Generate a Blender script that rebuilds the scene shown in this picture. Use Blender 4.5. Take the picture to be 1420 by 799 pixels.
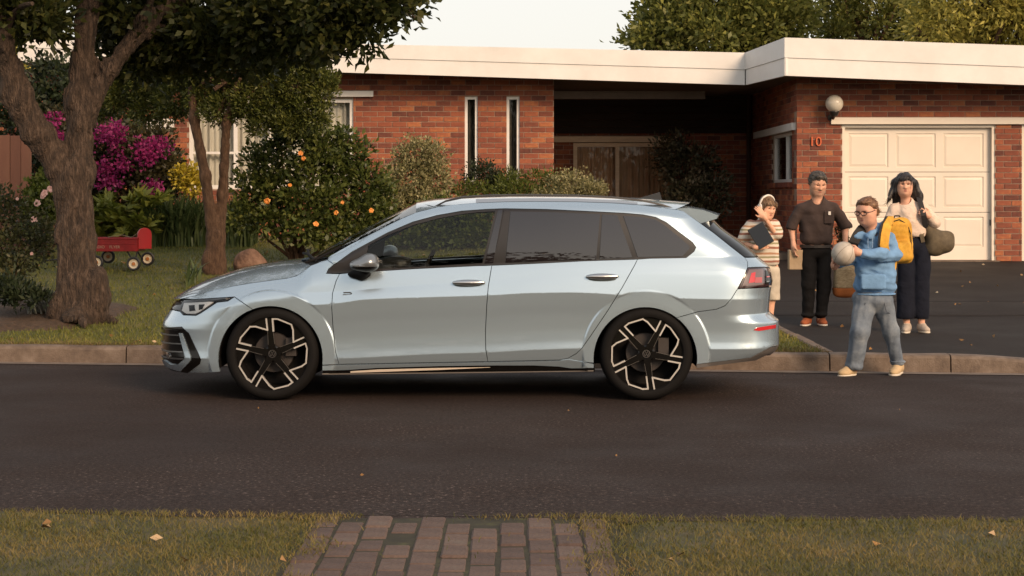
import bpy, math, random
import numpy as np
from mathutils import Vector, Matrix, geometry
random.seed(7); rng = np.random.default_rng(11)
S = bpy.context.scene
for o in list(bpy.data.objects): bpy.data.objects.remove(o)
C = S.collection
R = math.radians
# ---------------------------------------------------------------- camera
FPX = 2284.0; CX, HZ, EYE = 710.0, 270.0, 1.48      # focal length in photo pixels, principal column, horizon row, eye height
cam = bpy.data.objects.new("camera", bpy.data.cameras.new("camera")); C.objects.link(cam); S.camera = cam
cam.location = (0, 0, EYE); cam.rotation_euler = (R(90), 0, 0)
cam.data.sensor_width = 36; cam.data.lens = FPX / 1420 * 36; cam.data.shift_y = -(399.5 - HZ) / 1420
cam.data.clip_start = .1; cam.data.clip_end = 2000
# ---------------------------------------------------------------- sky and sun
SUN_EL, SUN_AZ = R(27), R(146)                       # azimuth measured clockwise from +Y: behind the camera, to the right
W = bpy.data.worlds.new("World"); S.world = W; W.use_nodes = True
nt = W.node_tree; nt.nodes.clear()
wo = nt.nodes.new("ShaderNodeOutputWorld"); b1 = nt.nodes.new("ShaderNodeBackground"); b2 = nt.nodes.new("ShaderNodeBackground")
sky = nt.nodes.new("ShaderNodeTexSky"); sky.sky_type = 'NISHITA'; sky.sun_disc = False
sky.sun_elevation = SUN_EL; sky.sun_rotation = SUN_AZ; sky.air_density = 1.0; sky.dust_density = 4.0; sky.ozone_density = 1.0
mx = nt.nodes.new("ShaderNodeMixShader"); mx.inputs[0].default_value = .66
b1.inputs[1].default_value = .09
b2.inputs[0].default_value = (1.0, .915, .82, 1); b2.inputs[1].default_value = .96   # thin even high cloud
L = nt.links.new
tcw = nt.nodes.new("ShaderNodeTexCoord"); sx = nt.nodes.new("ShaderNodeSeparateXYZ"); crw = nt.nodes.new("ShaderNodeValToRGB")   # pale towards the horizon, greyer blue overhead
ew = crw.color_ramp.elements; ew.new(.3); ew.new(.6)
for e_, (p_, c_) in zip(ew, ((0, (.96, .915, .835)), (.2, (.98, .92, .83)), (.5, (.76, .76, .74)), (1, (.54, .57, .61)))): e_.position = p_; e_.color = (*c_, 1)
L(tcw.outputs["Generated"], sx.inputs[0]); L(sx.outputs["Z"], crw.inputs[0]); L(crw.outputs[0], b2.inputs[0])
L(sky.outputs[0], b1.inputs[0]); L(b1.outputs[0], mx.inputs[1]); L(b2.outputs[0], mx.inputs[2]); L(mx.outputs[0], wo.inputs[0])
sl = bpy.data.lights.new("sun", 'SUN'); sun = bpy.data.objects.new("sun", sl); C.objects.link(sun)
sl.energy = 2.6; sl.angle = R(22); sl.color = (1, .70, .45)
sd = Vector((math.sin(SUN_AZ) * math.cos(SUN_EL), math.cos(SUN_AZ) * math.cos(SUN_EL), math.sin(SUN_EL)))
sun.rotation_euler = sd.to_track_quat('Z', 'Y').to_euler()
S.view_settings.view_transform = 'Standard'; S.view_settings.look = 'None'; S.view_settings.gamma = 1
S.view_settings.exposure = 0.48
S.cycles.max_bounces = 6; S.cycles.transparent_max_bounces = 12; S.cycles.diffuse_bounces = 3; S.cycles.glossy_bounces = 3

# ---------------------------------------------------------------- helpers
def at(px, py, d):
    """a point of the photo at a distance d from the eye, in metres"""
    return Vector(((px - CX) * d / FPX, d, EYE - (py - HZ) * d / FPX))
OFF = {}
def off(p): return OFF.get(p.name, Vector((0, 0, 0))) if p else Vector((0, 0, 0))
def props(o, label=None, cat=None, group=None, kind=None):
    if label: o["label"] = label
    if cat: o["category"] = cat
    if group: o["group"] = group
    if kind: o["kind"] = kind
    return o
def thing(name, loc, label=None, cat=None, group=None):
    o = bpy.data.objects.new(name, None); C.objects.link(o); o.location = loc; o.empty_display_size = .1
    OFF[o.name] = Vector(loc); return props(o, label, cat, group)
def put(name, me, parent=None, kind=None):
    o = bpy.data.objects.new(name, me); C.objects.link(o)
    if parent: o.parent = parent; OFF[o.name] = off(parent)
    if kind: o["kind"] = kind
    return o
def npmesh(name, V, F, mats, parent=None, kind=None, smooth=False, mi=None, base=None):
    """V (n,3) world coordinates, F (m,k) faces or list of faces"""
    V = np.asarray(V, dtype=np.float64).reshape(-1, 3)
    b = off(parent) if base is None else Vector(base)
    V = V - np.array(b)
    me = bpy.data.meshes.new(name)
    if isinstance(F, np.ndarray):
        k = F.shape[1]; n = len(F)
        me.vertices.add(len(V)); me.vertices.foreach_set("co", V.astype(np.float32).ravel())
        me.loops.add(n * k); me.loops.foreach_set("vertex_index", F.astype(np.int32).ravel())
        me.polygons.add(n); me.polygons.foreach_set("loop_start", np.arange(0, n * k, k, dtype=np.int32))
        try: me.polygons.foreach_set("loop_total", np.full(n, k, dtype=np.int32))
        except Exception: pass
        me.update(calc_edges=True)
    else:
        me.from_pydata([tuple(v) for v in V], [], [tuple(f) for f in F])
    for m in (mats if isinstance(mats, (list, tuple)) else [mats]): me.materials.append(m)
    if mi is not None: me.polygons.foreach_set("material_index", np.asarray(mi, dtype=np.int32))
    if smooth: me.polygons.foreach_set("use_smooth", np.ones(len(me.polygons), dtype=bool))
    me.validate(); me.update()
    o = put(name, me, parent, kind)
    if base is not None: o.location = Vector(base) - off(parent); OFF[o.name] = Vector(base)
    return o
class MB:
    def __init__(s): s.V = []; s.F = []; s.MI = []
    def add(s, V, F, mi=0):
        n = len(s.V); s.V += [tuple(v) for v in V]; s.F += [tuple(i + n for i in f) for f in F]; s.MI += [mi] * len(F); return s
    def box(s, x0, x1, y0, y1, z0, z1, mi=0, M=None, bev=0):
        if bev:
            V = []
            for (X, Y, Z) in ((0, 1, 1), (1, 0, 1), (1, 1, 0)):
                pass
            return s.rbox(x0, x1, y0, y1, z0, z1, bev, mi, M)
        V = [(x, y, z) for x in (x0, x1) for y in (y0, y1) for z in (z0, z1)]
        if M is not None: V = [M @ Vector(v) for v in V]
        return s.add(V, [(0, 1, 3, 2), (4, 6, 7, 5), (0, 4, 5, 1), (2, 3, 7, 6), (0, 2, 6, 4), (1, 5, 7, 3)], mi)
    def rbox(s, x0, x1, y0, y1, z0, z1, b, mi=0, M=None):
        lo = (x0, y0, z0); hi = (x1, y1, z1); V = []; F = []; ids = {}
        def vid(c, ax):
            k = (c, ax)
            if k not in ids:
                p = [hi[i] if c[i] else lo[i] for i in range(3)]
                for i in range(3):
                    if i != ax: p[i] += -b if c[i] else b
                ids[k] = len(V); V.append(tuple(p))
            return ids[k]
        for ax in range(3):
            u, v = (ax + 1) % 3, (ax + 2) % 3
            for sgn in (0, 1):
                q = []
                for (a, c2) in ((0, 0), (1, 0), (1, 1), (0, 1)):
                    c = [0, 0, 0]; c[ax] = sgn; c[u] = a; c[v] = c2; q.append(vid(tuple(c), ax))
                F.append(tuple(q if sgn else q[::-1]))
        for ax in range(3):
            u, v = (ax + 1) % 3, (ax + 2) % 3
            for a in (0, 1):
                for c2 in (0, 1):
                    c0 = [0, 0, 0]; c0[u] = a; c0[v] = c2; c1 = list(c0); c1[ax] = 1
                    q = [vid(tuple(c0), u), vid(tuple(c1), u), vid(tuple(c1), v), vid(tuple(c0), v)]
                    F.append(tuple(q if (a != c2) else q[::-1]))
        for c in [(a, d, e) for a in (0, 1) for d in (0, 1) for e in (0, 1)]:
            q = [vid(c, 0), vid(c, 1), vid(c, 2)]
            F.append(tuple(q if sum(c) % 2 else q[::-1]))
        if M is not None: V = [M @ Vector(v) for v in V]
        return s.add(V, F, mi)
    def tube(s, pts, rad, n=8, mi=0, cap=True):
        P = [Vector(p) for p in pts]; m = len(P)
        if not isinstance(rad, (list, tuple)): rad = [rad] * m
        V = []; F = []; up = None
        for i, p in enumerate(P):
            t = (P[min(i + 1, m - 1)] - P[max(i - 1, 0)]).normalized()
            if up is None: up = t.orthogonal().normalized()
            up = (up - t * up.dot(t)).normalized(); sd_ = t.cross(up)
            for k in range(n):
                a = 2 * math.pi * k / n
                V.append(p + (up * math.cos(a) + sd_ * math.sin(a)) * rad[i])
        for i in range(m - 1):
            for k in range(n): F.append((i * n + k, i * n + (k + 1) % n, (i + 1) * n + (k + 1) % n, (i + 1) * n + k))
        if cap: F.append(tuple(range(n - 1, -1, -1))); F.append(tuple((m - 1) * n + k for k in range(n)))
        return s.add(V, F, mi)
    def lathe(s, prof, c, axis='y', n=32, mi=0):
        """prof: (radius, along-axis) pairs"""
        V = []; F = []; m = len(prof)
        for (r, h) in prof:
            for k in range(n):
                a = 2 * math.pi * k / n; u, v = r * math.cos(a), r * math.sin(a)
                p = {'y': (u, h, v), 'z': (u, v, h), 'x': (h, u, v)}[axis]
                V.append((p[0] + c[0], p[1] + c[1], p[2] + c[2]))
        for i in range(m - 1):
            for k in range(n): F.append((i * n + k, i * n + (k + 1) % n, (i + 1) * n + (k + 1) % n, (i + 1) * n + k))
        return s.add(V, F, mi)
    def prism(s, poly, y0, y1, mi=0, plane='xz'):
        """extrude a polygon (x,z) from y0 to y1 (fan by polygon caps)"""
        n = len(poly); V = []
        for y in (y0, y1):
            for (a, b) in poly: V.append((a, y, b) if plane == 'xz' else ((a, b, y) if plane == 'xy' else (y, a, b)))
        F = [tuple(range(n)), tuple(range(2 * n - 1, n - 1, -1))]
        F += [(i, n + i, n + (i + 1) % n, (i + 1) % n) for i in range(n)]
        return s.add(V, F, mi)
    def build(s, name, mats, parent=None, kind=None, smooth=False, fix=True, base=None):
        o = npmesh(name, s.V, s.F, mats, parent, kind, False, s.MI, base)
        if fix:
            import bmesh
            bm = bmesh.new(); bm.from_mesh(o.data); bmesh.ops.recalc_face_normals(bm, faces=bm.faces); bm.to_mesh(o.data); bm.free()
        if smooth:
            o.data.polygons.foreach_set("use_smooth", np.ones(len(o.data.polygons), dtype=bool))
            try: o.data.set_sharp_from_angle(angle=R(35))
            except Exception: pass
        return o

# ---------------------------------------------------------------- materials
MATS = {}
def mat(name, col=(.5, .5, .5), rough=.7, metal=0, ramp=None, scale=6, detail=5, src='noise', bump=0, bscale=60, bdist=.01,
        coat=0, crough=.05, spec=.5, transl=0, stretch=(1, 1, 1), mixn=0, nscale=2, rrough=None, emit=0, ior=1.5, sheen=0):
    if name in MATS: return MATS[name]
    m = bpy.data.materials.new(name); m.use_nodes = True; t = m.node_tree; N = t.nodes; Lk = t.links.new
    p = N["Principled BSDF"]; out = N["Material Output"]
    p.inputs["Base Color"].default_value = (*col, 1); p.inputs["Roughness"].default_value = rough; p.inputs["Metallic"].default_value = metal
    p.inputs["Coat Weight"].default_value = coat; p.inputs["Coat Roughness"].default_value = crough
    p.inputs["Specular IOR Level"].default_value = spec; p.inputs["IOR"].default_value = ior
    if sheen: p.inputs["Sheen Weight"].default_value = sheen
    tc = N.new("ShaderNodeTexCoord"); mp = N.new("ShaderNodeMapping"); mp.inputs["Scale"].default_value = stretch
    Lk(tc.outputs["Object"], mp.inputs[0])
    colout = None
    if ramp:
        cr = N.new("ShaderNodeValToRGB"); e = cr.color_ramp.elements
        while len(e) < len(ramp): e.new(.5)
        for i, r in enumerate(ramp):
            e[i].position = r[0]; e[i].color = (*r[1], 1)
        fac = None
        if src in ('island', 'obj'):
            if src == 'island': g = N.new("ShaderNodeNewGeometry"); fac = g.outputs["Random Per Island"]
            else: g = N.new("ShaderNodeObjectInfo"); fac = g.outputs["Random"]
            if mixn:
                nz = N.new("ShaderNodeTexNoise"); nz.inputs["Scale"].default_value = nscale; nz.inputs["Detail"].default_value = 4
                Lk(mp.outputs[0], nz.inputs["Vector"])
                mm = N.new("ShaderNodeMix"); mm.inputs[0].default_value = mixn
                mr = N.new("ShaderNodeMapRange"); mr.inputs[1].default_value = .25; mr.inputs[2].default_value = .75
                Lk(nz.outputs[0], mr.inputs[0]); Lk(fac, mm.inputs[2]); Lk(mr.outputs[0], mm.inputs[3]); fac = mm.outputs[0]
        else:
            nz = N.new("ShaderNodeTexNoise"); nz.inputs["Scale"].default_value = scale; nz.inputs["Detail"].default_value = detail
            nz.inputs["Roughness"].default_value = .65
            Lk(mp.outputs[0], nz.inputs["Vector"])
            mr = N.new("ShaderNodeMapRange"); mr.inputs[1].default_value = .28; mr.inputs[2].default_value = .72
            Lk(nz.outputs[0], mr.inputs[0]); fac = mr.outputs[0]
            if mixn:
                n4 = N.new('ShaderNodeTexNoise'); n4.inputs['Scale'].default_value = nscale; n4.inputs['Detail'].default_value = 5; Lk(mp.outputs[0], n4.inputs['Vector'])
                r4 = N.new('ShaderNodeMapRange'); r4.inputs[1].default_value = .3; r4.inputs[2].default_value = .7; Lk(n4.outputs[0], r4.inputs[0])
                mm = N.new('ShaderNodeMix'); mm.inputs[0].default_value = mixn; Lk(fac, mm.inputs[2]); Lk(r4.outputs[0], mm.inputs[3]); fac = mm.outputs[0]
        Lk(fac, cr.inputs[0]); colout = cr.outputs[0]
        Lk(colout, p.inputs["Base Color"])
    if rrough:
        n3 = N.new("ShaderNodeTexNoise"); n3.inputs["Scale"].default_value = rrough[2]; n3.inputs["Detail"].default_value = 4
        Lk(mp.outputs[0], n3.inputs["Vector"]); m3 = N.new("ShaderNodeMapRange"); m3.inputs[1].default_value = .3; m3.inputs[2].default_value = .7
        m3.inputs[3].default_value = rrough[0]; m3.inputs[4].default_value = rrough[1]
        Lk(n3.outputs[0], m3.inputs[0]); Lk(m3.outputs[0], p.inputs["Roughness"])
    if bump:
        n2 = N.new("ShaderNodeTexNoise"); n2.inputs["Scale"].default_value = bscale; n2.inputs["Detail"].default_value = 6
        Lk(mp.outputs[0], n2.inputs["Vector"])
        bp = N.new("ShaderNodeBump"); bp.inputs["Strength"].default_value = bump; bp.inputs["Distance"].default_value = bdist
        Lk(n2.outputs[0], bp.inputs["Height"]); Lk(bp.outputs[0], p.inputs["Normal"])
    if transl:
        tr = N.new("ShaderNodeBsdfTranslucent"); ms = N.new("ShaderNodeMixShader"); ms.inputs[0].default_value = transl
        if colout: Lk(colout, tr.inputs[0])
        else: tr.inputs[0].default_value = (*col, 1)
        Lk(p.outputs[0], ms.inputs[1]); Lk(tr.outputs[0], ms.inputs[2]); Lk(ms.outputs[0], out.inputs[0])
    if emit:
        p.inputs["Emission Color"].default_value = (*col, 1); p.inputs["Emission Strength"].default_value = emit
    MATS[name] = m; return m
def glass(name, tint=(.8, .85, .82), ior=1.5):
    m = bpy.data.materials.new(name); m.use_nodes = True; t = m.node_tree; N = t.nodes; N.remove(N["Principled BSDF"])
    tr = N.new("ShaderNodeBsdfTransparent"); tr.inputs[0].default_value = (*tint, 1); gl = N.new("ShaderNodeBsdfGlossy"); gl.inputs["Roughness"].default_value = .01
    fr = N.new("ShaderNodeFresnel"); fr.inputs[0].default_value = ior; ms = N.new("ShaderNodeMixShader")
    t.links.new(fr.outputs[0], ms.inputs[0]); t.links.new(tr.outputs[0], ms.inputs[1]); t.links.new(gl.outputs[0], ms.inputs[2]); t.links.new(ms.outputs[0], N["Material Output"].inputs[0])
    MATS[name] = m; return m

# ---------------------------------------------------------------- implicit surfaces: soft unions meshed by surface nets
def surface_nets(f, lo, vox):
    nx, ny, nz = f.shape; s = f < 0
    c = s[:-1, :-1, :-1].astype(np.int8)
    tot = np.zeros((nx - 1, ny - 1, nz - 1), np.int8)
    for dx in (0, 1):
        for dy in (0, 1):
            for dz in (0, 1): tot += s[dx:nx - 1 + dx, dy:ny - 1 + dy, dz:nz - 1 + dz]
    act = np.argwhere((tot > 0) & (tot < 8))
    idx = np.full(tot.shape, -1, np.int32); idx[act[:, 0], act[:, 1], act[:, 2]] = np.arange(len(act))
    pos = np.zeros((len(act), 3)); cnt = np.zeros(len(act))
    cor = [(a, b, d) for a in (0, 1) for b in (0, 1) for d in (0, 1)]
    val = {k: f[act[:, 0] + k[0], act[:, 1] + k[1], act[:, 2] + k[2]] for k in cor}
    for k in cor:
        for ax in range(3):
            if k[ax] == 0:
                k2 = list(k); k2[ax] = 1; k2 = tuple(k2); a, b = val[k], val[k2]
                m = (a < 0) != (b < 0); t = a[m] / (a[m] - b[m])
                p = np.tile(np.array(k, float), (m.sum(), 1)); p[:, ax] = t
                pos[m] += p; cnt[m] += 1
    V = lo + (act + pos / cnt[:, None]) * vox
    Q = []
    for ax in range(3):
        sl0 = [slice(None)] * 3; sl1 = [slice(None)] * 3; sl0[ax] = slice(0, -1); sl1[ax] = slice(1, None)
        a, b = s[tuple(sl0)], s[tuple(sl1)]
        e = np.argwhere(a != b); u, v = (ax + 1) % 3, (ax + 2) % 3
        lim = np.array(tot.shape)
        ok = (e[:, u] > 0) & (e[:, v] > 0) & (e[:, u] < lim[u]) & (e[:, v] < lim[v]) & (e[:, ax] < lim[ax]); e = e[ok]
        sg = a[e[:, 0], e[:, 1], e[:, 2]]
        def g(du, dv):
            q = e.copy(); q[:, u] -= du; q[:, v] -= dv; return idx[q[:, 0], q[:, 1], q[:, 2]]
        q = np.stack([g(1, 1), g(0, 1), g(0, 0), g(1, 0)], 1)
        q[~sg] = q[~sg][:, ::-1]; Q.append(q)
    return V, np.concatenate(Q)
def prim_d(p, X, Y, Z):
    t = p[0]
    if t == 'c':
        a, b = np.array(p[1], float), np.array(p[2], float); ba = b - a
        px, py, pz = X - a[0], Y - a[1], Z - a[2]
        h = np.clip((px * ba[0] + py * ba[1] + pz * ba[2]) / max(ba @ ba, 1e-9), 0, 1)
        return np.sqrt((px - ba[0] * h) ** 2 + (py - ba[1] * h) ** 2 + (pz - ba[2] * h) ** 2) - (p[3] + (p[4] - p[3]) * h)
    M = np.array(p[3]) if p[3] is not None else np.eye(3)
    c = p[1]; px, py, pz = X - c[0], Y - c[1], Z - c[2]
    q = [px * M[i][0] + py * M[i][1] + pz * M[i][2] for i in range(3)]
    r = p[2]
    if t == 'e':
        k0 = np.sqrt(sum((q[i] / r[i]) ** 2 for i in range(3))); k1 = np.sqrt(sum((q[i] / r[i] ** 2) ** 2 for i in range(3)))
        return k0 * (k0 - 1) / np.maximum(k1, 1e-6)
    if t == 'b':
        rd = p[5] if len(p) > 5 else .01
        d = [np.abs(q[i]) - r[i] + rd for i in range(3)]
        return np.sqrt(sum(np.maximum(x, 0) ** 2 for x in d)) + np.minimum(np.maximum(d[0], np.maximum(d[1], d[2])), 0) - rd
def prim_box(p):
    if p[0] == 'c':
        a, b = np.array(p[1], float), np.array(p[2], float); r = max(p[3], p[4]); return np.minimum(a, b) - r, np.maximum(a, b) + r
    c = np.array(p[1], float); r = max(p[2]) if p[3] is not None else None
    r = np.array(p[2], float) if r is None else np.full(3, r * 1.3)
    return c - r, c + r
def sdf(prims, vox, cuts=(), subs=(), k=.02, noise=None, smooth=1):
    """prims: ('c',a,b,ra,rb[,k]) cones, ('e',c,r,rot[,k]) ellipsoids, ('b',c,half,rot,k,round) boxes; rot rows are local axes"""
    los, his = zip(*[prim_box(p) for p in prims]); lo = np.min(los, 0) - .03; hi = np.max(his, 0) + .03
    n = np.ceil((hi - lo) / vox).astype(int) + 1
    ax = [lo[i] + np.arange(n[i]) * vox for i in range(3)]
    f = np.full(n, 1.0, np.float32)
    def region(p, pad):
        a, b = prim_box(p); i0 = np.maximum(np.floor((a - pad - lo) / vox).astype(int), 0); i1 = np.minimum(np.ceil((b + pad - lo) / vox).astype(int) + 1, n)
        s = tuple(slice(i0[i], i1[i]) for i in range(3))
        return s, np.meshgrid(ax[0][s[0]], ax[1][s[1]], ax[2][s[2]], indexing='ij', sparse=True)
    for p in prims:
        kk = p[5] if (p[0] == 'c' and len(p) > 5) else (p[4] if (p[0] in 'eb' and len(p) > 4 and p[4] is not None) else k)
        s, g = region(p, kk + .03); d = prim_d(p, *g).astype(np.float32); o = f[s]
        h = np.maximum(kk - np.abs(d - o), 0) / kk
        f[s] = np.minimum(d, o) - h * h * kk * .25
    for p in subs:
        kk = .01; s, g = region(p, .03); d = -prim_d(p, *g).astype(np.float32); o = f[s]
        h = np.maximum(kk - np.abs(d - o), 0) / kk; f[s] = np.maximum(d, o) + h * h * kk * .25
    G = np.meshgrid(*ax, indexing='ij', sparse=True)
    if noise is not None: f = f + noise(*G).astype(np.float32)
    for (pt, nm) in cuts:
        f = np.maximum(f, ((G[0] - pt[0]) * nm[0] + (G[1] - pt[1]) * nm[1] + (G[2] - pt[2]) * nm[2]).astype(np.float32))
    f[0] = f[-1] = 1; f[:, 0] = f[:, -1] = 1; f[:, :, 0] = f[:, :, -1] = 1
    V, Q = surface_nets(f, lo, vox)
    for _ in range(smooth):
        acc = np.zeros_like(V); cn = np.zeros(len(V))
        for i in range(4):
            a, b = Q[:, i], Q[:, (i + 1) % 4]
            for kx in range(3): acc[:, kx] += np.bincount(a, V[b, kx], len(V)) + np.bincount(b, V[a, kx], len(V))
            cn += np.bincount(a, minlength=len(V)) + np.bincount(b, minlength=len(V))
        V = V * .5 + .5 * acc / np.maximum(cn, 1)[:, None]
    return V, Q
def sdf_obj(name, prims, vox, mats, parent=None, kind=None, mi=None, base=None, **kw):
    V, Q = sdf(prims, vox, **kw)
    m = None
    if mi is not None: m = mi(V[Q].mean(1))
    return npmesh(name, V, Q, mats, parent, kind, True, m, base)
def wob(fr, amp, seed=0, an=(1, 1, 1)):
    amp = amp * .42; r = np.random.default_rng(seed); T = [(r.normal(size=3) * np.array(an) * fr * (1.7 ** i), r.uniform(0, 6.28, 2), amp / (1.6 ** i)) for i in range(3) for _ in range(2)]
    def f(X, Y, Z): return sum(a * np.sin(w[0] * X + w[1] * Y + w[2] * Z + p[0]) for w, p, a in T)
    return f
def text_obj(name, s, size, M, m, parent, ext=.01):
    cu = bpy.data.curves.new(name, 'FONT'); cu.body = s; cu.size = size; cu.extrude = ext; cu.align_x = 'CENTER'; cu.align_y = 'CENTER'; cu.resolution_u = 4
    o = bpy.data.objects.new(name, cu); C.objects.link(o)
    bpy.context.view_layer.update()
    me = bpy.data.meshes.new_from_object(o.evaluated_get(bpy.context.evaluated_depsgraph_get()))
    bpy.data.objects.remove(o)
    V = np.array([tuple(M @ v.co) for v in me.vertices]); F = [tuple(p.vertices) for p in me.polygons]
    return npmesh(name, V, F, m, parent)
# ---------------------------------------------------------------- colours of the setting
asphalt = mat("asphalt", ramp=[(0, (.011, .0070, .0058)), (.42, (.026, .0175, .0150)), (.74, (.044, .0305, .0262)), (.86, (.095, .070, .060)), (1, (.26, .21, .19))], scale=48, detail=2, mixn=.22, nscale=.45, bump=.7, bscale=190, bdist=.006, rrough=(.65, .92, 1.3), spec=.16)
asphalt2 = mat("asphalt_drive", ramp=[(0, (.009, .0070, .0064)), (.5, (.0155, .012, .011)), (.85, (.028, .0215, .0195)), (1, (.10, .08, .07))], scale=45, detail=2, mixn=.25, nscale=.5, bump=.7, bscale=150, bdist=.008, rrough=(.7, .95, 1), spec=.25)
concrete = mat("kerb_concrete", ramp=[(0, (.075, .050, .036)), (.5, (.135, .095, .068)), (1, (.20, .15, .115))], scale=7, bump=.5, bscale=80)
gutterm = mat("gutter_concrete", ramp=[(0, (.12, .092, .075)), (1, (.21, .17, .14))], scale=9, bump=.3, bscale=90)
soil = mat("soil", ramp=[(0, (.035, .022, .013)), (1, (.10, .06, .035))], scale=14, bump=.8, bscale=40, bdist=.03)
turf = mat("turf", ramp=[(0, (.036, .042, .008)), (.45, (.078, .078, .014)), (.75, (.12, .10, .024)), (1, (.16, .12, .036))], scale=3.5, detail=8, bump=.8, bscale=90, bdist=.02)
turf_near = mat("turf_near", ramp=[(0, (.032, .034, .009)), (.5, (.070, .060, .018)), (1, (.13, .09, .036))], scale=5, detail=9, bump=.9, bscale=110, bdist=.02)
field = mat("far_ground", ramp=[(0, (.05, .05, .02)), (1, (.09, .08, .03))], scale=.3)

def yk(x): return 14.43 - .107 * x                     # kerb face line on the far side
def yn(x): return 7.58 - .045 * x                      # near edge of the road
def sm(a, b, t): t = min(max((t - a) / (b - a), 0), 1); return t * t * (3 - 2 * t)
def zroad(x, y):
    return -.04 * (1 - sm(0, 1.1, yk(x) - y)) - .03 * (1 - sm(0, .9, y - yn(x)))
def zdrive(y): return .09 + max(0, y - 17.6) * .0455 * (1 if y < 25.6 else 0) + (.364 if y >= 25.6 else 0)
def zlawn(x, y):
    t = max(0, y - yk(x) - .15)
    a = .105 + .075 * min(t, 9.4); return a
def gz(x, y):
    if y < yk(x): return zroad(x, y)
    if x >= 2.78: return zdrive(y)
    m = sm(2.78, .4, x) if x > .4 else 1
    b = .105 + (zdrive(y) - .09)
    return zlawn(x, y) * m + b * (1 - m)
def sheet(name, xs, ys, zf, m, kind='structure', warp=None):
    V = []; F = []; nx, ny = len(xs), len(ys)
    for j in ys:
        for i in xs:
            x, y = (i, j) if warp is None else warp(i, j); V.append((x, y, zf(x, y)))
    for j in range(ny - 1):
        for i in range(nx - 1): F.append((j * nx + i, j * nx + i + 1, (j + 1) * nx + i + 1, (j + 1) * nx + i))
    return npmesh(name, V, np.array(F), m, None, kind, True)
lin = lambda a, b, n: [a + (b - a) * i / (n - 1) for i in range(n)]
sheet("ground", lin(-900, 900, 3), lin(-700, 1500, 3), lambda x, y: -.3, field)
sheet("road", lin(-60, 60, 61), lin(0, 1, 36), zroad, asphalt, warp=lambda i, j: (i, yn(i) + (yk(i) + .05 - yn(i)) * j))
sheet("lawn", lin(-30, 2.78, 50), lin(.14, 24, 60), gz, turf, warp=lambda i, j: (i, yk(i) + j))
sheet("driveway", lin(2.78, 13, 24), lin(.15, 12.2, 50), lambda x, y: zdrive(y) - .075 * sm(3.74, 5.2, x) * (1 - sm(.15, 1.8, y - yk(x))), asphalt2, warp=lambda i, j: (i, yk(i) + j))
sheet("side_lawn", lin(13, 40, 10), lin(.14, 24, 20), lambda x, y: zdrive(y) - .01, turf, warp=lambda i, j: (i, yk(i) + j))
sheet("near_verge", lin(-14, 14, 160), lin(-9, -.06, 40), lambda x, y: .005 + .02 * sm(0, 1.2, yn(x) - y) + .008 * math.sin(3 * x + 2 * y) - .045 * (1 - sm(.66, .80, abs(x + .22))), turf_near, warp=lambda i, j: (i, yn(i) + j))
# tarmac laps across the driveway
lap = MB()
for y0, x0, x1 in ((18.35, 2.8, 12.5), (19.75, 2.8, 12.5)):
    n = 40; V = []; F = []
    for i in range(n + 1):
        x = x0 + (x1 - x0) * i / n; w_ = .012 * math.sin(i * 1.7) + .01 * math.sin(i * .6)
        for dy, dz in ((0, .001), (.03, .014), (1.35, .013), (1.38, .001)): V.append((x, y0 + dy + w_, zdrive(y0 + dy) + dz))
    for i in range(n):
        for k in range(3): F.append((i * 4 + k, i * 4 + 4 + k, i * 4 + 5 + k, i * 4 + 1 + k))
    lap.add(V, F)
o = lap.build("tarmac_patch", asphalt2, None, 'structure')
# gutter and kerbs
def strip(name, f0, f1, xs, zf, m):
    V = []; F = []
    for i, x in enumerate(xs): V += [(x, f0(x), zf(x, f0(x))), (x, f1(x), zf(x, f1(x)))]
    for i in range(len(xs) - 1): F.append((2 * i, 2 * i + 2, 2 * i + 3, 2 * i + 1))
    return npmesh(name, V, F, m, None, 'structure')
strip("gutter", lambda x: yk(x) - .17, lambda x: yk(x) + .03, lin(-40, 40, 41), lambda x, y: zroad(x, y) + .005, gutterm)
kerb = bpy.data.objects.new("kerb", None); C.objects.link(kerb); kerb["kind"] = 'structure'; OFF["kerb"] = Vector((0, 0, 0))
ends = [-9.5, -8.0, -6.4, -4.95, -3.47, -2.0, -.5, 1.1, 2.73, 3.74, 5.3, 7.0, 9, 11]
for a, b in zip(ends[:-1], ends[1:]):
    V = []; F = []; n = 8; g = .006
    for i in range(n + 1):
        x = a + g + (b - a - 2 * g) * i / n; y = yk(x); h = .112 + .003 * math.sin(7 * x)
        if x > 3.74: h = .112 - .075 * sm(3.74, 5.2, x)
        j = .004 * math.sin(23 * x)
        for (dy, z) in ((0, -.09), (.012 + j, h - .03), (.022 + j, h - .01), (.045, h), (.15, h + .002), (.15, -.1)): V.append((x, y + dy, z))
    for i in range(n):
        for k in range(5): F.append((i * 6 + k, i * 6 + k + 6, i * 6 + k + 7, i * 6 + k + 1))
    F.append(tuple(range(6))); F.append(tuple(n * 6 + k for k in range(5, -1, -1)))
    npmesh("kerb_stone", V, F, concrete, kerb)
# edging stones between verge grass and driveway
ed = bpy.data.objects.new("driveway_edging", None); C.objects.link(ed); ed["kind"] = 'structure'; OFF["driveway_edging"] = Vector((0, 0, 0))
for i in range(7):
    y0 = 14.32 + i * .92; mb = MB(); mb.rbox(2.70 + .01 * math.sin(i * 3), 2.80 + .01 * math.sin(i * 2), y0 + .01, y0 + .9, -.05, gz(3, y0 + .45) + .028, .012); mb.build("edging_stone", concrete, ed)
strip("near_kerb", lambda x: yn(x) - .075, lambda x: yn(x) + .02, lin(-14, 14, 29), lambda x, y: .012 - .02 * (y > yn(x)), gutterm)
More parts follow.
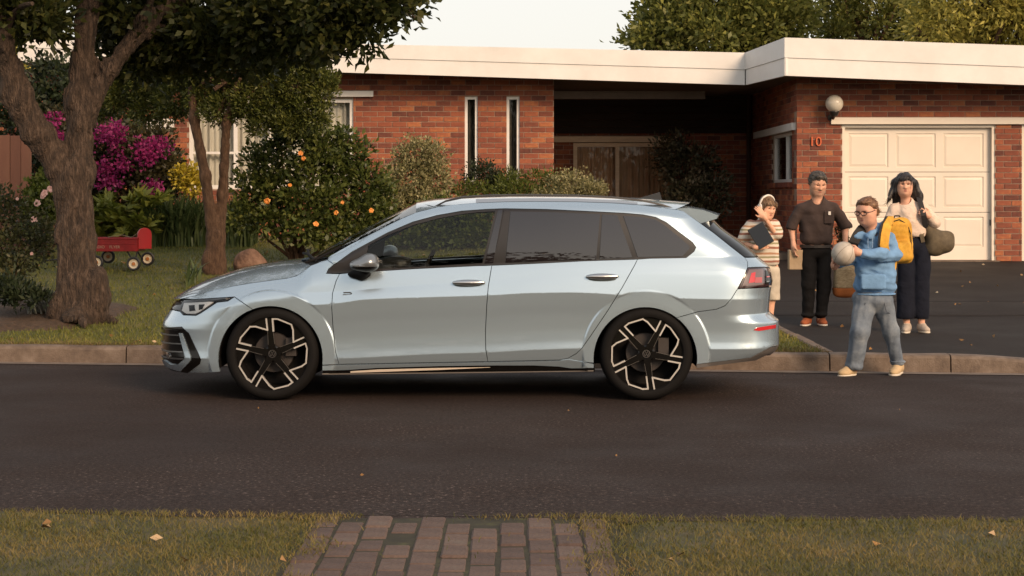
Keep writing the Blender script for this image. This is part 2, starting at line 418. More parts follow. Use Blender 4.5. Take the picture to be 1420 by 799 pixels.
# brick paver path in the near verge
paver_m = mat("paver", ramp=[(0, (.050, .031, .025)), (.4, (.084, .052, .041)), (.75, (.116, .076, .059)), (1, (.13, .105, .083))], src='obj', mixn=.5, nscale=9, bump=.8, bscale=45, bdist=.012, rough=.85)
path = npmesh("paved_path", [(-.92, 3, .006), (.48, 3, .006), (.48, 7.5, .006), (-.92, 7.5, .006)], [(0, 1, 2, 3)], mat('joint_sand', ramp=[(0, (.012, .010, .006)), (.6, (.03, .026, .012)), (1, (.07, .07, .02))], scale=9, rough=.95), None, 'structure')
for me_i in range(1):
    mb = MB(); mb.rbox(-.5, .5, -.5, .5, -.04, .0, .006)
    o0 = mb.build("paver", paver_m, path); pm = o0.data; bpy.data.objects.remove(o0)
def small_box(w, l, h, b):
    m = MB(); m.rbox(-w / 2, w / 2, -l / 2, l / 2, -h, 0, b); o = m.build("paver", paver_m, None); d = o.data; bpy.data.objects.remove(o); return d
pav = [small_box(.111 + .002 * i, .221 + .004 * i, .05, .009) for i in range(-1, 2)]
for ci in range(11):
    x = -.835 + ci * .1195
    for ri in range(9):
        y = 7.37 - .239 * ri - (.12 if ci % 2 else 0) - x * .045
        if random.random() < .03: continue
        o = put("paver", random.choice(pav), path)
        o.location = (x + random.uniform(-.002, .002), y, (.013 + random.uniform(-.004, .004))); o.rotation_euler = (random.uniform(-.03, .02), random.uniform(-.02, .02), random.uniform(-.015, .015))
# garden beds along the house
sheet("garden_bed", lin(-11, 2.6, 30), lin(24.0, 27.0, 8), lambda x, y: gz(x, min(y, 24)) + .02 + .02 * math.sin(5 * x + 3 * y), soil)
def bedwarp(i, j):
    a = 2 * math.pi * i; return (-5.1 + 1.15 * j * math.cos(a), 17.0 + 1.3 * j * math.sin(a))
V = []; F = []
for r in (0.0, .5, .85, 1.0):
    for k in range(24): x, y = bedwarp(k / 24, r * (1 + .1 * math.sin(k * 1.9))); V.append((x, y, gz(x, y) + (.05 if r < .9 else -.01)))
for r in range(3):
    for k in range(24): F.append((r * 24 + k, r * 24 + (k + 1) % 24, r * 24 + 24 + (k + 1) % 24, r * 24 + 24 + k))
npmesh("rose_bed", V, F, soil, None, 'structure', True)

# ---------------------------------------------------------------- the house
BR = [(0, (0.0627, 0.0228, 0.0182)), (.2, (0.1311, 0.0410, 0.0274)), (.5, (0.2280, 0.0638, 0.0342)), (.74, (0.2907, 0.0889, 0.0433)), (.88, (0.3876, 0.1368, 0.0524)), (1, (.17, .11, .09))]
brick_o = mat("brick_single", ramp=BR, src='obj', mixn=.30, nscale=16, bump=.6, bscale=60, bdist=.006, rough=.88)
brick_i = mat("brick_joined", ramp=BR, src='island', mixn=.30, nscale=16, bump=.6, bscale=60, bdist=.006, rough=.88)
mortar = mat("mortar", ramp=[(0, (.25, .175, .13)), (1, (.38, .285, .22))], scale=20, bump=.4, bscale=90, rough=.95)
white_p = mat("cream_paint", ramp=[(0, (.62, .59, .56)), (.6, (.70, .675, .65)), (1, (.75, .73, .71))], scale=1.2, detail=6, rough=.55, bump=.06, bscale=25)
garage_p = mat("garage_paint", ramp=[(0, (.68, .60, .51)), (1, (.76, .68, .585))], scale=1.0, detail=6, rough=.5)
timber = mat("door_timber", ramp=[(0, (.58, .43, .29)), (1, (.74, .58, .42))], scale=5, stretch=(1, 1, 8), rough=.6)
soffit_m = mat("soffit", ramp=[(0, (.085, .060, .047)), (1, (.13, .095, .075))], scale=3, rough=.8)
curtain_b = mat("curtain_brown", ramp=[(0, (.42, .25, .15)), (1, (.66, .42, .27))], scale=8, stretch=(6, 1, .3), rough=.9)
curtain_d = mat('curtain_dim', ramp=[(0, (.05, .045, .038)), (1, (.12, .105, .085))], scale=4, rough=.9)
curtain_w = mat("curtain_pale", ramp=[(0, (.52, .48, .42)), (1, (.70, .66, .60))], scale=8, stretch=(6, 1, .3), rough=.9)
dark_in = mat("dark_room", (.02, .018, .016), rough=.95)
roof_m = mat("roof_sheet", (.35, .33, .30), rough=.6)
wglass = glass("window_glass", (.92, .93, .92), 1.28)
house = thing("house", (1.0, 25.5, .45), "single storey red brick house with flat cream roof edge and garage", "house")
bricks = []       # (u-centre point, rotation z, length, score)
def brick_wall(name, ox, oy, ux, uy, L_, z0, z1, holes, score, start=0.0):
    """mortar slab and its bricks; (ux,uy) runs along the wall, the outside is on its right hand"""
    nx, ny = uy, -ux
    rz = math.atan2(uy, ux)
    mb = MB()
    us = sorted({0, L_} | {h[0] for h in holes} | {h[1] for h in holes}); us = [u for u in us if 0 <= u <= L_]
    M_ = Matrix.Translation((ox, oy, 0)) @ Matrix.Rotation(rz, 4, 'Z')
    for a, b in zip(us[:-1], us[1:]):
        segs = [(z0, z1)]
        for h in holes:
            if h[0] <= a + 1e-6 and h[1] >= b - 1e-6:
                segs = [s for (p, q) in segs for s in ((p, min(q, h[2])), (max(p, h[3]), q)) if s[1] - s[0] > .01]
        for (p, q) in segs: mb.box(a, b, .008, .22, p, q, 0, M_)
    w = mb.build(name, mortar, house)
    z = z0; row = 0
    while z + .07 < z1:
        u = -.12 * (row % 2) + start
        while u < L_:
            a, b = max(u, 0), min(u + .23, L_)
            iv = [(a, b)]
            for h in holes:
                if z + .07 > h[2] and z + .006 < h[3]:
                    iv = [s for (p, q) in iv for s in ((p, min(q, h[0])), (max(p, h[1]), q)) if s[1] - s[0] > .03]
            for (p, q) in iv:
                if q - p > .03:
                    c = (p + q) / 2; bricks.append((ox + ux * c, oy + uy * c, z + .038, rz, q - p, score(ox + ux * c, oy + uy * c, z + .038) * (q - p), w))
            u += .24
        z += .086; row += 1
    return w
def vis(rects):
    def f(x, y, z):
        px, py = CX + x * FPX / y, HZ - (z - EYE) * FPX / y
        return (1 / y) * (1 if any(r[0] <= px <= r[1] and r[2] <= py <= r[3] for r in rects) else .001)
    return f
pxx = lambda px, d: (px - CX) * d / FPX
pzz = lambda py, d: EYE - (py - HZ) * d / FPX
LW, GW, BWL = 27.0, 25.5, 30.2
XL, XR = -8.6, pxx(768, LW)
nwin = [(pxx(644.5, LW), pxx(662.5, LW)), (pxx(702.5, LW), pxx(720.5, LW))]
big = (pxx(262, LW), pxx(490, LW), pzz(262, LW), pzz(137, LW)); nz_ = (pzz(254, LW), pzz(134, LW))
brick_wall("wall", XL, LW, 1, 0, XR - XL, .70, 3.52, [(big[0] - XL, big[1] - XL, big[2], big[3])] + [(a - XL, b - XL, nz_[0], nz_[1]) for a, b in nwin], vis([(490, 768, 105, 250)]), start=-.08)
GX0 = pxx(1105, GW); gd = (pxx(1168, GW), pxx(1380, GW)); gd2 = (pxx(1417, GW), pxx(1417, GW) + 2.4)
brick_wall("wall", GX0, GW, 1, 0, 6.2, .45, 3.40, [(gd[0] - GX0, gd[1] - GX0, .4, pzz(173, GW)), (gd2[0] - GX0, gd2[1] - GX0, .4, pzz(173, GW))], vis([(1104, 1168, 108, 300), (1150, 1430, 108, 163), (1380, 1417, 172, 362)]), start=-.03)
sw = (25.95, 28.0, 1.68, 2.48)
brick_wall("wall", GX0, 31.0, 0, -1, 31.0 - GW - .012, .45, 3.40, [(31 - sw[1], 31 - sw[0], sw[2], sw[3])], lambda x, y, z: .0005)
brick_wall("wall", XR - .1, BWL, 1, 0, GX0 - XR + .1, .5, 3.5, [(pxx(795, BWL) - XR + .1, pxx(938, BWL) - XR + .1, .55, pzz(198, BWL))], lambda x, y, z: .0004)
mb = MB(); mb.box(XR - .22, XR - .004, LW + .02, BWL + .2, .6, 3.5); mb.box(XL, XL + .2, LW + .24, 38, .6, 3.5); mb.box(XL, 10.6, 37.8, 38, .4, 3.5); mb.box(10.4, 10.6, GW + .24, 37.8, .4, 3.4)
mb.build("rear_wall", brick_i, house)
# singles: the 290 that show largest; the rest joined
bricks.sort(key=lambda b: -b[5])
m0 = MB(); m0.rbox(-.115, .115, 0, .06, -.038, .038, .003); ob = m0.build("brick", brick_o, None); brick_me = ob.data; bpy.data.objects.remove(ob)
for (x, y, z, rz, ln, sc, w) in bricks[:290]:
    o = put("brick", brick_me, w); o.location = Vector((x, y, z)) - off(w)
    nx, ny = math.sin(rz), -math.cos(rz); pr = random.uniform(-.002, .003)
    o.location += Vector((nx * pr, ny * pr, 0)); o.rotation_euler = (0, 0, rz); o.scale = (ln / .23, 1, random.uniform(.97, 1.02))
rest = MB()
for (x, y, z, rz, ln, sc, w) in bricks[290:]:
    pr = random.uniform(-.002, .003)
    rest.box(-ln / 2, ln / 2, -pr, .03, -.038, .038, 0, Matrix.Translation((x, y, z)) @ Matrix.Rotation(rz, 4, 'Z'))
rest.build("brickwork", brick_i, house, 'stuff', fix=False)
# windows and doors
def curtain(name, x0, x1, y, z0, z1, m, parent, p=.11, a=.03, seed=0):
    r = random.Random(seed); n = int((x1 - x0) / .016); V = []; F = []
    for i in range(n + 1):
        x = x0 + (x1 - x0) * i / n; d = a * math.sin(6.28 * x / p + 1.5 * math.sin(x * 5)) + a * .5 * math.sin(x * 37)
        V += [(x, y + d, z0), (x, y + d, z1)]
    for i in range(n): F.append((2 * i, 2 * i + 2, 2 * i + 3, 2 * i + 1))
    return npmesh(name, V, F, m, parent, None, True)
def window(x0, x1, z0, z1, y, mull, trans, fw, fm, cm, dep=.07, name="window", curt=True):
    f = MB(); f.box(x0, x0 + fw, y - .012, y + dep, z0, z1); f.box(x1 - fw, x1, y - .012, y + dep, z0, z1)
    f.box(x0 + fw, x1 - fw, y - .010, y + dep, z1 - fw, z1); f.box(x0 + fw, x1 - fw, y - .022, y + dep, z0, z0 + fw)
    for mxp in mull: f.box(mxp - fw / 2, mxp + fw / 2, y - .008, y + dep - .005, z0 + fw, z1 - fw)
    w = f.build(name, fm, house)
    cols = [x0 + fw] + [q for mxp in mull for q in (mxp - fw / 2, mxp + fw / 2)] + [x1 - fw]
    for i in range(0, len(cols), 2):
        p = MB(); p.box(cols[i], cols[i + 1], y + .03, y + .036, z0 + fw, z1 - fw); p.build("pane", wglass, w)
        if trans: t = MB(); t.box(cols[i], cols[i + 1], y - .006, y + .05, trans - .02, trans + .02); t.build("transom", fm, w)
    if curt: curtain("curtain", x0 + .02, x1 - .02, y + .16, z0 + .01, z1 - .01, cm, w)
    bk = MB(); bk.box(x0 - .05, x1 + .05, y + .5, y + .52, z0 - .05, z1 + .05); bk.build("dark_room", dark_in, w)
    return w
window(*big, LW + .05, [pxx(326, LW), pxx(372, LW), pxx(430, LW)], pzz(212, LW), .062, white_p, curtain_w)
for a, b in nwin: window(a, b, nz_[0], nz_[1], LW + .04, [], None, .045, white_p, curtain_d)
mb = MB(); mb.box(pxx(400, LW), pxx(518, LW), LW - .07, LW + .05, pzz(134.5, LW), pzz(126.5, LW)); mb.build("lintel", white_p, house)
mb = MB(); mb.box(pxx(205, LW), pxx(242, LW), LW - .07, LW + .05, pzz(179, LW), pzz(165, LW)); mb.build("lintel", white_p, house)
door = window(pxx(795, BWL), pxx(938, BWL), .55, pzz(198.5, BWL), BWL - .02, [pxx(856, BWL)], None, .07, timber, curtain_b, name="glazed_door")
mb = MB(); mb.box(XR + .01, pxx(938, BWL), BWL - .12, BWL - .03, pzz(197.5, BWL), pzz(189.5, BWL)); mb.build("door_head", timber, house)
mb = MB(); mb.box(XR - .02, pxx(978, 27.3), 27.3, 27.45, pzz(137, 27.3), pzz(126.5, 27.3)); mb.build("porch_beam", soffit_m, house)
porch_shade_m = mat("porch_shade", ramp=[(0, (.014, .008, .006)), (1, (.032, .018, .012))], src='obj', mixn=.4, nscale=5, stretch=(.3, 1, 1), rough=.8)  # near-black boards added to paint the porch shade above the door
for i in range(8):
    mb = MB(); mb.rbox(XR + .004, GX0 - .01, BWL - .03, BWL - .012 + .003 * (i % 2), 2.60 + .125 * i, 2.72 + .125 * i, .003); mb.build("porch_shade_board", porch_shade_m, house)
mb = MB(); mb.box(XR, GX0, 25.9, BWL + .1, .3, .56); mb.build("porch_floor", concrete, house)
# side window of the garage wing (faces left)
mb = MB(); x = GX0 + .06
for (y0, y1, z0, z1) in ((sw[0], sw[0] + .05, sw[2], sw[3]), (sw[1] - .05, sw[1], sw[2], sw[3]), (sw[0] + .05, sw[1] - .05, sw[3] - .05, sw[3]), (sw[0] + .05, sw[1] - .05, sw[2], sw[2] + .05), (26.75, 26.81, sw[2] + .05, sw[3] - .05)):
    mb.box(x - .01, x + .07, y0, y1, z0, z1)
w = mb.build("window", white_p, house)
mb = MB(); mb.box(x + .03, x + .036, sw[0] + .05, sw[1] - .05, sw[2] + .05, sw[3] - .05); mb.build("pane", wglass, w)
mb = MB(); mb.box(x + .3, x + .32, sw[0] - .1, sw[1] + .1, sw[2] - .1, sw[3] + .1); mb.build("dark_room", curtain_w, w)
mb = MB(); mb.box(GX0 - .06, GX0 + .04, GW + .12, 29.7, 2.485, 2.60); mb.build("lintel", white_p, house)
mb = MB()
for i in range(9): mb.rbox(GX0 - .05, GX0 + .06, sw[0] - .05 + i * .235, sw[0] + .175 + i * .235, sw[2] - .085, sw[2] - .005, .004)
mb.build("brick_sill", brick_i, house, 'stuff')
# garage doors with pressed panels
def garage_door(x0, x1, name="garage_door"):
    y = GW + .10; z1 = pzz(175, GW); z0 = .455
    f = MB(); f.box(x0, x0 + .045, GW + .02, y + .05, z0, z1 + .02); f.box(x1 - .045, x1, GW + .02, y + .05, z0, z1 + .02); f.box(x0 + .045, x1 - .045, GW + .022, y + .05, z1 - .02, z1 + .02)
    g = f.build(name, garage_p, house)
    cols = [(x0 + .118, x0 + .735), (x0 + .855, x0 + 1.470), (x0 + 1.590, x0 + 2.215)]
    rows = [(pzz(343, GW), pzz(301, GW)), (pzz(288, GW), pzz(245, GW)), (pzz(232, GW), pzz(185, GW))]
    secs = [(z0 + .012, pzz(294.6, GW) - .004), (pzz(294.6, GW) + .004, pzz(238.5, GW) - .004), (pzz(238.5, GW) + .004, z1 - .022)]
    for (r0, r1), (s0, s1) in zip(rows, secs):
        s = MB(); xs = [x0 + .047] + [q for c in cols for q in c] + [x1 - .047]; zs = [s0, r0, r1, s1]
        for i in range(len(xs) - 1):
            for j in range(3):
                if i % 2 == 1 and j == 1: continue
                s.box(xs[i], xs[i + 1], y, y + .03, zs[j], zs[j + 1])
        so = s.build("door_section", garage_p, g)
        for c in cols:
            p = MB(); V = []; F = []
            for (k, dy) in ((0, .0), (.008, .016), (.05, .004), (.058, .0045)):
                V += [(c[0] + k, y + dy, r0 + k), (c[1] - k, y + dy, r0 + k), (c[1] - k, y + dy, r1 - k), (c[0] + k, y + dy, r1 - k)]
            for q in range(3):
                for i in range(4): F.append((q * 4 + i, q * 4 + (i + 1) % 4, q * 4 + 4 + (i + 1) % 4, q * 4 + 4 + i))
            F.append((12, 13, 14, 15)); p.add(V, F); p.build("door_panel", garage_p, so)
    h = MB(); h.box(x1 - .06, x1 - .02, y - .03, y, 1.0, 1.09); h.build("latch", mat("black_metal", (.02, .02, .02), rough=.4), g)
    return g
garage_door(*gd); garage_door(*gd2)
mb = MB(); mb.box(pxx(1152, GW), GX0 + 6.2, GW - .05, GW + .09, pzz(172.4, GW), pzz(163.2, GW)); mb.build("lintel", garage_p, house)
mb = MB(); mb.box(gd[0] - .05, gd[1] + .05, GW - .09, GW + .2, .40, .462); mb.build("threshold", concrete, house)
# roof edge: two boards on each run, soffits, roof
def run(p0, p1, top, spl, bot):
    (x0, y0), (x1, y1) = p0, p1; d = Vector((x1 - x0, y1 - y0, 0)); n = Vector((d.y, -d.x, 0)).normalized()
    for (a, b, o_) in ((top, spl, 0), (spl, bot, .014)):
        V = []
        for (x, y, zt, zb) in ((x0, y0, a[0], b[0]), (x1, y1, a[1], b[1])):
            for k in (0, .04):
                V += [(x - n.x * (k + o_), y - n.y * (k + o_), zt - .0015), (x - n.x * (k + o_), y - n.y * (k + o_), zb + .0015)]
        mb = MB(); mb.add(V, [(0, 4, 5, 1), (2, 3, 7, 6), (0, 2, 6, 4), (1, 5, 7, 3), (0, 1, 3, 2), (4, 6, 7, 5)]); mb.build("fascia_board", white_p, house)
dl, dg = 26.3, 24.7
A0 = (-7.9, dl); A1 = (pxx(1033, dl), dl); A2 = (pxx(1088, dg), dg); A3 = (11.2, dg)
def lx(x, d): return CX + x * FPX / d
tl = lambda px: 60 + (px - 455) * 13 / 578; bl = lambda px: 100 + (px - 455) * 18 / 578; s_l = lambda px: 79 + (px - 455) * 17.6 / 578
tr_ = lambda px: 52 + (px - 1088) * 11 / 332; br_ = lambda px: 105 + (px - 1088) * 13 / 332; sr_ = lambda px: 80 + (px - 1088) * 13 / 332
pa, pb, pc, pd_ = lx(A0[0], dl), 1033, 1088, lx(A3[0], dg)
Z = lambda f, px, d: pzz(f(px), d)
run(A0, A1, (Z(tl, pa, dl), Z(tl, pb, dl)), (Z(s_l, pa, dl), Z(s_l, pb, dl)), (Z(bl, pa, dl), Z(bl, pb, dl)))
run(A1, A2, (Z(tl, pb, dl), Z(tr_, pc, dg)), (Z(s_l, pb, dl), Z(sr_, pc, dg)), (Z(bl, pb, dl), Z(br_, pc, dg)))
run(A2, A3, (Z(tr_, pc, dg), Z(tr_, pd_, dg)), (Z(sr_, pc, dg), Z(sr_, pd_, dg)), (Z(br_, pc, dg), Z(br_, pd_, dg)))
run((A0[0], 38), A0, (Z(tl, pa, dl), Z(tl, pa, dl)), (Z(s_l, pa, dl), Z(s_l, pa, dl)), (Z(bl, pa, dl), Z(bl, pa, dl)))
zb = [Z(bl, pa, dl), Z(bl, pb, dl), Z(br_, pc, dg), Z(br_, pd_, dg)]; zt = [Z(tl, pa, dl), Z(tl, pb, dl), Z(tr_, pc, dg), Z(tr_, pd_, dg)]
i_ = .06
V = [(A0[0] + i_, dl + i_, zb[0] + .03), (A1[0] + .04, dl + i_, zb[1] + .03), (A2[0] + .04, dg + i_, zb[2] + .03), (A3[0], dg + i_, zb[3] + .03), (A3[0], 38, zb[3] + .03), (A2[0], 38, zb[2] + .1), (A1[0], 38, zb[1] + .1), (A0[0] + i_, 38, zb[0] + .03)]
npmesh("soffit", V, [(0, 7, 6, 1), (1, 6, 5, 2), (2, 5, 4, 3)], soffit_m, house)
V2 = [(x, y, z) for (x, y, _), z in zip(V, [zt[0], zt[1], zt[2], zt[3], zt[3], zt[2], zt[1], zt[0]])]
npmesh("roof", [(v[0], v[1], v[2] - .02) for v in V2], [(0, 1, 6, 7), (1, 2, 5, 6), (2, 3, 4, 5)], roof_m, house)
mb = MB()
for i in range(2):
    mb.tube([(GX0 - .09 - .0 * i, 30.05, .55), (GX0 - .09, 30.05, 3.3)], .045, 10)
mb.build("downpipe", mat("pipe_brown", (.10, .05, .035), rough=.5), house)
# globe lamp and street number
lp = at(1157, 144, 25.27); bm_ = mat("black_iron", (.015, .013, .012), rough=.45)
mb = MB(); mb.tube([(lp.x, 25.5, lp.z - .20), (lp.x, 25.36, lp.z - .22), (lp.x, 25.27, lp.z - .17)], .022, 8); mb.lathe([(.0, -.19), (.05, -.19), (.075, -.13), (.07, -.115), (0, -.115)], tuple(lp), 'z', 16); mb.lathe([(0, -.03), (.06, -.03), (.06, 0)], (lp.x, 25.5, lp.z - .20), 'y', 16)
lamp = mb.build("wall_lamp", bm_, house, smooth=True)
V, Q = sdf([('e', tuple(lp), (.135, .135, .135), None)], .02)
mb = MB(); mb.lathe([(.135 * math.sin(a), -.135 * math.cos(a)) for a in lin(.25, math.pi, 20)], tuple(lp), 'z', 32)
mb.build("lamp_globe", mat("opal_glass", (.74, .68, .58), rough=.25, transl=.25), lamp, smooth=True)
np_ = at(1130.5, 197, 25.49)
text_obj("house_number", "10", .205, Matrix.Translation((np_.x, 25.486, np_.z)) @ Matrix.Rotation(R(90), 4, 'X'), mat("number_red", (.55, .10, .025), rough=.5), house, .012)
# timber fence on the far left
fence = thing("timber_fence", (-7.4, 23.2, .8), "tall brown paling fence at the far left behind the rose bushes", "fence")
fm = mat("fence_timber", ramp=[(0, (.085, .038, .026)), (.6, (.13, .055, .036)), (1, (.17, .08, .05))], src='obj', mixn=.4, nscale=6, stretch=(1, 1, .15), rough=.85, bump=.4, bscale=30)
for i in range(16):
    x = -9.2 + i * .152; m = MB(); m.rbox(x, x + .146, 23.2 + random.uniform(0, .012), 23.22 + .012, .5, pzz(188, 23.2) + random.uniform(-.01, .01), .004); m.build("paling", fm, fence)
m = MB(); m.box(-9.3, -6.8, 23.235, 23.29, 1.0, 1.09); m.box(-9.3, -6.8, 23.235, 23.29, 1.95, 2.04); m.build("rail", fm, fence)
# ---------------------------------------------------------------- vegetation
def leafmat(name, a, b, c, transl=.25, rough=.5, spec=.4):
    return mat(name, ramp=[(0, a), (.5, b), (1, c)], src='island', mixn=.35, nscale=2.5, rough=rough, transl=transl, spec=spec)
lm_main = leafmat("leaf_main", (.012, .018, .004), (.038, .048, .010), (.11, .105, .026), transl=.35)
lm_con = leafmat("leaf_conifer", (0.0308, 0.0420, 0.0084), (0.0868, 0.1036, 0.0196), (0.2100, 0.2030, 0.0476))
lm_hib = leafmat("leaf_hibiscus", (0.0253, 0.0391, 0.0080), (0.0736, 0.0943, 0.0207), (0.1840, 0.1898, 0.0517), rough=.42)
lm_bou = leafmat("leaf_bougainvillea", (.022, .022, .008), (.05, .042, .016), (.085, .075, .03))
lm_var = leafmat("leaf_variegated", (.075, .08, .025), (.24, .22, .095), (.46, .40, .23))
lm_fern = leafmat("leaf_fern", (.035, .055, .008), (.085, .11, .018), (.15, .16, .035))
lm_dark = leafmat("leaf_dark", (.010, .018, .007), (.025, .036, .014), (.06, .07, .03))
lm_strap = leafmat("leaf_strap", (.030, .050, .016), (.075, .105, .034), (.16, .185, .07))
lm_lime = leafmat("leaf_lime", (.09, .115, .014), (.19, .21, .03), (.32, .31, .06))
lm_yel = leafmat("leaf_yellow", (.20, .15, .012), (.42, .32, .025), (.62, .48, .05))
lm_pale = leafmat("leaf_pale_tree", (0.1560, 0.1560, 0.0264), (0.3360, 0.3000, 0.0600), (0.5520, 0.4680, 0.1200), transl=.35)
lm_back = leafmat("leaf_back_tree", (0.0528, 0.0672, 0.0120), (0.1380, 0.1500, 0.0312), (0.3000, 0.2820, 0.0720))
lm_silver = leafmat("leaf_silver", (.12, .125, .10), (.22, .22, .19), (.34, .33, .29))
lm_rose = leafmat("leaf_rose", (.022, .026, .010), (.055, .06, .02), (.11, .09, .035))
lm_porch = leafmat("leaf_porch", (.028, .03, .014), (.065, .06, .03), (.19, .135, .085))
fl_mag = leafmat("petal_magenta", (.17, .010, .060), (.30, .020, .13), (.45, .065, .23), transl=.3)
fl_or = leafmat("petal_orange", (.72, .20, .03), (.85, .32, .06), (.9, .45, .14), transl=.3)
fl_pink = leafmat("petal_pink", (.62, .32, .30), (.75, .45, .40), (.8, .6, .55), transl=.3)
bark = mat("bark", ramp=[(0, (.012, .0075, .005)), (.5, (.055, .034, .022)), (1, (.14, .092, .064))], scale=9, stretch=(3.2, 3.2, .8), detail=9, bump=1.0, bscale=22, bdist=.05, rough=.95)
bark2 = mat("bark_brown", ramp=[(0, (.035, .018, .010)), (.5, (.085, .045, .024)), (1, (.15, .085, .05))], scale=12, stretch=(3, 3, .7), detail=8, bump=.9, bscale=40, bdist=.02, rough=.95)
twig = mat("twig", (.07, .045, .028), rough=.9)

def leaves(P, D, ln, wd, fold=.25, jit=.5, seed=0):
    """P bases (n,3), D directions (n,3): pointed folded leaves of two triangles a side"""
    r = np.random.default_rng(seed); n = len(P)
    D = D + r.normal(size=(n, 3)) * jit; D /= np.linalg.norm(D, axis=1)[:, None] + 1e-9
    A = r.normal(size=(n, 3)); U = np.cross(D, A); U /= np.linalg.norm(U, axis=1)[:, None] + 1e-9; Nn = np.cross(D, U)
    l = ln * r.uniform(.6, 1.25, n)[:, None]; w = wd * r.uniform(.7, 1.2, n)[:, None]
    b = P; t = P + D * l + Nn * l * -.12; m1 = P + D * l * .48 + U * w * .5 + Nn * w * fold; m2 = P + D * l * .48 - U * w * .5 + Nn * w * fold
    V = np.stack([b, m1, t, m2], 1).reshape(-1, 3); i = np.arange(n)[:, None] * 4
    F = np.concatenate([i + 0, i + 1, i + 2, i + 3], 1)
    return V, F
def cloud(blobs, n, clump=.12, per=14, shell=.55, seed=0, zmin=None, up=.3, lump=.25):
    """points in clumps spread through ellipsoids; returns bases and outward directions"""
    r = np.random.default_rng(seed); P = []; D = []
    vol = np.array([b[3] * b[4] * b[5] for b in blobs]) ** (2 / 3); vol = vol / vol.sum()
    for b, f in zip(blobs, vol):
        k = max(3, int(n * f / per)); c = np.array(b[:3]); rad = np.array(b[3:6])
        d = r.normal(size=(k, 3)); d /= np.linalg.norm(d, axis=1)[:, None]
        ph = r.uniform(0, 6, 3)
        lm = 1 + lump * (np.sin(d[:, 0] * 5 + ph[0]) * np.sin(d[:, 1] * 4 + ph[1]) + .6 * np.sin(d[:, 2] * 6 + ph[2]) * np.sin(d[:, 0] * 9 + ph[1]))
        rr = (shell + (1 - shell) * r.random(k) ** .6) * lm
        cc = c + d * rad * rr[:, None]
        sz = clump * r.uniform(.6, 1.3, k)
        o = r.normal(size=(k, per, 3)); o *= (r.random((k, per, 1)) ** .5) * sz[:, None, None] / (np.linalg.norm(o, axis=2)[:, :, None] + 1e-9)
        p = cc[:, None, :] + o
        dd = d[:, None, :] * .7 + o / sz[:, None, None] * .8 + np.array([0, 0, up])
        P.append(p.reshape(-1, 3)); D.append(dd.reshape(-1, 3))
    P = np.concatenate(P); D = np.concatenate(D)
    if zmin is not None: k = P[:, 2] > zmin; P, D = P[k], D[k]
    return P, D
def foliage(name, parent, blobs, n, ln, wd, m, seed=0, **kw):
    lk = {k: kw.pop(k) for k in ('fold', 'jit') if k in kw}
    P, D = cloud(blobs, n, seed=seed, **kw); V, F = leaves(P, D, ln, wd, seed=seed + 1, **lk)
    return npmesh(name, V, F, m, parent, 'stuff')
def blob(px, py, rx, ry, d, depth=None):
    c = at(px, py, d); return (c.x, c.y, c.z, rx * d / FPX, (depth if depth else rx * d / FPX * .8), ry * d / FPX)
def stems(name, parent, base, tips, r0, m, n=6, bend=.15, seed=0):
    rr = random.Random(seed); mb = MB()
    for t in tips:
        b = Vector(base) + Vector((rr.uniform(-.08, .08), rr.uniform(-.08, .08), 0)); t = Vector(t); pts = []
        sd_ = Vector((rr.uniform(-1, 1), rr.uniform(-1, 1), 0)) * bend
        for i in range(7):
            f = i / 6; pts.append(b.lerp(t, f) + sd_ * math.sin(f * math.pi) + Vector((rr.uniform(-.01, .01), rr.uniform(-.01, .01), 0)))
        mb.tube(pts, [r0 * (1 - .75 * i / 6) for i in range(7)], n)
    return mb.build(name, m, parent, smooth=True)
def gbase(px, d): x = (px - CX) * d / FPX; return Vector((x, d, gz(x, d)))
def shrub(name, label, cat, px, d, blobs, n, ln, wd, m, seed, group=None, stem=True, ns=6, sr=.02, crown="foliage", **kw):
    b = gbase(px, d); t = thing(name, b, label, cat, group)
    zb_ = b.z + .03
    foliage(crown, t, blobs, n, ln, wd, m, seed, zmin=zb_, **kw)
    if stem:
        rr = random.Random(seed); tips = []
        for i in range(ns):
            q = rr.choice(blobs); tips.append((q[0] + rr.uniform(-.5, .5) * q[3], q[1] + rr.uniform(-.4, .4) * q[4], q[2] + rr.uniform(-.2, .5) * q[5]))
        stems("stem", t, b, tips, sr, bark2, seed=seed)
    return t

